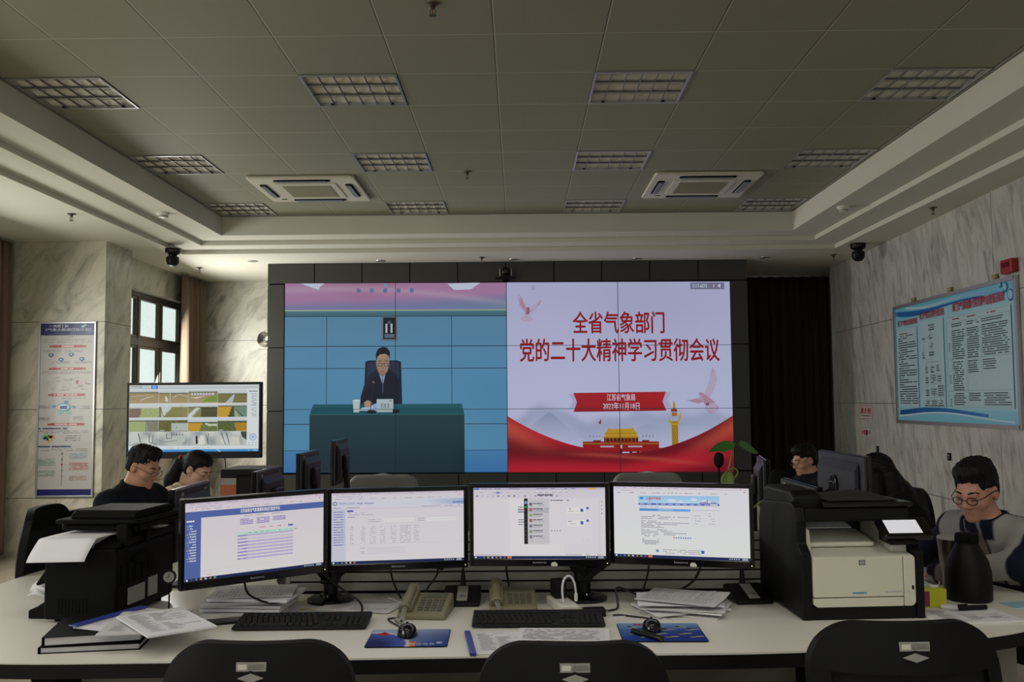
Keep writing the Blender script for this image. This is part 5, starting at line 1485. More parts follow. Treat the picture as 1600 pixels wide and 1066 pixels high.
# ================================================================== telephones, keyboards, mice
PHONE = mat('aged_beige_plastic', rgb(122, 116, 90), 0.45, noise=0.03, nscale=20)
PHONE_K = mat('grey_phone_keys', rgb(92, 88, 76), 0.5)
CORDM = mat('grey_coiled_cord', rgb(150, 148, 140), 0.5)
def telephone(x, y, rz, lab):
    t = thing('desk_telephone', lab, 'telephone', (x, y, DZ), rz, 'beige desk telephones')
    b = MB().prism_axis([(-0.10, 0.0), (0.10, 0.0), (0.10, 0.066), (0.085, 0.070), (-0.09, 0.026), (-0.10, 0.018)], -0.098, 0.098, 'x')
    b.build('base', PHONE, t, bevel=0.008, bseg=3)
    sl = 0.044 / 0.175
    def zt(yy): return 0.026 + (yy + 0.09) * sl
    b = MB()
    for r in range(5):
        for c in range(4):
            xx, yy = -0.012 + c * 0.026, -0.066 + r * 0.020
            b.prism_axis([(yy - 0.006, zt(yy - 0.006) - 0.001), (yy + 0.006, zt(yy + 0.006) - 0.001), (yy + 0.006, zt(yy + 0.006) + 0.005), (yy - 0.006, zt(yy - 0.006) + 0.005)], xx - 0.009, xx + 0.009, 'x')
    b.build('keypad', PHONE_K, t)
    b = MB().prism_axis([(0.036, zt(0.036)), (0.072, zt(0.072)), (0.072, zt(0.072) + 0.004), (0.036, zt(0.036) + 0.004)], -0.022, 0.078, 'x')
    b.build('display', mat('lcd_grey', rgb(96, 98, 84), 0.2) if 'lcd_grey' not in MATS else MATS['lcd_grey'], t)
    b = MB().prism_axis([(-0.085, zt(-0.085)), (0.09, zt(0.085)), (0.09, zt(0.085) + 0.014), (0.05, zt(0.05) + 0.022), (-0.05, zt(-0.05) + 0.022), (-0.085, zt(-0.085) + 0.014)], -0.094, -0.040, 'x')
    cr = b.build('cradle', PHONE, t, bevel=0.006)
    h = catmull([(-0.067, -0.092, 0.040), (-0.067, -0.066, 0.056), (-0.067, 0.0, 0.074), (-0.067, 0.058, 0.088), (-0.067, 0.080, 0.082)], 5)
    MB().tube(h, [0.025 if (k < 4 or k > len(h) - 5) else 0.0185 for k in range(len(h))], 12).build('handset', PHONE, t, smooth=True)
    pts = []
    for k in range(150):
        s = k / 149.0
        cxp, cyp = -0.067 + 0.02 * math.sin(3 * s) - 0.02 * s, -0.09 - 0.10 * math.sin(PI * min(1, s * 0.9)) if s < 0.5 else -0.19 + 0.06 * (s - .5)
        cz = 0.012 + 0.036 * (1 - s) ** 3
        a = k * 0.9
        pts.append((cxp + 0.008 * math.cos(a), cyp, cz + 0.008 * math.sin(a)))
    MB().tube(pts, 0.0022, 5).build('coiled_cord', CORDM, t, smooth=True)
    t.scale = (0.9, 0.9, 0.9)
    return t
telephone(-0.345, 3.43, -0.10, 'beige desk telephone in front of the second monitor, left one of two')
telephone(-0.03, 3.53, 0.04, 'beige desk telephone in front of the third monitor, by the white charger')

KEYC = mat('keyboard_plastic', rgb(14, 14, 15), 0.55, spec=0.3)
KEYT = mat('key_cap', rgb(21, 21, 22), 0.6, spec=0.3)
def keyboard(x, y, rz, lab):
    t = thing('computer_keyboard', lab, 'keyboard', (x, y, DZ), rz, 'black computer keyboards')
    MB().prism_axis([(-0.078, 0.004), (0.078, 0.010), (0.078, 0.030), (0.05, 0.026), (-0.078, 0.014)], -0.228, 0.228, 'x').build('case', KEYC, t, bevel=0.004)
    b = MB()
    def zk(yy): return 0.014 + (yy + 0.078) * 0.095
    def key(xx, yy, w_, d_=0.015):
        z = zk(yy)
        v = [(xx - w_ / 2, yy - d_ / 2, z), (xx + w_ / 2, yy - d_ / 2, z), (xx + w_ / 2, yy + d_ / 2, z), (xx - w_ / 2, yy + d_ / 2, z)]
        k = 0.0018
        v += [(xx - w_ / 2 + k, yy - d_ / 2 + k, z + 0.0075), (xx + w_ / 2 - k, yy - d_ / 2 + k, z + 0.0075), (xx + w_ / 2 - k, yy + d_ / 2 - k, z + 0.0075), (xx - w_ / 2 + k, yy + d_ / 2 - k, z + 0.0075)]
        b.add(v, [(4, 5, 6, 7), (0, 1, 5, 4), (1, 2, 6, 5), (2, 3, 7, 6), (3, 0, 4, 7)])
    for r in range(5):
        yy = -0.062 + r * 0.0185
        if r == 0:
            xx = -0.217
            for w_ in (0.022, 0.022, 0.022, 0.110, 0.022, 0.022, 0.022, 0.022): key(xx + w_ / 2, yy, w_ - 0.002); xx += w_
        else:
            for c in range(14): key(-0.2075 + c * 0.0190 + (0.004 * (4 - r)), yy, 0.0165)
        for c in range(3):
            if r in (0, 4, 3) or (r == 1 and c == 1): key(0.082 + c * 0.019, yy, 0.0165)
        for c in range(4): key(0.150 + c * 0.019, yy, 0.0165)
    for c in range(13): key(-0.2075 + c * 0.0205 + (0.012 if c else 0), 0.045, 0.0165, 0.012)
    b.build('keys', KEYT, t)
    for s in (-1, 1): MB().box(s * 0.2 - 0.02, 0.06, 0.0, s * 0.2 + 0.02, 0.068, 0.012).build('foot', BLACKM, t)
    return t
keyboard(-0.755, 3.275, 0.02, 'black keyboard under the first monitor, partly behind the left chair')
keyboard(0.06, 3.29, 0.0, 'black keyboard below the third monitor, beside the sheet of paper')

def mousepad(x, y, rz, w_, h_, lab, fn):
    t = thing('mouse_pad', lab, 'mouse pad', (x, y, DZ), rz, 'printed mouse pads')
    MB().prism(rrect(w_, h_, 0.012), 0.0, 0.003).build('rubber_base', BLACKM, t)
    a = Art(0, 0, 100, 70, (-w_ / 2 + 0.002, h_ / 2 - 0.002, 0.0033), (w_ - 0.004, 0, 0), (0, -(h_ - 0.004), 0), (0, 0, 1), step=0.00015)
    fn(a); a.build('printed_top', M_PAPERINK, t)
def pad1(a):
    def f(x, y):
        r = math.hypot((x - 8) / 58, (y - 70) / 75)
        c = mixc(rgb(150, 170, 206), rgb(44, 66, 140), sstep(20, 100, x * 0.6 + y * 0.7))
        if r < 0.72: c = mixc(rgb(26, 34, 96), rgb(70, 90, 170), sstep(0.2, 0.72, r))
        elif r < 0.80: c = rgb(206, 190, 190)
        elif y > 40: c = mixc(rgb(190, 60, 50), rgb(214, 150, 70), 0.5 + 0.5 * math.sin(x * 0.7 + y)) if y > 52 and x < 62 else c
        return c
    a.paint(0, 0, 100, 70, 40, 28, f); a.up()
    a.poly([(6, 22), (14, 14), (24, 18), (20, 26)], rgb(176, 40, 44)); a.poly([(10, 18), (16, 10), (21, 16)], rgb(196, 70, 70))
    for q in range(4): a.line([(54 + q * 8, 62), (57 + q * 8, 57), (60 + q * 8, 62)], 1.2, rgb(200, 202, 220)); a.line([(55 + q * 8, 64), (60 + q * 8, 63.6)], 1.0, rgb(190, 196, 220))
    a.up(); a.disc(90, 56, 4, rgb(170, 180, 214), 12)
def pad2(a):
    a.paint(0, 0, 100, 70, 30, 20, lambda x, y: mixc(mixc(rgb(120, 150, 190), rgb(70, 104, 170), sstep(0, 30, y)), rgb(26, 52, 140), sstep(25, 70, y + 0.25 * x))); a.up()
    a.scrib(20, 3.5, 44, 5.5, rgb(160, 40, 50), random.Random(6), dens=0.95, unit=0.8)
    for k, y in enumerate((14, 24, 40, 52)):
        for q in range(3):
            x = 8 + q * 30 + (k % 2) * 12
            if x < 86: a.poly([(x, y + 4), (x + 16, y), (x + 20, y + 3), (x + 4, y + 7)], rgb(150, 156, 160)); a.rect(x + 3, y - 2, x + 8, y + 3, rgb(36, 44, 60)); a.up()
mousepad(-0.366, 3.085, 0.02, 0.262, 0.225, 'blue printed mouse pad with a white arc, left of the two', pad1)
mousepad(0.465, 3.14, -0.02, 0.275, 0.245, 'blue mouse pad printed with rows of grey shapes, right of the two', pad2)
def mouse(x, y, rz, lab):
    t = thing('computer_mouse', lab, 'computer mouse', (x, y, DZ + 0.004), rz, 'black computer mice')
    def fn(u, v):
        a = 2 * PI * u; th = v * PI / 2
        r = math.cos(th) ** 0.7 if v < 1 else 0
        wx = 0.031 * (1.0 + 0.08 * math.cos(2 * a)); ly = 0.056
        xx = wx * r * math.cos(a); yy = ly * r * math.sin(a)
        return (xx, yy, 0.038 * math.sin(th) * (1 - 0.22 * (yy / ly)) + 0.001)
    MB().grid(fn, 28, 9).build('shell', GLOSSB, t, smooth=True, angle=180)
    b = MB(); b.X = Matrix.Translation((0, 0.028, 0.029)) @ Matrix.Rotation(PI / 2, 4, 'Y')
    b.cyl((0, 0, -0.004), (0, 0, 0.004), 0.009, seg=16); b.build('scroll_wheel', MATS['key_cap'], t, smooth=True)
    return t
mouse(-0.375, 3.115, 0.12, 'black mouse on the blue pad with the white arc')
mouse(0.437, 3.16, -0.1, 'black mouse on the mouse pad with grey shapes')

CAB = mat('black_cable', rgb(16, 16, 17), 0.5)
WCAB = mat('white_cable', rgb(206, 206, 210), 0.4)
def cable(name, lab, pts, r, m, group=None, n=8):
    o = MB().tube(catmull(pts, n), r, 7).build(name, m, None, smooth=True)
    tag(o, lab, 'cable', group); return o
z = DZ + 0.004
cable('mouse_cable', 'thin black cable running from the left mouse', [(-0.382, 3.175, z + 0.008), (-0.42, 3.24, z), (-0.47, 3.34, z), (-0.44, 3.36, z), (-0.39, 3.37, z)], 0.003, CAB)
cable('mouse_cable', 'thin black cable curling back from the right mouse to the adapter', [(0.43, 3.22, z + 0.008), (0.46, 3.32, z), (0.40, 3.36, z), (0.36, 3.385, z), (0.33, 3.385, z)], 0.003, CAB)
cable('monitor_cable', 'black cable hanging from the first monitor onto the papers', [(-0.98, 3.33, 0.90), (-0.97, 3.36, 0.84), (-0.90, 3.40, 0.80), (-0.84, 3.44, 0.812)], 0.004, CAB)
cable('monitor_cable', 'black cable looping from the first monitor down to the paper with yellow rows', [(-0.76, 3.52, 0.90), (-0.68, 3.56, 0.82), (-0.60, 3.52, 0.775), (-0.585, 3.42, z), (-0.65, 3.385, z + 0.002)], 0.004, CAB)
cable('monitor_cable', 'black cable hanging straight behind the left telephone', [(-0.50, 3.62, 0.90), (-0.50, 3.66, 0.84), (-0.48, 3.68, 0.78), (-0.47, 3.70, z)], 0.004, CAB)
cable('monitor_cable', 'black cable curving down right of the left telephone', [(-0.32, 3.62, 0.90), (-0.325, 3.66, 0.85), (-0.36, 3.69, 0.80), (-0.385, 3.70, z)], 0.004, CAB)
cable('monitor_cable', 'black cable hanging behind the right telephone', [(-0.055, 3.58, 0.91), (-0.053, 3.64, 0.86), (-0.045, 3.68, 0.80), (-0.04, 3.69, 0.76), (0.02, 3.68, z), (0.06, 3.66, z)], 0.004, CAB)
cable('monitor_cable', 'black cable hanging from the fourth monitor left of the paper stack', [(0.49, 3.58, 0.91), (0.49, 3.62, 0.86), (0.48, 3.66, 0.80), (0.47, 3.68, z)], 0.004, CAB)
cable('monitor_cable', 'thick black cable sweeping from the fourth monitor to the papers', [(0.68, 3.53, 0.91), (0.66, 3.58, 0.84), (0.60, 3.61, 0.79), (0.53, 3.62, z + 0.004)], 0.005, CAB)
cable('loose_cable', 'black cable looped on the desk beside the white charger', [(0.47, 3.69, z), (0.40, 3.58, z + 0.05), (0.36, 3.55, z + 0.06), (0.36, 3.50, z + 0.004), (0.33, 3.46, z), (0.28, 3.445, z), (0.25, 3.45, z)], 0.004, CAB)
cable('loose_cable', 'white cable trailing from the slatted panel past the left telephone', [(-0.52, 3.70, z), (-0.50, 3.66, z + 0.004), (-0.45, 3.60, z), (-0.41, 3.56, z)], 0.0035, WCAB)

# white charger block with its looped lead
t = thing('power_strip', 'white charger block with black adapter and looped white lead', 'charger', (0.155, 3.50, DZ), 0.25)
MB().box(-0.035, -0.10, 0.0, 0.035, 0.10, 0.034).build('block', WHITEP, t, bevel=0.006)
MB().box(-0.022, 0.02, 0.0345, 0.025, 0.09, 0.10).build('plug_adapter', BLACK, t, bevel=0.005)
MB().tube(catmull([(-0.012, -0.05, 0.036), (-0.014, -0.045, 0.085), (0.0, -0.03, 0.118), (0.022, -0.03, 0.125), (0.036, -0.035, 0.10), (0.040, -0.04, 0.062)], 6), 0.0042, 8).build('white_lead', WCAB, t, smooth=True)
MB().cyl((0.040, -0.04, 0.064), (0.038, -0.045, 0.036), 0.007, 0.006).build('plug', WHITEP, t, smooth=True)
t = thing('power_adapter', 'small black power adapter lying on the desk between charger and right mouse', 'adapter', (0.262, 3.385, DZ), 0.1)
MB().box(-0.04, -0.024, 0.0, 0.04, 0.024, 0.03).build('body', BLACK, t, bevel=0.005)
for s in (-1, 1): MB().box(0.04, s * 0.010 - 0.003, 0.012, 0.056, s * 0.010 + 0.003, 0.015).build('prong', SILV, t)
cable('thin_white_cable', 'thin white cable lying in front of the adapter', [(0.20, 3.26 + 0.09, z - 0.002), (0.33, 3.36, z - 0.002), (0.45, 3.40, z - 0.002), (0.53, 3.30, z - 0.002)], 0.002, WCAB)
t = thing('pen', 'black marker lying on the right mouse pad', 'pen', (0.405, 3.07, DZ + 0.013), -0.9)
MB().cyl((-0.06, 0, 0), (0.045, 0, 0), 0.009).build('barrel', BLACK, t, smooth=True)
MB().cyl((0.045, 0, 0), (0.07, 0, 0), 0.0095).build('cap', GLOSSB, t, smooth=True)

# gooseneck microphones
def microphone(x, y, rz, neck, lab):
    t = thing('desk_microphone', lab, 'microphone', (x, y, DZ), rz, 'black gooseneck microphones')
    MB().prism_axis([(-0.085, 0.0), (0.085, 0.0), (0.085, 0.048), (0.05, 0.055), (-0.085, 0.016)], -0.07, 0.07, 'x').build('base', BLACK, t, bevel=0.006)
    def zt(yy): return 0.0165 + (yy + 0.085) * 0.2889
    MB().prism_axis([(-0.07, zt(-0.07)), (0.04, zt(0.04)), (0.04, zt(0.04) + 0.002), (-0.07, zt(-0.07) + 0.002)], -0.018, 0.022, 'x').build('control_strip', LGREY if 'left' not in lab else MATS['light_grey_panel'], t)
    b = MB(); b.X = Matrix.Translation((0.002, -0.042, zt(-0.042) + 0.002)) @ Matrix.Rotation(0.28, 4, 'X')
    b.lathe([(0.002, 0), (0.012, 0), (0.012, 0.003), (0.009, 0.004), (0.002, 0.004)], 18); b.build('talk_button', SILV, t, smooth=True)
    MB().cyl((0.0, 0.055, 0.050), (0, 0.06, 0.115), 0.012, 0.006).build('neck_socket', BLACK, t, smooth=True)
    nk = catmull([(0, 0.06, 0.11)] + neck, 8)
    MB().tube(nk, 0.0038, 7).build('gooseneck', BLACKM, t, smooth=True)
    p, q = Vector(nk[-3]), Vector(nk[-1]); d = (q - p).normalized()
    MB().tube([q - d * 0.005, q + d * 0.008, q + d * 0.03, q + d * 0.048, q + d * 0.055], [0.008, 0.019, 0.021, 0.017, 0.006], 14).build('foam_head', BLACKM, t, smooth=True)
microphone(-0.225, 3.63, 0.0, [(-0.002, 0.062, 0.16), (-0.03, 0.05, 0.19), (-0.06, 0.02, 0.165)], 'black desk microphone bent down beside the left telephone')
microphone(0.875, 3.64, 0.12, [(0.0, 0.07, 0.20), (-0.01, 0.09, 0.34), (-0.06, 0.11, 0.43), (-0.062, 0.12, 0.505)], 'black desk microphone by the right printer with its head above the fourth monitor')

# ================================================================== papers, folders and small things
PAPER = mat('white_paper', rgb(226, 224, 228), 0.8, noise=0.01, nscale=10)
PAPER2 = mat('greyish_paper', rgb(204, 202, 204), 0.8, noise=0.02, nscale=10)
BLUEP = mat('blue_plastic_cover', rgb(58, 66, 150), 0.35)
YELP = mat('yellow_plastic', rgb(190, 190, 40), 0.5)
def sheet(name, lab, cat, x, y, z_, rz, w_, h_, m, curl=0.0, thick=0.0012, rnd=None, ink=False, group=None, cdir=(1, 0.4)):
    rnd = rnd or random.Random(1)
    t = thing(name, lab, cat, (x, y, z_), rz, group)
    def f(u, v): return (-w_ / 2 + w_ * u, -h_ / 2 + h_ * v, 0.0004 + curl * (max(0, cdir[0] * (u - 0.5) + cdir[1] * (v - 0.5)) ** 2) + 0.0005 * math.sin(5 * u + 3 * v) ** 2)
    MB().grid(f, 12, 14, thick=(0, 0, thick)).build('sheets', m, t, smooth=True, angle=50)
    if ink:
        a = MB()
        for k in range(18):
            vv = 0.92 - k * 0.046
            n = rnd.randint(1, 3)
            for q in range(n):
                u0 = 0.10 + q * 0.28 + rnd.uniform(0, 0.05); u1 = u0 + rnd.uniform(0.12, 0.26)
                pts = []
                for (uu, dv) in ((u0, 0), (min(u1, 0.92), 0), (min(u1, 0.92), 0.014), (u0, 0.014)):
                    p = f(uu, vv + dv); pts.append((p[0], p[1], p[2] + thick + 0.0008))
                a.add(pts, [(0, 1, 2, 3)], [rgb(176, 174, 180)] * 4)
        a.build('print', M_PAPERINK, t)
    return t
# left front pile
rn = random.Random(31)
def folder(x, y, z_, rz, w_, h_, th, lab, m):
    t = thing('document_folder', lab, 'folder', (x, y, z_), rz, 'black document folders')
    MB().box(-w_ / 2, -h_ / 2, 0, w_ / 2, h_ / 2, 0.002).build('back_cover', m, t)
    MB().box(-w_ / 2 + 0.004, -h_ / 2 + 0.006, 0.0025, w_ / 2 - 0.006, h_ / 2 - 0.006, th - 0.0025).build('paper_block', PAPER2, t)
    MB().prism_axis([(-h_ / 2, th - 0.002), (h_ / 2, th - 0.002), (h_ / 2, th), (-h_ / 2, th)], -w_ / 2, w_ / 2, 'x').build('front_cover', m, t, bevel=0.0008)
    MB().box(-w_ / 2 - 0.003, -h_ / 2, 0, -w_ / 2 - 0.0005, h_ / 2, th).build('spine', m, t)
folder(-1.375, 3.115, DZ, 0.16, 0.30, 0.34, 0.020, 'lowest black folder of the pile in front of the left printer', BLACKM)
folder(-1.385, 3.125, DZ + 0.0215, 0.24, 0.29, 0.34, 0.028, 'upper black folder of the pile in front of the left printer', BLACKM)
t = sheet('stapled_papers', 'white papers with a blue spine strip, leaning on the black folders', 'papers', -1.295, 3.14, DZ + 0.0505, -0.39, 0.21, 0.297, PAPER, 0.0, 0.005, rn, True)
MB().box(-0.118, -0.155, 0.0062, -0.080, 0.155, 0.011).build('spine_strip', BLUEP, t, bevel=0.002)
sheet('stapled_papers', 'white papers between the blue spine and the topmost sheets', 'papers', -1.215, 3.06, DZ + 0.0625, 0.15, 0.23, 0.32, PAPER2, 0.003, 0.004, rn, True)
sheet('stapled_papers', 'topmost white papers at the right of the left front pile', 'papers', -1.14, 3.02, DZ + 0.0705, 0.67, 0.21, 0.34, PAPER, 0.003, 0.006, rn, True)
t = thing('desk_thermometer', 'small round dial on a thin black stand beside the left printer', 'thermometer', (-1.275, 3.41, DZ))
MB().lathe([(0.002, 0), (0.032, 0), (0.032, 0.004), (0.006, 0.008), (0.002, 0.008)], 20).build('base', BLACK, t, smooth=True)
MB().cyl((0, 0, 0.006), (0, 0, 0.122), 0.0028, seg=8).build('stem', BLACKM, t, smooth=True)
b = MB(); b.X = Matrix.Translation((0, -0.004, 0.146)) @ Matrix.Rotation(PI / 2, 4, 'X') @ Matrix.Rotation(0.25, 4, 'Y')
b.lathe([(0.002, -0.006), (0.024, -0.006), (0.026, 0.002), (0.024, 0.006), (0.002, 0.005)], 26); b.build('case', BLACK, t, smooth=True)
b = MB(); b.X = Matrix.Translation((0, -0.004, 0.146)) @ Matrix.Rotation(PI / 2, 4, 'X') @ Matrix.Rotation(0.25, 4, 'Y')
b.lathe([(0.0012, 0.0062), (0.019, 0.0062), (0.019, 0.0068), (0.0012, 0.0068)], 24); b.cur = 1; b.box(-0.001, 0, 0.0069, 0.001, 0.014, 0.0075); b.box(-0.009, -0.001, 0.0069, 0.002, 0.001, 0.0075)
b.build('dial', [LGREY, BLACKM], t)
# stack below the first monitor
for k in range(6):
    sheet('stapled_papers', ['bottom papers of the stack under the first monitor', 'second papers up in the stack under the first monitor', 'third papers up in the stack under the first monitor', 'fourth papers up in the stack under the first monitor', 'fifth papers up, almost on top under the first monitor', 'topmost fanned sheet under the first monitor'][k], 'papers', -1.035 + rn.uniform(-.02, .02) + 0.010 * k, 3.52 + rn.uniform(-.015, .015), DZ + 0.0135 * k, rn.uniform(-0.25, 0.15) + PI / 2, 0.22, 0.30, (PAPER2, PAPER, PAPER2)[k % 3], 0.012 if k > 3 else 0.002, 0.010 if k < 5 else 0.0015, rn, k == 5, 'paper stack under the first monitor')
t = thing('smartphone', 'black smartphone lying left of the first keyboard', 'phone', (-1.04, 3.33, DZ), -1.15)
MB().prism(rrect(0.075, 0.155, 0.010), 0.0, 0.008).build('body', BLACK, t, bevel=0.002)
MB().prism(rrect(0.069, 0.148, 0.008), 0.0082, 0.0088).build('glass', GLOSSB, t)
t = sheet('printed_form', 'paper printed with a yellow and blue table behind the first keyboard', 'papers', -0.745, 3.46, DZ + 0.0012, 0.05, 0.30, 0.21, PAPER2, 0.0, 0.0006, rn, False)
a = Art(0, 0, 100, 70, (-0.148, 0.103, 0.0022), (0.296, 0, 0), (0, -0.206, 0), (0, 0, 1), step=0.0002)
a.rect(24, 12, 78, 22, rgb(190, 184, 110)); a.rect(30, 24, 62, 30, rgb(176, 206, 206)); a.rect(20, 32, 92, 40, rgb(196, 188, 96)); a.rect(40, 42, 84, 66, rgb(196, 188, 110)); a.up(); a.frame(44, 40, 84, 66, 1.2, rgb(110, 150, 190)); a.scrib(10, 16, 90, 1.4, INK, rn); a.scrib(10, 26, 90, 1.4, INK, rn); a.scrib(10, 50, 90, 1.4, INK, rn)
a.build('print', M_PAPERINK, t)
sheet('loose_sheet', 'white sheet with faint writing behind the yellow printed form', 'papers', -0.60, 3.56, DZ + 0.003, -0.25, 0.29, 0.19, PAPER2, 0.0, 0.0008, rn, True)
# between the keyboards
t = sheet('clipboard_papers', 'papers with a blue spine strip at the front edge, left of the middle chair', 'papers', -0.055, 3.02, DZ + 0.0008, 0.12, 0.21, 0.26, PAPER, 0.0, 0.003, rn, True)
MB().box(-0.118, -0.14, 0.0, -0.098, 0.14, 0.010).build('spine_strip', BLUEP, t, bevel=0.002)
t = sheet('ruled_form', 'ruled white form lying across the second keyboard edge', 'papers', 0.14, 3.105, DZ + 0.0045, -0.07, 0.30, 0.16, PAPER, 0.0, 0.0012, rn, False)
a = Art(0, 0, 100, 50, (-0.146, 0.076, 0.0030), (0.292, 0, 0), (0, -0.152, 0), (0, 0, 1), step=0.0001)
for k in range(9): a.rect(4, 5 + k * 5, 96, 5.4 + k * 5, rgb(170, 170, 176)); a.scrib(5, 6.6 + k * 5, 90, 1.4, rgb(170, 168, 176), rn)
a.build('print', M_PAPERINK, t)
# fanned stack right
for k in range(7):
    sheet('fanned_papers', ['lowest sheet of the fanned pile under the fourth monitor', 'second lowest sheet of the fanned pile under the fourth monitor', 'third lowest sheet of the fanned pile', 'middle sheet of the fanned pile under the fourth monitor', 'third sheet from the top of the fanned pile', 'second sheet from the top of the fanned pile', 'topmost curled sheet of the fanned pile under the fourth monitor'][k], 'papers', 0.605 + rn.uniform(-.03, .03), 3.475 + rn.uniform(-.03, .02), DZ + 0.0078 * k, rn.uniform(-0.5, 0.35) + PI / 2, 0.21, 0.297, PAPER if k % 3 else PAPER2, 0.03 if k > 4 else 0.003, 0.0055 if k < 5 else 0.0014, rn, k == 6, 'fanned paper pile under the fourth monitor', (1, -0.3))

# ================================================================== black multifunction printer, left
t = thing('multifunction_printer', 'black multifunction printer on the left with a sheet hanging from its tray', 'printer', (-1.55, 3.42, DZ), -0.09)
PB = mat('printer_black', rgb(8, 8, 8), 0.6, spec=0.12, bump=0.06, bscale=900)
hx, y0, y1 = 0.135, -0.10, 0.34
b = MB().prism_axis([(-hx, 0.012), (hx - 0.02, 0.012), (hx, 0.03), (hx, 0.24), (hx - 0.01, 0.262), (-hx + 0.012, 0.262), (-hx, 0.25)], y0, y1, 'y')
b.build('body', PB, t, bevel=0.008)
b = MB()
for k in range(9): b.box(-0.085 + 0.013 * k, y0 - 0.0015, 0.03, -0.078 + 0.013 * k, y0 - 0.0005, 0.085)
b.build('vent_slots', BLACKM, t)
b = MB().prism_axis([(y0 + 0.01, 0.262), (y1, 0.262), (y1, 0.290), (y0 + 0.12, 0.290), (y0 + 0.03, 0.275)], hx - 0.10, hx - 0.002, 'x')
b.build('output_bay', PB, t, bevel=0.006)
b = MB().prism(rrect(0.30, 0.36, 0.02, cx=0.015, cy=0.17), 0.312, 0.334)
b.build('scanner_bed', PB, t, bevel=0.006)
b = MB().prism(rrect(0.32, 0.385, 0.02, cx=0.015, cy=0.16), 0.338, 0.354)
sc = b.build('scanner_lid', PB, t, bevel=0.006)
b = MB().prism_axis([(0.0, 0.352), (0.30, 0.352), (0.30, 0.372), (0.27, 0.382), (0.03, 0.382), (0.0, 0.370)], -0.10, 0.15, 'x')
b.build('document_feeder', PB, t, bevel=0.006)
MB().box(hx, -0.02, 0.05, hx + 0.004, 0.10, 0.11).build('rating_label', LGREY, t)
b = MB().box(hx, 0.13, 0.05, hx + 0.003, 0.20, 0.12); b.build('rating_label', LGREY, t)
b = MB()
for k in range(5): b.box(hx + 0.0001, -0.07 + 0.05 * k, 0.125, hx + 0.003, -0.03 + 0.05 * k, 0.20)
b.build('side_vents', BLACKM, t)
MB().box(hx, 0.02, 0.19, hx + 0.012, 0.12, 0.225).build('rear_handle', BLACKM, t, bevel=0.003)
for yy in (-0.05, 0.10): MB().box(hx - 0.03, yy, 0.262, hx + 0.01, yy + 0.035, 0.34).build('hinge', PB, t, bevel=0.004)
MB().prism_axis([(-hx - 0.095, 0.0), (-hx, 0.0), (-hx, 0.085), (-hx - 0.06, 0.045), (-hx - 0.095, 0.03)], y0 + 0.06, y0 + 0.28, 'y').build('paper_tray', PB, t, bevel=0.004)
MB().prism_axis([(-hx - 0.055, 0.12), (-hx, 0.15), (-hx, 0.185), (-hx - 0.02, 0.185), (-hx - 0.062, 0.126)], y0 + 0.05, y0 + 0.27, 'y').build('open_flap', PB, t, bevel=0.002)
for xx in (-0.1, 0.09):
    for yy in (y0 + 0.04, y1 - 0.04): MB().cyl((xx, yy, 0), (xx, yy, 0.013), 0.014, seg=12).build('foot', BLACKM, t)
def psheet(u, v):
    if v < 0.35:
        q = v / 0.35
        yy, zz, sk = y0 - 0.052 + 0.045 * q, 0.222 + 0.075 * q ** 0.8, -0.045 + 0.018 * q
    else:
        q = (v - 0.35) / 0.65
        yy, zz, sk = y0 - 0.007 + 0.19 * q, 0.297 + 0.010 * q - 0.006 * q * q, -0.027 + 0.03 * q
    return (-0.12 + 0.215 * u + sk, yy, zz + 0.006 * (u - 0.5) * (1 - v))
o = MB().grid(psheet, 8, 24, thick=(0, 0, 0.0012)).build('printed_page', PAPER, None, smooth=True, angle=180)
o.matrix_world = Matrix.Translation((-1.55, 3.42, DZ)) @ Matrix.Rotation(-0.09, 4, 'Z') @ Matrix.Translation((-0.005, 0, 0.0))
tag(o, 'blank white page drooping over the front of the black printer', 'paper')
t = thing('crumpled_tissue', 'crumpled white tissue on the desk left of the black printer', 'tissue', (-1.885, 3.72, DZ))
def cr(u, v): return (-0.05 + 0.11 * u + 0.02 * math.sin(7 * v), -0.04 + 0.09 * v, 0.006 + 0.035 * abs(math.sin(4 * u + 5 * v)) * (0.3 + v) + 0.02 * (1 - u))
MB().grid(cr, 14, 14, thick=(0, 0, 0.0015)).build('tissue_sheet', PAPER, t, smooth=True, angle=180)

# ================================================================== white and black laser printer, right
t = thing('laser_printer', 'white and black colour laser printer with touch screen on the right desk', 'printer', (1.20, 3.305, DZ), 0.065)
PW = mat('printer_white', rgb(206, 203, 186), 0.5)
PK = mat('printer_charcoal', rgb(7, 7, 8), 0.5, spec=0.2)
hw = 0.215
# side walls and base
MB().prism_axis([(0.0, 0.0), (0.46, 0.02), (0.46, 0.30), (0.43, 0.375), (0.10, 0.40), (0.055, 0.385), (0.04, 0.34), (0.04, 0.262), (-0.0, 0.232)], -hw - 0.004, -hw + 0.032, 'x').build('left_side_panel', PK, t, bevel=0.006)
MB().prism_axis([(0.0, 0.0), (0.46, 0.02), (0.46, 0.27), (0.06, 0.27), (0.0, 0.232)], hw - 0.026, hw + 0.006, 'x').build('right_side_panel', PK, t, bevel=0.006)
MB().box(-hw + 0.03, 0.004, 0.0, hw - 0.026, 0.45, 0.045).build('base', PK, t, bevel=0.004)
b = MB().prism_axis([(0.012, 0.05), (0.44, 0.05), (0.44, 0.236), (0.10, 0.226), (0.012, 0.216)], -hw + 0.033, hw - 0.027, 'x')
b.build('carcass', PK, t)
fr = [(-hw + 0.034, 0.080), (0.140, 0.080), (0.140, 0.212), (0.136, 0.218), (-hw + 0.040, 0.218), (-hw + 0.034, 0.212)]
MB().prism_axis(fr, -0.008, 0.010, 'y').build('front_door', PW, t, bevel=0.003)
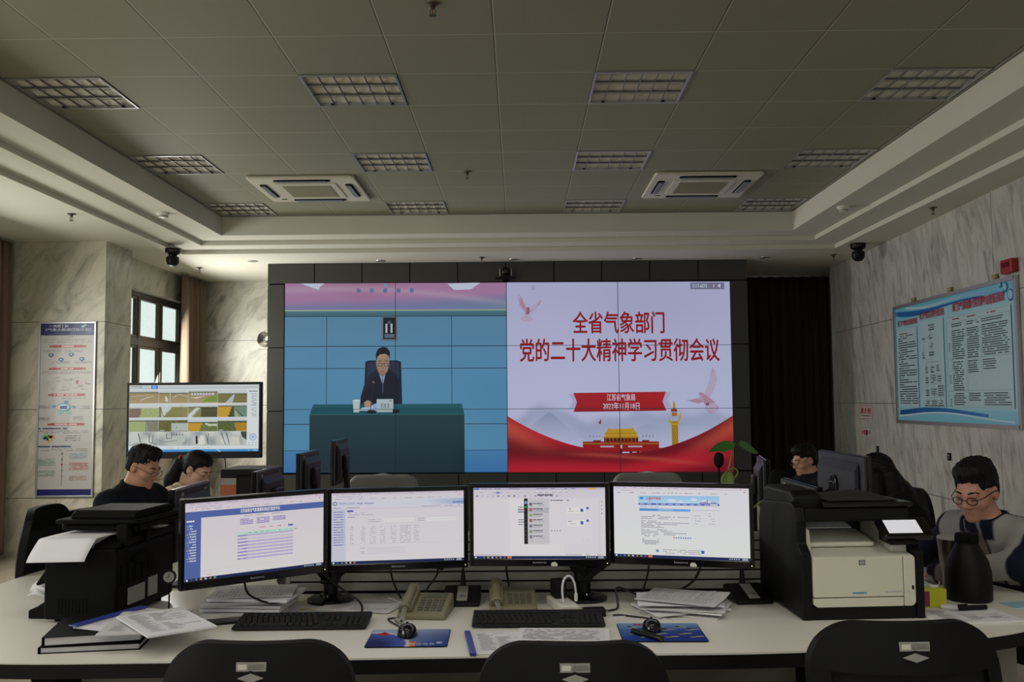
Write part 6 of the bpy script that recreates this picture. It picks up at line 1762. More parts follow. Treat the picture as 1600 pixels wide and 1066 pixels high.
MB().prism_axis([(-hw + 0.046, 0.046), (0.140, 0.046), (0.140, 0.077), (-hw + 0.034, 0.077), (-hw + 0.034, 0.056)], -0.008, 0.010, 'y').build('paper_tray', PW, t, bevel=0.003)
MB().prism_axis([(0.142, 0.046), (0.168, 0.046), (0.178, 0.050), (0.184, 0.060), (0.184, 0.212), (0.180, 0.218), (0.142, 0.218)], -0.008, 0.010, 'y').build('front_strip', PW, t, bevel=0.003)
MB().box(0.170, -0.0095, 0.103, 0.177, -0.0078, 0.117).build('usb_port', BLACKM, t)
# top deck with the output tray
MB().prism_axis([(0.002, 0.219), (0.30, 0.262), (0.30, 0.236), (0.002, 0.2185 - 0.02)], -hw + 0.034, 0.184, 'x').build('top_deck', PW, t, bevel=0.004)
MB().prism_axis([(0.10, 0.236), (0.30, 0.266), (0.30, 0.290), (0.10, 0.252)], -hw + 0.06, 0.09, 'x').build('output_tray', PW, t, bevel=0.006)
MB().prism_axis([(-hw + 0.034, 0.226), (-hw + 0.056, 0.23), (-hw + 0.050, 0.304), (-hw + 0.034, 0.312)], 0.06, 0.30, 'y').build('left_bay_wall', PW, t, bevel=0.004)
MB().prism_axis([(0.05, 0.225), (0.33, 0.255), (0.33, 0.33), (0.10, 0.31), (0.05, 0.258)], 0.128, 0.184, 'x').build('right_bay_wall', PW, t, bevel=0.004)
MB().box(-hw + 0.05, 0.31, 0.236, 0.128, 0.45, 0.36).build('rear_body', PK, t)
MB().prism_axis([(0.22, 0.285), (0.31, 0.292), (0.31, 0.335), (0.22, 0.318)], -hw + 0.07, 0.08, 'x').build('output_flap', PK, t, bevel=0.004)
MB().prism_axis([(0.135, 0.30), (0.225, 0.32), (0.225, 0.322), (0.135, 0.302)], -hw + 0.06, 0.02, 'x').build('printed_page_edge', PAPER, t)
b = MB().prism_axis([(0.06, 0.332), (0.46, 0.330), (0.46, 0.378), (0.06, 0.380)], -hw + 0.034, 0.205, 'x'); b.build('scanner_bed', PK, t, bevel=0.008)
MB().prism_axis([(0.052, 0.383), (0.46, 0.381), (0.46, 0.398), (0.052, 0.400)], -hw + 0.10, 0.215, 'x').build('scanner_lid', GLOSSB, t, bevel=0.006)
MB().prism_axis([(0.10, 0.36), (0.44, 0.36), (0.44, 0.425), (0.40, 0.438), (0.14, 0.438), (0.10, 0.42)], -hw + 0.01, -hw + 0.115, 'x').build('document_feeder', PK, t, bevel=0.014, bseg=4)
# tilted control panel with touch screen
pn = Matrix.Translation((0.172, 0.035, 0.315)) @ Matrix.Rotation(0.62, 4, 'X')
b = MB(); b.X = pn; b.prism(rrect(0.18, 0.095, 0.008), -0.022, 0.0); b.build('control_panel', GLOSSB, t, bevel=0.003)
b = MB(); b.X = pn; b.box(-0.069, -0.033, 0.0004, 0.053, 0.033, 0.001)
SCR = attr_mat('touch_screen_glow', emit=1.0)
b.c = [rgb(206, 206, 208)] * len(b.v); b.usecol = True; b.build('touch_screen', SCR, t)
MB().prism_axis([(0.0, 0.255), (0.09, 0.262), (0.09, 0.318), (0.06, 0.305), (0.0, 0.265)], 0.10, 0.20, 'x').build('panel_support', PK, t, bevel=0.004)
a = Art(0, 0, 100, 100, (-hw + 0.034, -0.0086, 0.218), (0.174 + 0.18, 0, 0), (0, 0, -0.138), (0, -1, 0), step=0.0002)
a.rect(46, 8, 52.4, 20, rgb(70, 70, 72)); a.up(); a.disc(49.2, 14, 2.6, rgb(180, 178, 170), 16, 4.6); a.up(); a.text('hp', 47.8, 10.2, 50.8, 17.4, rgb(60, 60, 62))
a.rect(39, 88, 53, 91.4, rgb(60, 130, 170)); a.poly([(50, 88), (53.5, 88), (52, 91.4), (49, 91.4)], rgb(90, 170, 200))
a.scrib(72, 86.6, 96, 2.6, rgb(180, 177, 182), random.Random(2), dens=0.95, unit=0.5)
a.build('front_marking', M_PRINT, t)
# crumpled dark cloth on the lid
def cl(u, v): return (-0.08 + 0.26 * u, 0.09 + 0.30 * v, 0.4015 + 0.022 * abs(math.sin(5 * u + 2.5 * v) * math.sin(2 + 4 * v + u)) * (1 - abs(2 * u - 1) ** 3) * (1 - abs(2 * v - 1) ** 3))
o = MB().grid(cl, 26, 22, thick=(0, 0, 0.003)).build('dark_cloth', mat('dark_fabric', rgb(28, 27, 28), 0.95), None, smooth=True, angle=180)
o.matrix_world = Matrix.Translation((1.20, 3.305, DZ)) @ Matrix.Rotation(0.065, 4, 'Z')
tag(o, 'crumpled dark cloth lying on the lid of the white printer', 'cloth')

# ================================================================== things on the right end of the desk
t = thing('vacuum_jug', 'large matt black vacuum jug on the desk in front of the man in navy', 'vacuum flask', (1.715, 3.62, DZ))
JUG = mat('matt_black_jug', rgb(10, 9, 8), 0.55, spec=0.22)
MB().lathe([(0.01, 0), (0.078, 0), (0.083, 0.008), (0.084, 0.05), (0.082, 0.11), (0.074, 0.148), (0.060, 0.178), (0.048, 0.197), (0.042, 0.21), (0.04, 0.216), (0.01, 0.216)], 40).build('body', JUG, t, smooth=True)
MB().lathe([(0.01, 0.216), (0.041, 0.216), (0.043, 0.221), (0.043, 0.244), (0.038, 0.251), (0.01, 0.252)], 36).build('stopper', BLACKM, t, smooth=True)
MB().prism_axis([(-0.052, 0.222), (-0.04, 0.218), (-0.038, 0.240), (-0.056, 0.240)], -0.014, 0.014, 'x').build('spout', BLACKM, t, bevel=0.003)
t = thing('steel_tumbler', 'brushed steel tumbler with clear lid behind the black jug', 'tumbler', (1.715, 3.76, DZ))
MB().lathe([(0.01, 0), (0.031, 0), (0.033, 0.01), (0.034, 0.08), (0.040, 0.10), (0.048, 0.20), (0.049, 0.208), (0.047, 0.21), (0.01, 0.209)], 36).build('cup', STEEL, t, smooth=True)
MB().lathe([(0.02, 0.2095), (0.049, 0.2095), (0.050, 0.215), (0.046, 0.222), (0.02, 0.2225)], 32).build('lid', LGREY, t, smooth=True)
t = thing('tissue_packet', 'green and yellow tissue box beside the white printer', 'tissue box', (1.52, 3.52, DZ), 0.1)
MB().box(-0.05, -0.035, 0, 0.05, 0.035, 0.068).build('box', YELP, t, bevel=0.004)
MB().box(-0.052, -0.0362, 0.006, -0.018, -0.0352, 0.06).build('printed_panel', mat('magenta_print', rgb(120, 40, 60), 0.5), t)
MB().grid(lambda u, v: (-0.035 + 0.07 * u + 0.012 * v * math.sin(9 * u), 0.012 * math.sin(6 * u), 0.066 + 0.055 * v * (0.6 + 0.4 * math.sin(5 * u + 1))), 12, 6, thick=(0, 0.0015, 0)).build('tissue', PAPER, t, smooth=True, angle=180)
t = thing('wrapped_packet', 'flat white packet with a red print in front of the jug', 'packet', (1.60, 3.46, DZ), -0.45)
MB().box(-0.06, -0.02, 0, 0.06, 0.02, 0.012).build('wrapper', PAPER, t, bevel=0.004)
MB().box(-0.005, -0.012, 0.0122, 0.028, 0.012, 0.0128).build('red_print', RED, t)
sheet('notebook', 'open white notebook with blue edge lying right of the white printer', 'notebook', 1.575, 3.335, DZ, 0.12, 0.30, 0.20, PAPER, 0.0, 0.006, rn, True)
t = thing('marker_pen', 'black marker lying on the notebook right of the printer', 'pen', (1.63, 3.41, DZ + 0.0165), 0.15)
MB().cyl((-0.055, 0, 0), (0.05, 0, 0), 0.0085).build('barrel', BLACK, t, smooth=True); MB().box(-0.055, 0.004, 0.006, -0.02, 0.008, 0.0125).build('clip', GLOSSB, t)
t = thing('sticky_note', 'pale blue note pad at the right desk edge', 'note pad', (1.86, 3.52, DZ), 0.2)
MB().box(-0.06, -0.045, 0, 0.06, 0.045, 0.003).build('pad', mat('pale_blue_paper', rgb(150, 190, 206), 0.8), t)

# ================================================================== stacked files behind the microphone
for k, (w_, lab, m) in enumerate(((0.045, 'lowest dark file of the stack between panel and white printer', BLACKM), (0.042, 'dark blue tray file in the stack beside the white printer', mat('dark_blue_file', rgb(40, 46, 66), 0.5)), (0.045, 'top grey file of the stack beside the white printer', LGREY))):
    t = thing('file_box', lab, 'file', (1.10 + 0.004 * k, 3.87, DZ + 0.032 * k), -0.06 + 0.06 * k, 'files behind the white printer')
    MB().box(-w_, -0.10, 0, w_, 0.10, 0.004).build('base', m, t); MB().box(-w_ + 0.006, -0.096, 0.0045, w_ - 0.006, 0.096, 0.025).build('paper_block', PAPER2, t); MB().box(-w_, -0.10, 0.0255, w_, 0.10, 0.0295).build('cover', m, t)
t = thing('red_booklet', 'red booklet lying on the desk behind the white printer', 'booklet', (1.38, 4.75, DZ), 0.2)
MB().box(-0.10, -0.07, 0, 0.10, 0.07, 0.010).build('cover', mat('red_paper', rgb(170, 20, 26), 0.6), t, bevel=0.002)

# ================================================================== monitors of the side wings
def wing_monitor(x, y, face, W, H, zc, lab, group, sticker=True, vesa=False, stand='foot', cat='monitor'):
    """face: rotation so that the screen looks outward; local -y is the screen side"""
    t = thing('computer_monitor', lab, cat, (x, y, DZ), face, group)
    monitor_body(t, W, H, zc - DZ, deep=0.05)
    a = Art(0, 0, 10, 6, (-W / 2 + 0.016, -0.006, zc - DZ + H / 2 - 0.017), (W - 0.032, 0, 0), (0, 0, -(H - 0.045)), (0, -1, 0), step=0.0003)
    a.vgrad(0, 0, 10, 6, rgb(206, 204, 222), rgb(214, 212, 226)); a.up(); a.rect(0, 5.8, 10, 6, rgb(24, 36, 86)); a.rect(0, 0, 10, 0.6, rgb(120, 140, 190))
    a.build('screen', M_SCREEN, t)
    if stand == 'foot':
        MB().prism_axis([(0.05, 0.01), (0.09, 0.01), (0.075, zc - DZ + 0.02), (0.05, zc - DZ + 0.02)], -0.045, 0.045, 'x').build('stand_column', BLACK, t, bevel=0.006)
        MB().prism(rrect(0.24, 0.19, 0.03, cy=0.05), 0, 0.012).build('stand_base', BLACK, t, bevel=0.003)
        MB().box(-0.085, 0.046, zc - DZ - 0.06, 0.085, 0.075, zc - DZ + 0.05).build('mount_block', BLACK, t, bevel=0.012)
    else:
        MB().prism_axis([(p[0], p[1] + zc - DZ) for p in rrect(0.085, 0.17, 0.04)], 0.050, 0.062, 'y').build('vesa_plate', GLOSSB, t, bevel=0.003)
        for sx in (-0.026, 0.026):
            for sz in (-0.05, 0.05): MB().cyl((sx, 0.060, zc - DZ + sz), (sx, 0.067, zc - DZ + sz), 0.008, seg=12).build('screw', CHROME, t, smooth=True)
        MB().tube([(0, 0.065, zc - DZ), (0.0, 0.11, zc - DZ - 0.02), (0.10, 0.15, zc - DZ - 0.14), (0.10, 0.15, 0.02)], [0.026, 0.026, 0.024, 0.022], 10).build('support_arm', BLACK, t, smooth=True)
        MB().cyl((0.10, 0.15, 0), (0.10, 0.15, 0.02), 0.07).build('stand_base', BLACK, t, smooth=True)
    if sticker:
        a = Art(0, 0, 100, 50, (W / 2 - 0.08, 0.0265, zc - DZ + H / 2 - 0.022), (-0.001, 0, 0), (0, 0, 0), (0, 1, 0))
        MB().box(-W / 2 + 0.055, 0.0262, zc - DZ + H / 2 - 0.034, -W / 2 + 0.10, 0.0272, zc - DZ + H / 2 - 0.022).build('back_lettering', DGREY, t)
        MB().box(W / 2 - 0.085, 0.0262, zc - DZ + H / 2 - 0.045, W / 2 - 0.055, 0.0272, zc - DZ + H / 2 - 0.018).build('sticker', LGREY, t)
    return t
FL, FR = -PI / 2, PI / 2        # screens looking to -x and to +x
g1 = 'monitors of the left wing seen from behind'
wing_monitor(-1.44, 4.06, FL + 0.04, 0.47, 0.30, 1.02, 'dark monitor back just behind the black printer, before the two people', g1)
wing_monitor(-1.37, 5.05, FL, 0.50, 0.30, 1.02, 'dark monitor back left of three, next to the black tower', g1)
wing_monitor(-1.37, 6.0, FL, 0.50, 0.30, 1.06, 'dark monitor back in the middle of three in front of the video wall', g1)
wing_monitor(-1.37, 7.05, FL, 0.50, 0.33, 1.08, 'narrowest dark monitor back against the teal tablecloth picture', g1)
g2 = 'monitors of the right wing seen from behind'
wing_monitor(1.515, 4.36, FR, 0.62, 0.37, 1.085, 'large dark monitor back with chrome screws above the white printer', g2, False, True, 'arm')
wing_monitor(1.235, 4.10, FR, 0.50, 0.30, 1.01, 'dark monitor back with a white sticker in front of the man with glasses', g2)
wing_monitor(1.40, 5.35, FR - 0.17, 0.46, 0.30, 1.04, 'dark monitor seen almost edge-on behind the plant', g2)
# tower with the orange card
t = thing('computer_tower', 'black computer tower with an orange card behind the woman', 'computer', (-1.97, 6.62, DZ), 0.0)
MB().box(-0.09, -0.2, 0.0, 0.22, 0.2, 0.32).build('case', BLACK, t, bevel=0.006)
MB().box(-0.085, -0.203, 0.05, 0.02, -0.2005, 0.26).build('orange_card', mat('orange_print', rgb(176, 96, 62), 0.6), t); MB().box(-0.085, -0.2045, 0.215, 0.02, -0.2032, 0.26).build('card_heading', LGREY, t)
MB().box(0.03, -0.203, 0.27, 0.20, -0.2005, 0.285).build('drive_slot', BLACKM, t)
b = MB()
for k in range(9): b.box(0.22, -0.15 + 0.0, 0.06 + 0.02 * k, 0.2205, -0.02, 0.07 + 0.02 * k)
b.build('side_vents', BLACKM, t)

# ================================================================== black bent monitor arm and headset behind the fourth monitor
t = thing('jointed_stand', 'black jointed stand arm rising behind the fourth monitor by the plant', 'monitor stand', (1.215, 4.52, DZ))
MB().cyl((0, 0, 0), (0, 0, 0.02), 0.06).build('base', BLACK, t, smooth=True)
MB().tube([(0, 0, 0.02), (0, 0, 0.06), (0.10, 0.06, 0.22)], [0.028, 0.030, 0.026], 12).build('lower_arm', BLACK, t, smooth=True)
MB().ball((0.10, 0.06, 0.22), 0.04, 16, 12).build('elbow', GLOSSB, t, smooth=True)
MB().tube([(0.10, 0.06, 0.22), (0.06, 0.10, 0.36)], [0.026, 0.022], 12).build('upper_arm', BLACK, t, smooth=True)
MB().ball((0.06, 0.10, 0.37), (0.05, 0.03, 0.06), 16, 12).build('head_joint', BLACKM, t, smooth=True)

# ================================================================== potted plant
t = thing('potted_plant', 'green leafy pot plant in front of the right end of the video wall', 'plant', (0.98, 4.62, DZ))
MB().lathe([(0.01, 0), (0.05, 0), (0.065, 0.10), (0.068, 0.12), (0.058, 0.12), (0.056, 0.105), (0.01, 0.105)], 26).build('pot', WHITEP, t, smooth=True)
MB().lathe([(0.005, 0.106), (0.055, 0.106), (0.05, 0.110), (0.005, 0.112)], 20).build('soil', mat('soil', rgb(50, 38, 28), 0.95), t)
LEAF = mat('green_leaf', rgb(58, 104, 40), 0.4, noise=0.2, nscale=30)
LEAF2 = mat('yellow_green_leaf', rgb(112, 128, 48), 0.45, noise=0.2, nscale=30)
def leaf(stem, tip, wid, droop, m, up=Vector((0, 0, 1))):
    s, e = Vector(stem), Vector(tip); d = e - s; L = d.length
    side = d.cross(up).normalized() if d.cross(up).length > 1e-4 else Vector((1, 0, 0)); nn = side.cross(d).normalized()
    def f(u, v):
        w_ = wid * (math.sin(PI * min(1, v ** 0.75)) ** 0.9 if 0 < v < 1 else 0)
        p = s + d * v + side * (w_ * (u - 0.5) * 2) + nn * (-droop * v * v + 0.18 * wid * abs(u - 0.5) * 2)
        return tuple(p)
    MB().grid(f, 6, 12, thick=tuple(nn * 0.0012)).build('leaf', m, t, smooth=True, angle=180)
def stem(pts): MB().tube(catmull(pts, 6), 0.0045, 6).build('stem', LEAF2, t, smooth=True)
stem([(0, 0, 0.1), (0.03, 0.02, 0.28), (0.06, 0.02, 0.44), (0.085, 0.0, 0.555)])
leaf((0.085, 0, 0.555), (-0.045, -0.03, 0.50), 0.040, -0.02, LEAF, Vector((0, -0.6, 1)))
leaf((0.10, 0, 0.545), (0.22, 0.04, 0.52), 0.048, 0.03, LEAF, Vector((0, -0.7, 1)))
stem([(0, 0, 0.1), (0.0, -0.01, 0.30), (0.09, -0.01, 0.40), (0.075, -0.01, 0.435), (0.045, -0.02, 0.42)])
leaf((0.045, -0.02, 0.425), (0.03, -0.03, 0.30), 0.034, 0.0, LEAF2, Vector((0, -1, 0.1)))
stem([(0.02, 0, 0.1), (0.16, -0.03, 0.24), (0.28, -0.06, 0.335)])
leaf((0.28, -0.06, 0.335), (0.29, -0.08, 0.18), 0.048, 0.0, LEAF2, Vector((0, -1, 0.1)))
stem([(0.0, 0, 0.1), (-0.03, 0.02, 0.20), (-0.07, 0.03, 0.28)])
leaf((-0.07, 0.03, 0.28), (-0.15, 0.0, 0.24), 0.04, 0.02, LEAF, Vector((0, -0.5, 1)))

# ================================================================== plastic-wrapped pale chairs beyond the desk
def wrapped_chair(x, y, lab):
    t = thing('wrapped_chair', lab, 'chair', (x, y, 0), PI, 'chairs still wrapped in clear plastic')
    CH = MATS.get('pale_grey_seat') or mat('pale_grey_seat', rgb(132, 132, 126), 0.5)
    PL = MATS.get('plastic_film') or mat('plastic_film', rgb(176, 182, 190), 0.18, spec=0.8)
    b = MB(); b.X = Matrix.Translation((0, 0.20, 0.70)) @ Matrix.Rotation(PI / 2 - 0.12, 4, 'X'); b.prism(rrect(0.56, 0.48, 0.09, 8), -0.035, 0.035); b.build('backrest', CH, t, bevel=0.02, bseg=3)
    b = MB(); b.X = Matrix.Translation((0, -0.02, 0.45)); b.prism(rrect(0.52, 0.48, 0.08, 8), -0.04, 0.04); b.build('seat', CH, t, bevel=0.02, bseg=3)
    MB().grid(lambda u, v: (-0.22 + 0.44 * u, 0.255 + 0.012 * math.sin(9 * u + 4 * v) - 0.045 * v + 0.0, 0.60 + 0.355 * v * (1 - 0.12 * abs(2 * u - 1))), 14, 12, thick=(0, 0.001, 0)).build('plastic_wrap', PL, t, smooth=True, angle=20)
    MB().cyl((0, 0, 0.08), (0, 0, 0.42), 0.03).build('column', SILV, t, smooth=True)
    for k in range(5):
        a = 2 * PI * k / 5
        MB().tube([(0, 0, 0.09), (0.28 * math.cos(a), 0.28 * math.sin(a), 0.06)], [0.025, 0.016], 8).build('base_arm', SILV, t, smooth=True)
        MB().ball((0.28 * math.cos(a), 0.28 * math.sin(a), 0.028), 0.028, 12, 8).build('caster', BLACKM, t, smooth=True)
wrapped_chair(-1.15 + 0.05, 7.75, 'pale chair in clear plastic beyond the second monitor')
wrapped_chair(1.03, 7.75, 'pale chair in clear plastic beyond the fourth monitor')

# ================================================================== mesh office chairs
MESHM = mat('black_mesh_fabric', rgb(10, 10, 11), 0.9, bump=0.8, bscale=500)
CHAIRP = mat('chair_black_plastic', rgb(8, 8, 8), 0.6, spec=0.18)
def office_chair(x, y, rz, lab, group, sticker=True, Wt=0.43, top=1.03):
    """backrest outer face looks to local -y, the sitter faces +y"""
    t = thing('office_chair', lab, 'office chair', (x, y, 0), rz, group)
    def half(z):
        s = (top - z) / 0.52
        w_ = (Wt / 2) * (0.93 + 0.14 * math.sin(PI * min(1, 0.25 + s * 0.75)))
        if top - z < 0.11: w_ -= 0.11 - math.sqrt(max(0, 0.11 ** 2 - (0.11 - (top - z)) ** 2))
        return w_
    def depth(xx, z): return 0.06 * (xx / (Wt / 2)) ** 2 + 0.05 * ((z - (top - 0.30)) / 0.3) ** 2
    zs = [top - 0.11 * (1 - math.cos(k / 10 * PI / 2)) for k in range(11)] + [top - 0.11 - 0.41 * k / 14 for k in range(1, 15)]
    fw, hd = 0.042, 0.15
    def inner(z): return half(z) - fw
    # solid frame: outline ring and headband
    b = MB()
    def panel(za, zb_, fa, fb, ga, gb, th, off):
        n = 8
        vs = []; 
        for (z_, f0, f1) in ((za, fa, ga), (zb_, fb, gb)):
            for k in range(n + 1):
                xx = f0 + (f1 - f0) * k / n; vs.append((xx, depth(xx, z_) + off, z_))
        m_ = len(vs); vs += [(p[0], p[1] + th, p[2]) for p in vs[:m_]]
        fs = []
        for k in range(n):
            fs.append((k, n + 1 + k, n + 2 + k, k + 1)); fs.append((m_ + k, m_ + k + 1, m_ + n + 2 + k, m_ + n + 1 + k))
        fs += [(0, m_, m_ + n + 1, n + 1), (n, 2 * n + 1, m_ + 2 * n + 1, m_ + n), ]
        fs += [(k, k + 1, m_ + k + 1, m_ + k) for k in range(n)] + [(n + 1 + k, m_ + n + 1 + k, m_ + n + 2 + k, n + 2 + k) for k in range(n)]
        b.add(vs, fs)
    for za, zb_ in zip(zs, zs[1:]):
        if za > top - 0.10: panel(za, zb_, -half(za), -half(zb_), half(za), half(zb_), 0.034, 0.0)
        else:
            panel(za, zb_, -half(za), -half(zb_), -inner(za), -inner(zb_), 0.034, 0.0); panel(za, zb_, inner(za), inner(zb_), half(za), half(zb_), 0.034, 0.0)
    za, zb_ = zs[-1], zs[-1] - 0.05
    panel(za, zb_, -half(za), -half(za) + 0.02, half(za), half(za) - 0.02, 0.034, 0.0)
    b.build('back_frame', CHAIRP, t, smooth=True, angle=50)
    b = MB()
    zz = [z_ for z_ in zs if z_ <= top - 0.085]
    for za, zb_ in zip(zz, zz[1:]): panel(za, zb_, -inner(za) - 0.006, -inner(zb_) - 0.006, inner(za) + 0.006, inner(zb_) + 0.006, 0.004, 0.022)
    b.build('back_mesh', MESHM, t, smooth=True, angle=50)
    if sticker:
        zl = top - 0.048
        o = MB().box(-0.035, depth(0, zl) - 0.0022, zl - 0.010, 0.035, depth(0, zl) + 0.004, zl + 0.010).build('asset_label', LGREY, t)
        MB().box(-0.031, depth(0, zl) - 0.0030, zl - 0.006, -0.010, depth(0, zl) - 0.0024, zl + 0.006).build('label_stamp', MATS['white_plastic'], o)
        b = MB()
        rr = random.Random(2)
        for k in range(14): b.box(-0.006 + k * 0.0028, depth(0, zl) - 0.0030, zl - 0.006, -0.006 + k * 0.0028 + rr.uniform(.0006, .0018), depth(0, zl) - 0.0024, zl + 0.001)
        b.box(-0.006, depth(0, zl) - 0.0030, zl + 0.003, 0.030, depth(0, zl) - 0.0024, zl + 0.006)
        b.build('label_print', DGREY, o)
        zd = top - 0.072
        MB().prism_axis([(-0.030, zd), (0, zd - 0.010), (0.030, zd), (0, zd + 0.010)], depth(0, zd) - 0.003, depth(0, zd) + 0.004, 'y').build('diamond_badge', LGREY, t)
    MB().tube([(0, 0.06, top - 0.46), (0, 0.02, top - 0.56), (0, 0.10, 0.42), (0, 0.24, 0.40)], 0.028, 10).build('back_support', CHAIRP, t, smooth=True)
    b = MB(); b.X = Matrix.Translation((0, 0.30, 0.46)); b.prism(rrect(0.48, 0.47, 0.09, 8), -0.04, 0.03); b.build('seat', MESHM, t, bevel=0.02, bseg=3)
    for s in (-1, 1):
        ar_ = MB().tube(catmull([(s * 0.20, 0.22, 0.42), (s * 0.27, 0.22, 0.45), (s * 0.275, 0.22, 0.60), (s * 0.265, 0.22, 0.66)], 5), 0.018, 8).build('armrest', CHAIRP, t, smooth=True)
        b = MB(); b.X = Matrix.Translation((s * 0.262, 0.24, 0.672)); b.prism(rrect(0.07, 0.24, 0.03), -0.012, 0.014); b.build('arm_pad', CHAIRP, ar_, bevel=0.006)
    MB().cyl((0, 0.30, 0.10), (0, 0.30, 0.43), 0.028).build('gas_column', CHAIRP, t, smooth=True)
    for k in range(5):
        a = 2 * PI * k / 5 + 0.3
        MB().tube([(0, 0.30, 0.11), (0.30 * math.cos(a), 0.30 + 0.30 * math.sin(a), 0.07)], [0.026, 0.016], 8).build('base_arm', CHAIRP, t, smooth=True)
        MB().ball((0.30 * math.cos(a), 0.30 + 0.30 * math.sin(a), 0.03), 0.03, 12, 8).build('caster', BLACKM, t, smooth=True)
    return t
fg = 'black office chairs along the front of the desk'
office_chair(-0.63, 2.17, 0.0, 'black mesh office chair at the front, left of the three', fg, top=0.955)
office_chair(0.125, 2.17, 0.0, 'black mesh office chair at the front, middle of the three', fg, top=0.948)
office_chair(0.915, 2.17, 0.03, 'black mesh office chair at the front, before the white printer', fg, top=0.992)
office_chair(-2.36, 4.45, -1.50, 'empty black mesh chair at the far left in front of the pillar poster', None, False, top=1.04)
office_chair(2.60, 6.15, PI / 2 + 0.35, 'black mesh chair against the right wall beside the long black hair', None, False, top=0.945)
# ================================================================== people: one continuous surface each, grown from blended volumes
class Field:
    def __init__(self, lo, hi, h):
        self.lo = np.array(lo, float); self.h = h
        self.n = np.ceil((np.array(hi) - self.lo) / h).astype(int) + 1
        self.d = np.full(self.n, 9.0, np.float32)
    def _sub(self, lo, hi):
        a = np.clip(np.floor((np.array(lo) - self.lo) / self.h).astype(int), 0, self.n)
        b = np.clip(np.ceil((np.array(hi) - self.lo) / self.h).astype(int) + 1, 0, self.n)
        if (b <= a).any(): return None, None
        sl = tuple(slice(i, j) for i, j in zip(a, b))
        ax = [self.lo[k] + self.h * np.arange(a[k], b[k]) for k in range(3)]
        return sl, np.stack(np.meshgrid(*ax, indexing='ij'), -1)
    def blend(self, sl, d, k, sub=False):
        e = self.d[sl]
        if sub:
            h = np.clip(0.5 - 0.5 * (e + d) / k, 0, 1); r = e * (1 - h) - d * h + k * h * (1 - h)
        else:
            h = np.clip(0.5 + 0.5 * (e - d) / k, 0, 1); r = e * (1 - h) + d * h - k * h * (1 - h)
        self.d[sl] = r.astype(np.float32)
    def cone(self, a, b, ra, rb, k=0.015, sub=False):
        a, b = np.array(a, float), np.array(b, float); m = max(ra, rb) + k + 2 * self.h
        sl, P = self._sub(np.minimum(a, b) - m, np.maximum(a, b) + m)
        if sl is None: return
        ab = b - a; t = np.clip(((P - a) @ ab) / max(1e-9, ab @ ab), 0, 1)
        d = np.linalg.norm(P - a - t[..., None] * ab, axis=-1) - (ra + (rb - ra) * t)
        self.blend(sl, d, k, sub)
    def ell(self, c, r, R=None, k=0.015, sub=False):
        c, r = np.array(c, float), np.array(r, float); m = r.max() + k + 2 * self.h
        sl, P = self._sub(c - m, c + m)
        if sl is None: return
        q = P - c
        if R is not None: q = q @ R          # world -> local when R holds the local axes in its columns
        k0 = np.linalg.norm(q / r, axis=-1); k1 = np.linalg.norm(q / (r * r), axis=-1)
        d = k0 * (k0 - 1) / np.maximum(k1, 1e-6)
        self.blend(sl, d, k, sub)
    def keep(self, fn):
        """keep only where fn(points) <= 0 (a distance-like field)"""
        ax = [self.lo[k] + self.h * np.arange(self.n[k]) for k in range(3)]
        P = np.stack(np.meshgrid(*ax, indexing='ij'), -1)
        self.d = np.maximum(self.d, fn(P).astype(np.float32))
    def mesh(self):
        d = self.d; n = self.n
        ins = d < 0
        c = np.zeros(n - 1, int)
        for o in np.ndindex(2, 2, 2): c += ins[o[0]:n[0] - 1 + o[0], o[1]:n[1] - 1 + o[1], o[2]:n[2] - 1 + o[2]]
        act = (c > 0) & (c < 8)
        idx = -np.ones(n - 1, int); cells = np.argwhere(act); idx[act] = np.arange(len(cells))
        acc = np.zeros((len(cells), 3)); cnt = np.zeros(len(cells))
        cor = [np.array(o) for o in np.ndindex(2, 2, 2)]
        for a in cor:
            for ax in range(3):
                if a[ax]: continue
                b = a.copy(); b[ax] = 1
                da = d[tuple((cells + a).T)]; db = d[tuple((cells + b).T)]
                m = (da < 0) != (db < 0)
                t = np.where(m, da / np.where(m, da - db, 1), 0)
                acc[m] += (a + t[:, None] * (b - a))[m]; cnt[m] += 1
        V = self.lo + self.h * (cells + acc / cnt[:, None])
        F = []
        for ax in range(3):
            u, v = (ax + 1) % 3, (ax + 2) % 3
            sa = [slice(0, n[k]) for k in range(3)]; sb = list(sa)
            sa[ax] = slice(0, n[ax] - 1); sb[ax] = slice(1, n[ax])
            e = np.argwhere(ins[tuple(sa)] != ins[tuple(sb)])
            e = e[(e[:, u] > 0) & (e[:, v] > 0) & (e[:, u] < n[u] - 1) & (e[:, v] < n[v] - 1)]
            fl = ins[tuple(e.T)]
            q = []
            for du, dv in ((-1, -1), (0, -1), (0, 0), (-1, 0)):
                p = e.copy(); p[:, u] += du; p[:, v] += dv; q.append(idx[tuple(p.T)])
            q = np.stack(q, 1); q[~fl] = q[~fl][:, ::-1]
            F.append(q)
        return V, np.concatenate(F)
def link_surface(name, V, F, m, parent, colr=None, smooth_it=1):
    me = bpy.data.meshes.new(name)
    me.from_pydata(V.tolist(), [], F.tolist())
    me.materials.append(m)
    if colr is not None:
        a = me.color_attributes.new('Col', 'FLOAT_COLOR', 'POINT')
        a.data.foreach_set('color', np.concatenate([colr, np.ones((len(colr), 1))], 1).astype(np.float32).ravel())
    me.polygons.foreach_set('use_smooth', [True] * len(me.polygons))
    me.update()
    o = bpy.data.objects.new(name, me); col.objects.link(o); o.parent = parent
    KIDS.setdefault(parent, []).append(o)
    if smooth_it:
        md = o.modifiers.new('smooth', 'SMOOTH'); md.factor = 0.5; md.iterations = smooth_it
    return o
def unit(v): v = np.array(v, float); return v / np.linalg.norm(v)
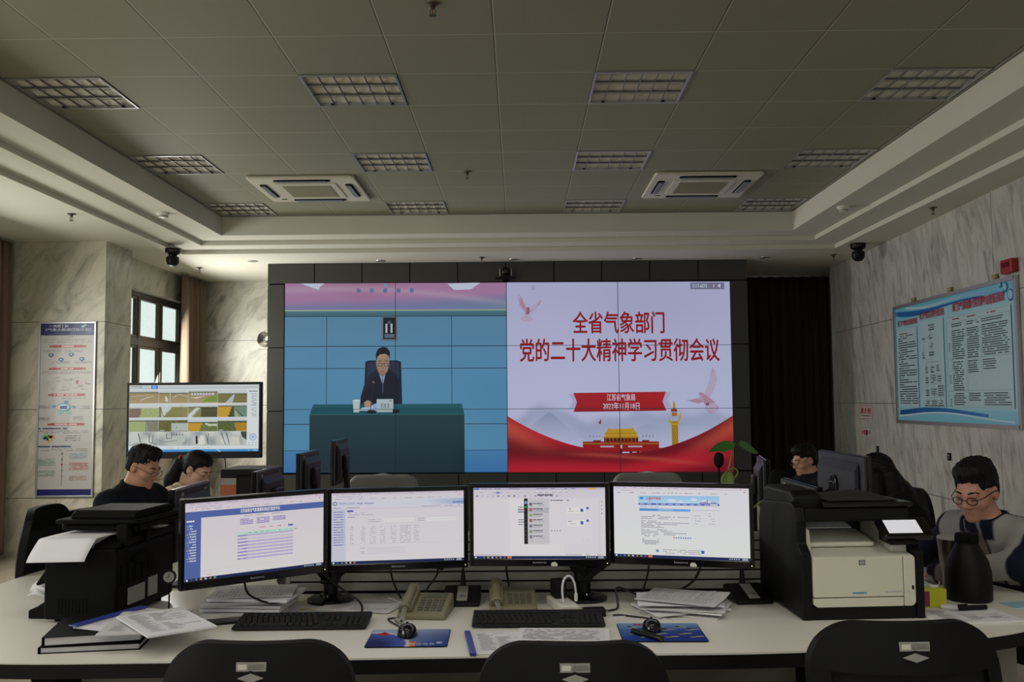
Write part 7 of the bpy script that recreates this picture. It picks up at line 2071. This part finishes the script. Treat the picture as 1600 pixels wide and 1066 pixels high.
def mixn(a, b, t): return np.array(a[:3])[None] * (1 - t[:, None]) + np.array(b[:3])[None] * t[:, None]
def smooth01(a, b, x):
    t = np.clip((x - a) / (b - a), 0, 1); return t * t * (3 - 2 * t)

def person(label, root, heading, lean, head, hip_z=0.63, head_scale=1.0, look=(0, 0), arms=None, cloth=None, hair=None, skin=(196, 150, 122), build=1.0, glasses=None, h=0.0065):
    """seated figure.  root: floor point under the hips, heading: angle of the facing direction, head: head centre (world)
    look: (turn, pitch-down) of the head, arms: for left and right (elbow, wrist) in world coordinates"""
    t = thing('person', label, 'person', root)
    O = np.array(root, float)
    F = np.array([math.cos(heading), math.sin(heading), 0.0]); Lf = np.array([-F[1], F[0], 0.0]); U = np.array([0, 0, 1.0])
    W = lambda f, l, u: O + F * f + Lf * l + U * u          # body frame -> world
    hd = np.array(head, float)
    hipc = W(0, 0, hip_z)
    # neck base: below and behind the head
    yaw = heading + look[0]
    hf0 = np.array([math.cos(yaw), math.sin(yaw), 0.0]); p = look[1]
    hF = hf0 * math.cos(p) - U * math.sin(p); hU = hf0 * math.sin(p) + U * math.cos(p); hL = np.cross(hU, hF)
    s = head_scale
    HR = np.stack([hL, hF, hU], 1)                     # columns: local x (left), y (forward), z (up)
    H = lambda x, y, z: hd + s * (hL * x + hF * y + hU * z)
    neck = hd - F * 0.045 * s - U * 0.155 * s - hF * 0.01
    chest = neck - unit(neck - hipc) * 0.17 + F * 0.01
    belly = hipc * 0.62 + chest * 0.38
    spine = unit(neck - hipc)
    shw = 0.185 * build
    back_n = unit(np.cross(Lf, spine)); back_n = back_n if back_n @ F > 0 else -back_n
    TR = np.stack([Lf, back_n, spine], 1)
    sh = {1: neck + Lf * shw - spine * 0.055, -1: neck - Lf * shw - spine * 0.055}
    lo = np.array([1e9] * 3); hi = -lo
    pts = [hd + 0.2, hd - 0.2, hipc + 0.22, hipc - 0.22, sh[1] + 0.12, sh[1] - 0.12, sh[-1] + 0.12, sh[-1] - 0.12]
    knee = {q: W(0.43, 0.10 * q, hip_z - 0.03) for q in (1, -1)}; foot = {q: W(0.42, 0.11 * q, 0.07) for q in (1, -1)}
    for q in (1, -1): pts += [knee[q] + 0.1, knee[q] - 0.1, foot[q] - 0.07, foot[q] + F * 0.2 + 0.07]
    for e, w_ in arms.values(): pts += [np.array(e) + 0.1, np.array(e) - 0.1, np.array(w_) + 0.22, np.array(w_) - 0.22]
    for q in pts: lo = np.minimum(lo, q); hi = np.maximum(hi, q)
    lo[2] = max(lo[2], -0.01)
    def trunk(fd, g, upper=True, legs=True, sleeves=(1.0, 1.0)):
        fd.ell(hipc, (0.175 * build + g, 0.13 + g, 0.13 + g), TR, 0.06)
        fd.ell(belly, (0.155 * build + g, 0.115 * build + g, 0.15 + g), TR, 0.06)
        fd.ell(chest, (0.165 * build + g, 0.115 + g, 0.17 + g), TR, 0.06)
        fd.cone(sh[1] + spine * 0.0, sh[-1] + spine * 0.0, 0.066 * build + g, 0.066 * build + g, 0.05)
        fd.cone(neck - spine * 0.05 + Lf * 0.10, neck + spine * 0.03, 0.05 + g, 0.052 + g, 0.05); fd.cone(neck - spine * 0.05 - Lf * 0.10, neck + spine * 0.03, 0.05 + g, 0.052 + g, 0.05)
        for q in (1, -1):
            e, w_ = np.array(arms[q][0], float), np.array(arms[q][1], float)
            fd.cone(sh[q], e, 0.058 * build + g, 0.045 * build + g, 0.035)
            fd.cone(e, e + (w_ - e) * sleeves[0], 0.044 * build + g, 0.031 + g * sleeves[1], 0.025)
            if legs:
                fd.cone(hipc + Lf * 0.09 * q, knee[q], 0.085 + g, 0.06 + g, 0.04)
                fd.cone(knee[q], foot[q] + U * 0.03, 0.056 + g, 0.042 + g, 0.03)
    # ---- body
    B_ = Field(lo, hi, h)
    trunk(B_, -0.004)
    for q in (1, -1): B_.cone(foot[q], foot[q] + F * 0.15 - U * 0.02, 0.045, 0.034, 0.03)
    B_.cone(neck - spine * 0.03, hd + s * (hU * -0.06 - hF * 0.025), 0.056 * (0.9 + 0.1 * build), 0.052 * s, 0.03)
    # head
    E = lambda c, r, k=0.015, sub=False: B_.ell(H(*c), np.array(r) * s, HR, k * s, sub)
    C = lambda a, b_, ra, rb, k=0.012, sub=False: B_.cone(H(*a), H(*b_), ra * s, rb * s, k * s, sub)
    E((0, -0.018, 0.035), (0.074, 0.094, 0.082), 0.03)
    E((0, 0.020, -0.025), (0.064, 0.076, 0.085), 0.03)
    E((0, 0.040, -0.078), (0.048, 0.048, 0.036), 0.03)
    E((0, 0.082, -0.102), (0.022, 0.016, 0.016), 0.022)
    for q in (1, -1):
        E((q * 0.042, 0.060, -0.032), (0.026, 0.026, 0.024), 0.022)
        E((q * 0.032, 0.102, -0.004), (0.019, 0.015, 0.012), 0.012, True)
        E((q * 0.031, 0.080, -0.005), (0.0145, 0.0135, 0.0115), 0.004)
        E((q * 0.077, -0.012, -0.012), (0.009, 0.021, 0.033), 0.008); E((q * 0.084, -0.010, -0.006), (0.005, 0.010, 0.016), 0.006, True)
        E((q * 0.013, 0.101, -0.040), (0.010, 0.010, 0.008), 0.008)
    C((-0.036, 0.084, 0.016), (0.036, 0.084, 0.016), 0.013, 0.013, 0.016)
    C((0, 0.092, 0.006), (0, 0.112, -0.034), 0.008, 0.0125, 0.012)
    C((-0.017, 0.091, -0.0655), (0.017, 0.091, -0.0655), 0.0065, 0.0065, 0.006); C((-0.014, 0.090, -0.0765), (0.014, 0.090, -0.0765), 0.0075, 0.0075, 0.006)
    C((-0.024, 0.1, -0.071), (0.024, 0.1, -0.071), 0.0025, 0.0025, 0.004, True)
    # hands
    for q in (1, -1):
        e, w_ = np.array(arms[q][0], float), np.array(arms[q][1], float)
        d = unit(w_ - e); d = unit(d * np.array([1, 1, 0.25])); sd = unit(np.cross(d, U)) * (1 if q == -1 else -1)   # towards the thumb side
        sd = -sd; dn = -U
        pc = w_ + d * 0.055
        B_.ell(pc, (0.042, 0.050, 0.017), np.stack([sd, d, U], 1), 0.016)
        for k, (off, L_, r) in enumerate(((0.030, 0.074, 0.0088), (0.010, 0.082, 0.0090), (-0.011, 0.076, 0.0086), (-0.030, 0.060, 0.0078))):
            a0 = pc + sd * off + d * 0.040; a1 = a0 + (d * 0.86 + dn * 0.15 + sd * off * 1.2) * L_ * 0.45; a2 = a1 + (d * 0.72 + dn * 0.65) * L_ * 0.32; a3 = a2 + (d * 0.35 + dn * 0.9) * L_ * 0.25
            for x_, y_, rr in ((a0, a1, r), (a1, a2, r * 0.95), (a2, a3, r * 0.88)): B_.cone(x_, y_, rr, rr * 0.95, 0.004)
        a0 = w_ + d * 0.025 + sd * 0.032; a1 = a0 + (d * 0.6 + sd * 0.75) * 0.038; a2 = a1 + (d * 0.9 + sd * 0.1 + dn * 0.3) * 0.030
        B_.cone(a0, a1, 0.012, 0.0105, 0.010); B_.cone(a1, a2, 0.0105, 0.009, 0.004)
    V, Fc = B_.mesh()
    lp = ((V - hd) @ HR) / s
    sk = np.array(rgb(*skin)[:3]); cols = np.tile(sk, (len(V), 1))
    lips = np.exp(-((lp[:, 0] / 0.022) ** 2 + ((lp[:, 2] + 0.071) / 0.009) ** 2)) * (lp[:, 1] > 0.07)
    cols = cols * (1 - 0.55 * lips[:, None]) + np.array(rgb(150, 84, 80)[:3]) * 0.55 * lips[:, None]
    nose = np.exp(-(((lp[:, 0]) / 0.03) ** 2 + ((lp[:, 2] + 0.03) / 0.03) ** 2)) * (lp[:, 1] > 0.07) * 0.15
    cols = cols * (1 - nose[:, None]) + np.array(rgb(176, 108, 92)[:3]) * nose[:, None]
    link_surface('body', V - O, Fc, M_SKIN, t, cols)
    # closed lids, lashes and brows
    for q in (1, -1):
        pp = [tuple(H(q * (0.031 + dx), 0.0945 - abs(dx) * 0.25 - (0.001 if abs(dx) < .008 else 0), -0.010 + 0.12 * abs(dx))) for dx in (-0.013, -0.007, 0, 0.007, 0.013)]
        MB().at(tuple(-O)).tube(pp, 0.0016 * s, 6).build('eyelashes', MATS['hair_black'], t, smooth=True)
        pp = [tuple(H(q * x_, y_, z_)) for x_, y_, z_ in ((0.014, 0.0985, 0.020), (0.028, 0.0965, 0.025), (0.042, 0.087, 0.024), (0.052, 0.075, 0.018))]
        MB().at(tuple(-O)).tube(pp, [0.003 * s, 0.0042 * s, 0.0036 * s, 0.002 * s], 6).build('eyebrow', MATS['hair_black'], t, smooth=True)
    # ---- clothing
    Cf = Field(lo - 0.02, hi + 0.02, h * 1.1)
    trunk(Cf, 0.011, sleeves=(cloth.get('sleeve', 0.95), 1.0))
    if cloth.get('collar', True):
        Cf.cone(neck - spine * 0.02, neck + unit(hd - hF * 0.02 - neck) * 0.06, 0.078, 0.070, 0.03)
    # neckline opening and bottom cuts, then small folds
    nax = unit(hd - hF * 0.02 - neck); hc = 0.045 if cloth.get('collar', True) else -0.012
    def cut(P):
        q = P - neck; a = q @ nax
        rad = np.linalg.norm(q - a[..., None] * nax, axis=-1)
        return np.minimum(a - hc - 0.10 * np.clip(-(q @ F), -0.05, 0.05), 0.098 - rad)
    Cf.keep(cut)
    ax = [Cf.lo[k] + Cf.h * np.arange(Cf.n[k]) for k in range(3)]
    gx, gy, gz = np.meshgrid(*ax, indexing='ij')
    Cf.d += (0.0022 * np.sin(gx * 38 + 3 * np.sin(gz * 21)) * np.sin(gz * 33 + 2 * np.sin(gy * 17)) + 0.0015 * np.sin((gx + gy) * 71 + gz * 47)).astype(np.float32)
    V, Fc = Cf.mesh()
    top = V[:, 2] > hip_z - 0.02
    legm = ((V - O) @ F > 0.16) & (V[:, 2] < hip_z + 0.12) | (V[:, 2] < hip_z - 0.06)
    for q in (1, -1):
        w_ = np.array(arms[q][1], float); e = np.array(arms[q][0], float)
        ab = w_ - e; tt = np.clip(((V - e) @ ab) / (ab @ ab), 0, 1); near = np.linalg.norm(V - e - tt[:, None] * ab, axis=1) < 0.075
        legm &= ~near
    cols = cloth['paint'](V, dict(neck=neck, spine=spine, F=back_n, L=Lf, hd=hd, sh=sh, arms=arms))
    cols[legm] = np.array(rgb(26, 27, 34)[:3])
    link_surface('clothes', V - O, Fc, M_CLOTH, t, cols)
    # ---- hair
    if hair:
        hl, hh_ = hd - 0.30 * s, hd + 0.20 * s
        if hair.get('long'): hl = hl - np.array([0.25, 0.25, 0.35]); hh_ = hh_ + np.array([0.25, 0.25, 0])
        Hf = Field(hl, hh_, hair.get('h', 0.0055))
        g = hair.get('g', 0.012)
        gs = hair.get('gs', g)
        Hf.ell(H(0, -0.019, 0.035), np.array((0.074 + gs, 0.095 + gs, 0.082 + g)) * s, HR, 0.01)
        Hf.ell(H(0, -0.045, -0.020), np.array((0.066 + gs * 0.6, 0.058 + gs * 0.6, 0.075)) * s, HR, 0.02 * s)
        for v_ in hair.get('vol', ()): Hf.ell(H(*v_[0]), np.array(v_[1]) * s, HR, 0.03 * s)
        fl = hair.get('line', 0.045)
        def face(P):
            q = ((P - hd) @ HR) / s
            a = np.minimum((q[..., 1] - 0.030 - 0.25 * np.maximum(0, q[..., 2] - 0.02)), fl + 0.004 * np.sin(q[..., 0] * 90) - 3.0 * np.maximum(0, np.abs(q[..., 0]) - 0.045) * hair.get('temple', 1.0) - q[..., 2])      # forehead and face
            b2 = np.minimum(q[..., 1] + hair.get('side', -0.012), hair.get('sidez', 0.030) - q[..., 2])        # sides in front of the ears
            c2 = hair.get('nape', -0.085) - q[..., 2]
            ear = 0.034 - np.linalg.norm((q - np.stack([np.sign(q[..., 0]) * 0.082, np.full(q.shape[:-1], -0.008), np.full(q.shape[:-1], -0.018)], -1)) / np.array([1, 0.9, 1.2]), axis=-1)
            return s * np.maximum(np.maximum(a, c2), np.maximum(b2, ear if hair.get('ears', True) else -1))
        Hf.keep(face)
        for (pa, pb, ra, rb) in hair.get('locks', ()): Hf.cone(pa, pb, ra, rb, 0.02)
        ax = [Hf.lo[k] + Hf.h * np.arange(Hf.n[k]) for k in range(3)]
        G = (np.stack(np.meshgrid(*ax, indexing='ij'), -1) - hd) @ HR
        am = hair.get('rough', 0.004)
        Hf.d += (am * np.sin(G[..., 0] * 170 + 4 * np.sin(G[..., 1] * 60)) * np.sin(G[..., 1] * 120 + 3 * np.sin(G[..., 0] * 90)) * (0.4 + 0.6 * (G[..., 2] > 0.03))).astype(np.float32)
        if hair.get('strand'): Hf.d += (0.0022 * np.sin(((G[..., 0] ** 2 + G[..., 1] ** 2) ** 0.5) * 420 + 30 * np.arctan2(G[..., 0], -G[..., 1]))).astype(np.float32)
        V, Fc = Hf.mesh()
        link_surface('hair', V - O, Fc, MATS['hair_black'], t, None, hair.get('smooth', 1))
    # ---- spectacles
    if glasses:
        g = MB().at(tuple(-O)); r = glasses.get('r', 0.0013)
        for q in (1, -1):
            ring = [tuple(H(q * (0.032 + 0.0215 * math.cos(a)), 0.113 - 0.006 * (1 + math.cos(a)) * 0.5, -0.008 + 0.0165 * math.sin(a))) for a in [2 * PI * k / 20 for k in range(20)]]
            g.tube(ring, r * s, 6, closed=True)
            g.tube([tuple(H(q * 0.0535, 0.107, -0.003)), tuple(H(q * 0.070, 0.085, 0.0)), tuple(H(q * 0.0835, 0.01, 0.006)), tuple(H(q * 0.084, -0.02, -0.002))], r * s, 6)
        g.tube([tuple(H(-0.0105, 0.112, -0.004)), tuple(H(0, 0.118, -0.001)), tuple(H(0.0105, 0.112, -0.004))], r * s, 6)
        o = g.build('spectacles', glasses['m'], t, smooth=True)
    return t, dict(H=H, neck=neck, spine=spine, F=F, L=Lf, hd=hd, O=O)

HAIRM = mat('hair_black', rgb(10, 8, 8), 0.6, noise=0.2, nscale=300, bump=0.5, bscale=250, spec=0.22)
GL_DARK = mat('dark_spectacle_frame', rgb(24, 22, 22), 0.3)
GL_THIN = mat('thin_metal_spectacles', rgb(120, 114, 110), 0.25, metal=0.9)
def plain(c, amt=0.0):
    def f(V, k): return np.tile(np.array(rgb(*c)[:3]), (len(V), 1))
    return f

SEATS = []
def seat_for(root, heading, label, top=1.0):
    F_ = (math.cos(heading), math.sin(heading))
    office_chair(root[0] - F_[0] * 0.30, root[1] - F_[1] * 0.30, heading - PI / 2, label, None, False, top=top)

# man in black at the left wing
hd1 = np.array([-2.02, 5.0, 1.19])
man1, i1 = person('seated man with glasses in a black jacket bowing over the left side of the desk', (-2.16, 4.98, 0), -0.25, 0, hd1, 0.63, 0.87, (0.02, 0.38),
    {1: ((-2.00, 5.16, 0.86), (-1.78, 5.06, 0.79)), -1: ((-2.08, 4.68, 0.86), (-1.86, 4.82, 0.79))},
    dict(paint=plain((20, 22, 28)), collar=True), dict(g=0.016, gs=0.006, line=0.068, rough=0.006, nape=-0.045, vol=[((0, 0.035, 0.105), (0.058, 0.05, 0.030))], side=-0.010, sidez=0.030, ), (176, 128, 100), 0.98, dict(m=GL_THIN, r=0.0016))
p_ = i1['neck'] + i1['F'] * 0.135 - i1['spine'] * 0.10 - i1['O']
MB().ball(tuple(p_ + i1['L'] * -0.05), 0.007, 10, 8).build('button', WHITEP, man1, smooth=True)
seat_for((-2.16, 4.98), -0.25, 'black mesh chair the man in the black jacket sits on', 0.96)

# woman with the ponytail
hd2 = np.array([-1.90, 5.5, 1.14])
def cream(V, k):
    q = V - k['neck']; st = 0.5 + 0.5 * np.sin((q @ k['L']) * 190)
    return mixn(rgb(222, 206, 180), rgb(190, 172, 146), (st > 0.6) * 1.0)
Hx = hd2
bk = np.array([-math.cos(-0.2), -math.sin(-0.2), 0])
woman1, i2 = person('seated woman with a ponytail and glasses in a cream striped top', (-2.22, 5.64, 0), -0.2, 0, hd2, 0.61, 0.80, (-0.10, 0.50),
    {1: ((-1.94, 5.84, 0.86), (-1.76, 5.68, 0.79)), -1: ((-1.98, 5.42, 0.86), (-1.78, 5.46, 0.79))},
    dict(paint=cream, collar=False), dict(long=True, g=0.015, gs=0.012, line=0.062, rough=0.001, nape=-0.06, side=-0.028, sidez=0.02, temple=0.5, strand=True, smooth=1, vol=[((0, 0.02, 0.085), (0.066, 0.06, 0.04))],
         locks=[(Hx + bk * 0.07 + np.array([0, 0, 0.05]), Hx + bk * 0.115 + np.array([0, 0, 0.035]), 0.032, 0.028), (Hx + bk * 0.115 + np.array([0, 0, 0.035]), Hx + bk * 0.165 + np.array([0, -0.01, -0.06]), 0.034, 0.040), (Hx + bk * 0.165 + np.array([0, -0.01, -0.06]), Hx + bk * 0.21 + np.array([0, -0.02, -0.26]), 0.040, 0.018)]),
    (196, 152, 126), 0.84, dict(m=GL_THIN, r=0.0014))
MB().at(tuple(-i2['O'])).ball(tuple(i2['H'](-0.088, -0.006, -0.052)), 0.007, 10, 8).build('earring', SILV, woman1, smooth=True)
MB().at(tuple(-i2['O'])).ball(tuple(hd2 + bk * 0.108 + np.array([0, 0, 0.048])), (0.016, 0.032, 0.034), 12, 8).build('hair_tie', RED, woman1, smooth=True)
seat_for((-2.22, 5.64), -0.2, 'black mesh chair under the woman with the ponytail', 0.94)

# man in the navy and grey jacket at the right
hd3 = np.array([1.905, 3.92, 1.135])
def navy(V, k):
    q = V - k['neck']; a = q @ k['spine']; l = q @ k['L']; f = q @ k['F']
    c = np.tile(np.array(rgb(24, 27, 42)[:3]), (len(V), 1))
    grey = np.array(rgb(146, 144, 138)[:3])
    al = np.abs(l)
    def soft(c, d, colr):
        t = smooth01(-0.005, 0.005, d)[:, None]; return c * (1 - t) + np.array(colr)[None] * t
    c = soft(c, np.minimum.reduce([a + 0.150 - 0.45 * np.maximum(0, al - 0.10), 0.215 - al, al - 0.035]), grey)
    c = soft(c, np.minimum.reduce([f, al - 0.055, 0.090 - al, -a, a + 0.34]), grey)
    c = soft(c, np.minimum.reduce([f - 0.02, al - 0.040, 0.052 - al, 0.03 - a]), np.array(rgb(20, 22, 36)[:3]))
    c = soft(c, np.minimum.reduce([f - 0.02, 0.042 - al, 0.03 - a]), np.array(rgb(118, 102, 96)[:3]))
    c = soft(c, np.minimum.reduce([a - 0.004, 0.085 - al, np.maximum(al - 0.042, 0.02 - f)]), np.array(rgb(21, 24, 38)[:3]))
    return c
man2, i3 = person('seated man with dark-rimmed glasses in a navy and grey jacket at the right', (2.23, 4.10, 0), PI + 0.35, 0, hd3, 0.63, 0.95, (0.30, 0.30),
    {1: ((1.95, 3.72, 0.86), (1.72, 3.94, 0.79)), -1: ((1.98, 4.42, 0.86), (1.74, 4.22, 0.79))},
    dict(paint=navy, collar=True, v=0.0), dict(g=0.020, gs=0.008, line=0.060, rough=0.005, nape=-0.05, side=-0.012, sidez=0.022, vol=[((0, 0.034, 0.100), (0.066, 0.055, 0.038)), ((0, -0.03, 0.10), (0.068, 0.07, 0.036))]), (180, 130, 110), 1.02, dict(m=GL_DARK, r=0.0021))
seat_for((2.23, 4.10), PI + 0.35, 'black mesh chair the man in the navy jacket sits on')

# man with glasses beyond the right wing monitors
hd4 = np.array([2.13, 7.0, 1.07])
man3, i4 = person('man in dark clothes with thin glasses behind the monitor with the sticker', (2.46, 7.08, 0), PI + 0.15, 0, hd4, 0.60, 0.88, (0.12, 0.28),
    {1: ((2.16, 6.78, 0.86), (1.94, 6.92, 0.80)), -1: ((2.20, 7.38, 0.86), (1.98, 7.22, 0.80))},
    dict(paint=plain((20, 20, 26)), collar=True), dict(g=0.018, gs=0.009, line=0.058, rough=0.005, nape=-0.06, vol=[((0, 0.03, 0.098), (0.066, 0.055, 0.036))]), (186, 140, 116), 0.95, dict(m=GL_THIN, r=0.0014))
seat_for((2.46, 7.08), PI + 0.15, 'black mesh chair under the man behind the stickered monitor')

# woman with long black hair bent over the right wing
hd5 = np.array([1.955, 5.15, 1.105])
b5 = np.array([0.95, 0.15, 0])
woman2, i5 = person('person with long straight black hair hiding the face, bent over the right desk', (2.34, 5.22, 0), PI + 0.1, 0, hd5, 0.60, 0.84, (-0.35, 0.5),
    {1: ((2.03, 4.94, 0.86), (1.80, 5.05, 0.79)), -1: ((2.06, 5.48, 0.86), (1.82, 5.34, 0.79))},
    dict(paint=plain((20, 19, 22)), collar=True), dict(long=True, ears=False, g=0.020, line=-0.2, temple=0.0, rough=0.001, nape=-0.2, side=-0.2, strand=True, smooth=1,
         locks=[(hd5 + b5 * 0.02 + np.array([0, 0, 0.02]), hd5 + b5 * 0.135 + np.array([0, 0, -0.12]), 0.080, 0.085), (hd5 + b5 * 0.135 + np.array([0, 0, -0.12]), hd5 + b5 * 0.25 + np.array([0, 0, -0.32]), 0.085, 0.075),
                (hd5 + np.array([-0.03, -0.075, -0.01]), hd5 + np.array([-0.02, -0.09, -0.28]), 0.042, 0.045), (hd5 + np.array([0.05, -0.07, 0.0]), hd5 + np.array([0.10, -0.10, -0.28]), 0.050, 0.055), (hd5 + np.array([0.02, 0.07, 0.0]), hd5 + np.array([0.06, 0.09, -0.28]), 0.045, 0.05)]),
    (190, 146, 122), 0.86, None)
seat_for((2.34, 5.22), PI + 0.1, 'low black mesh chair under the person with long black hair', 0.86)
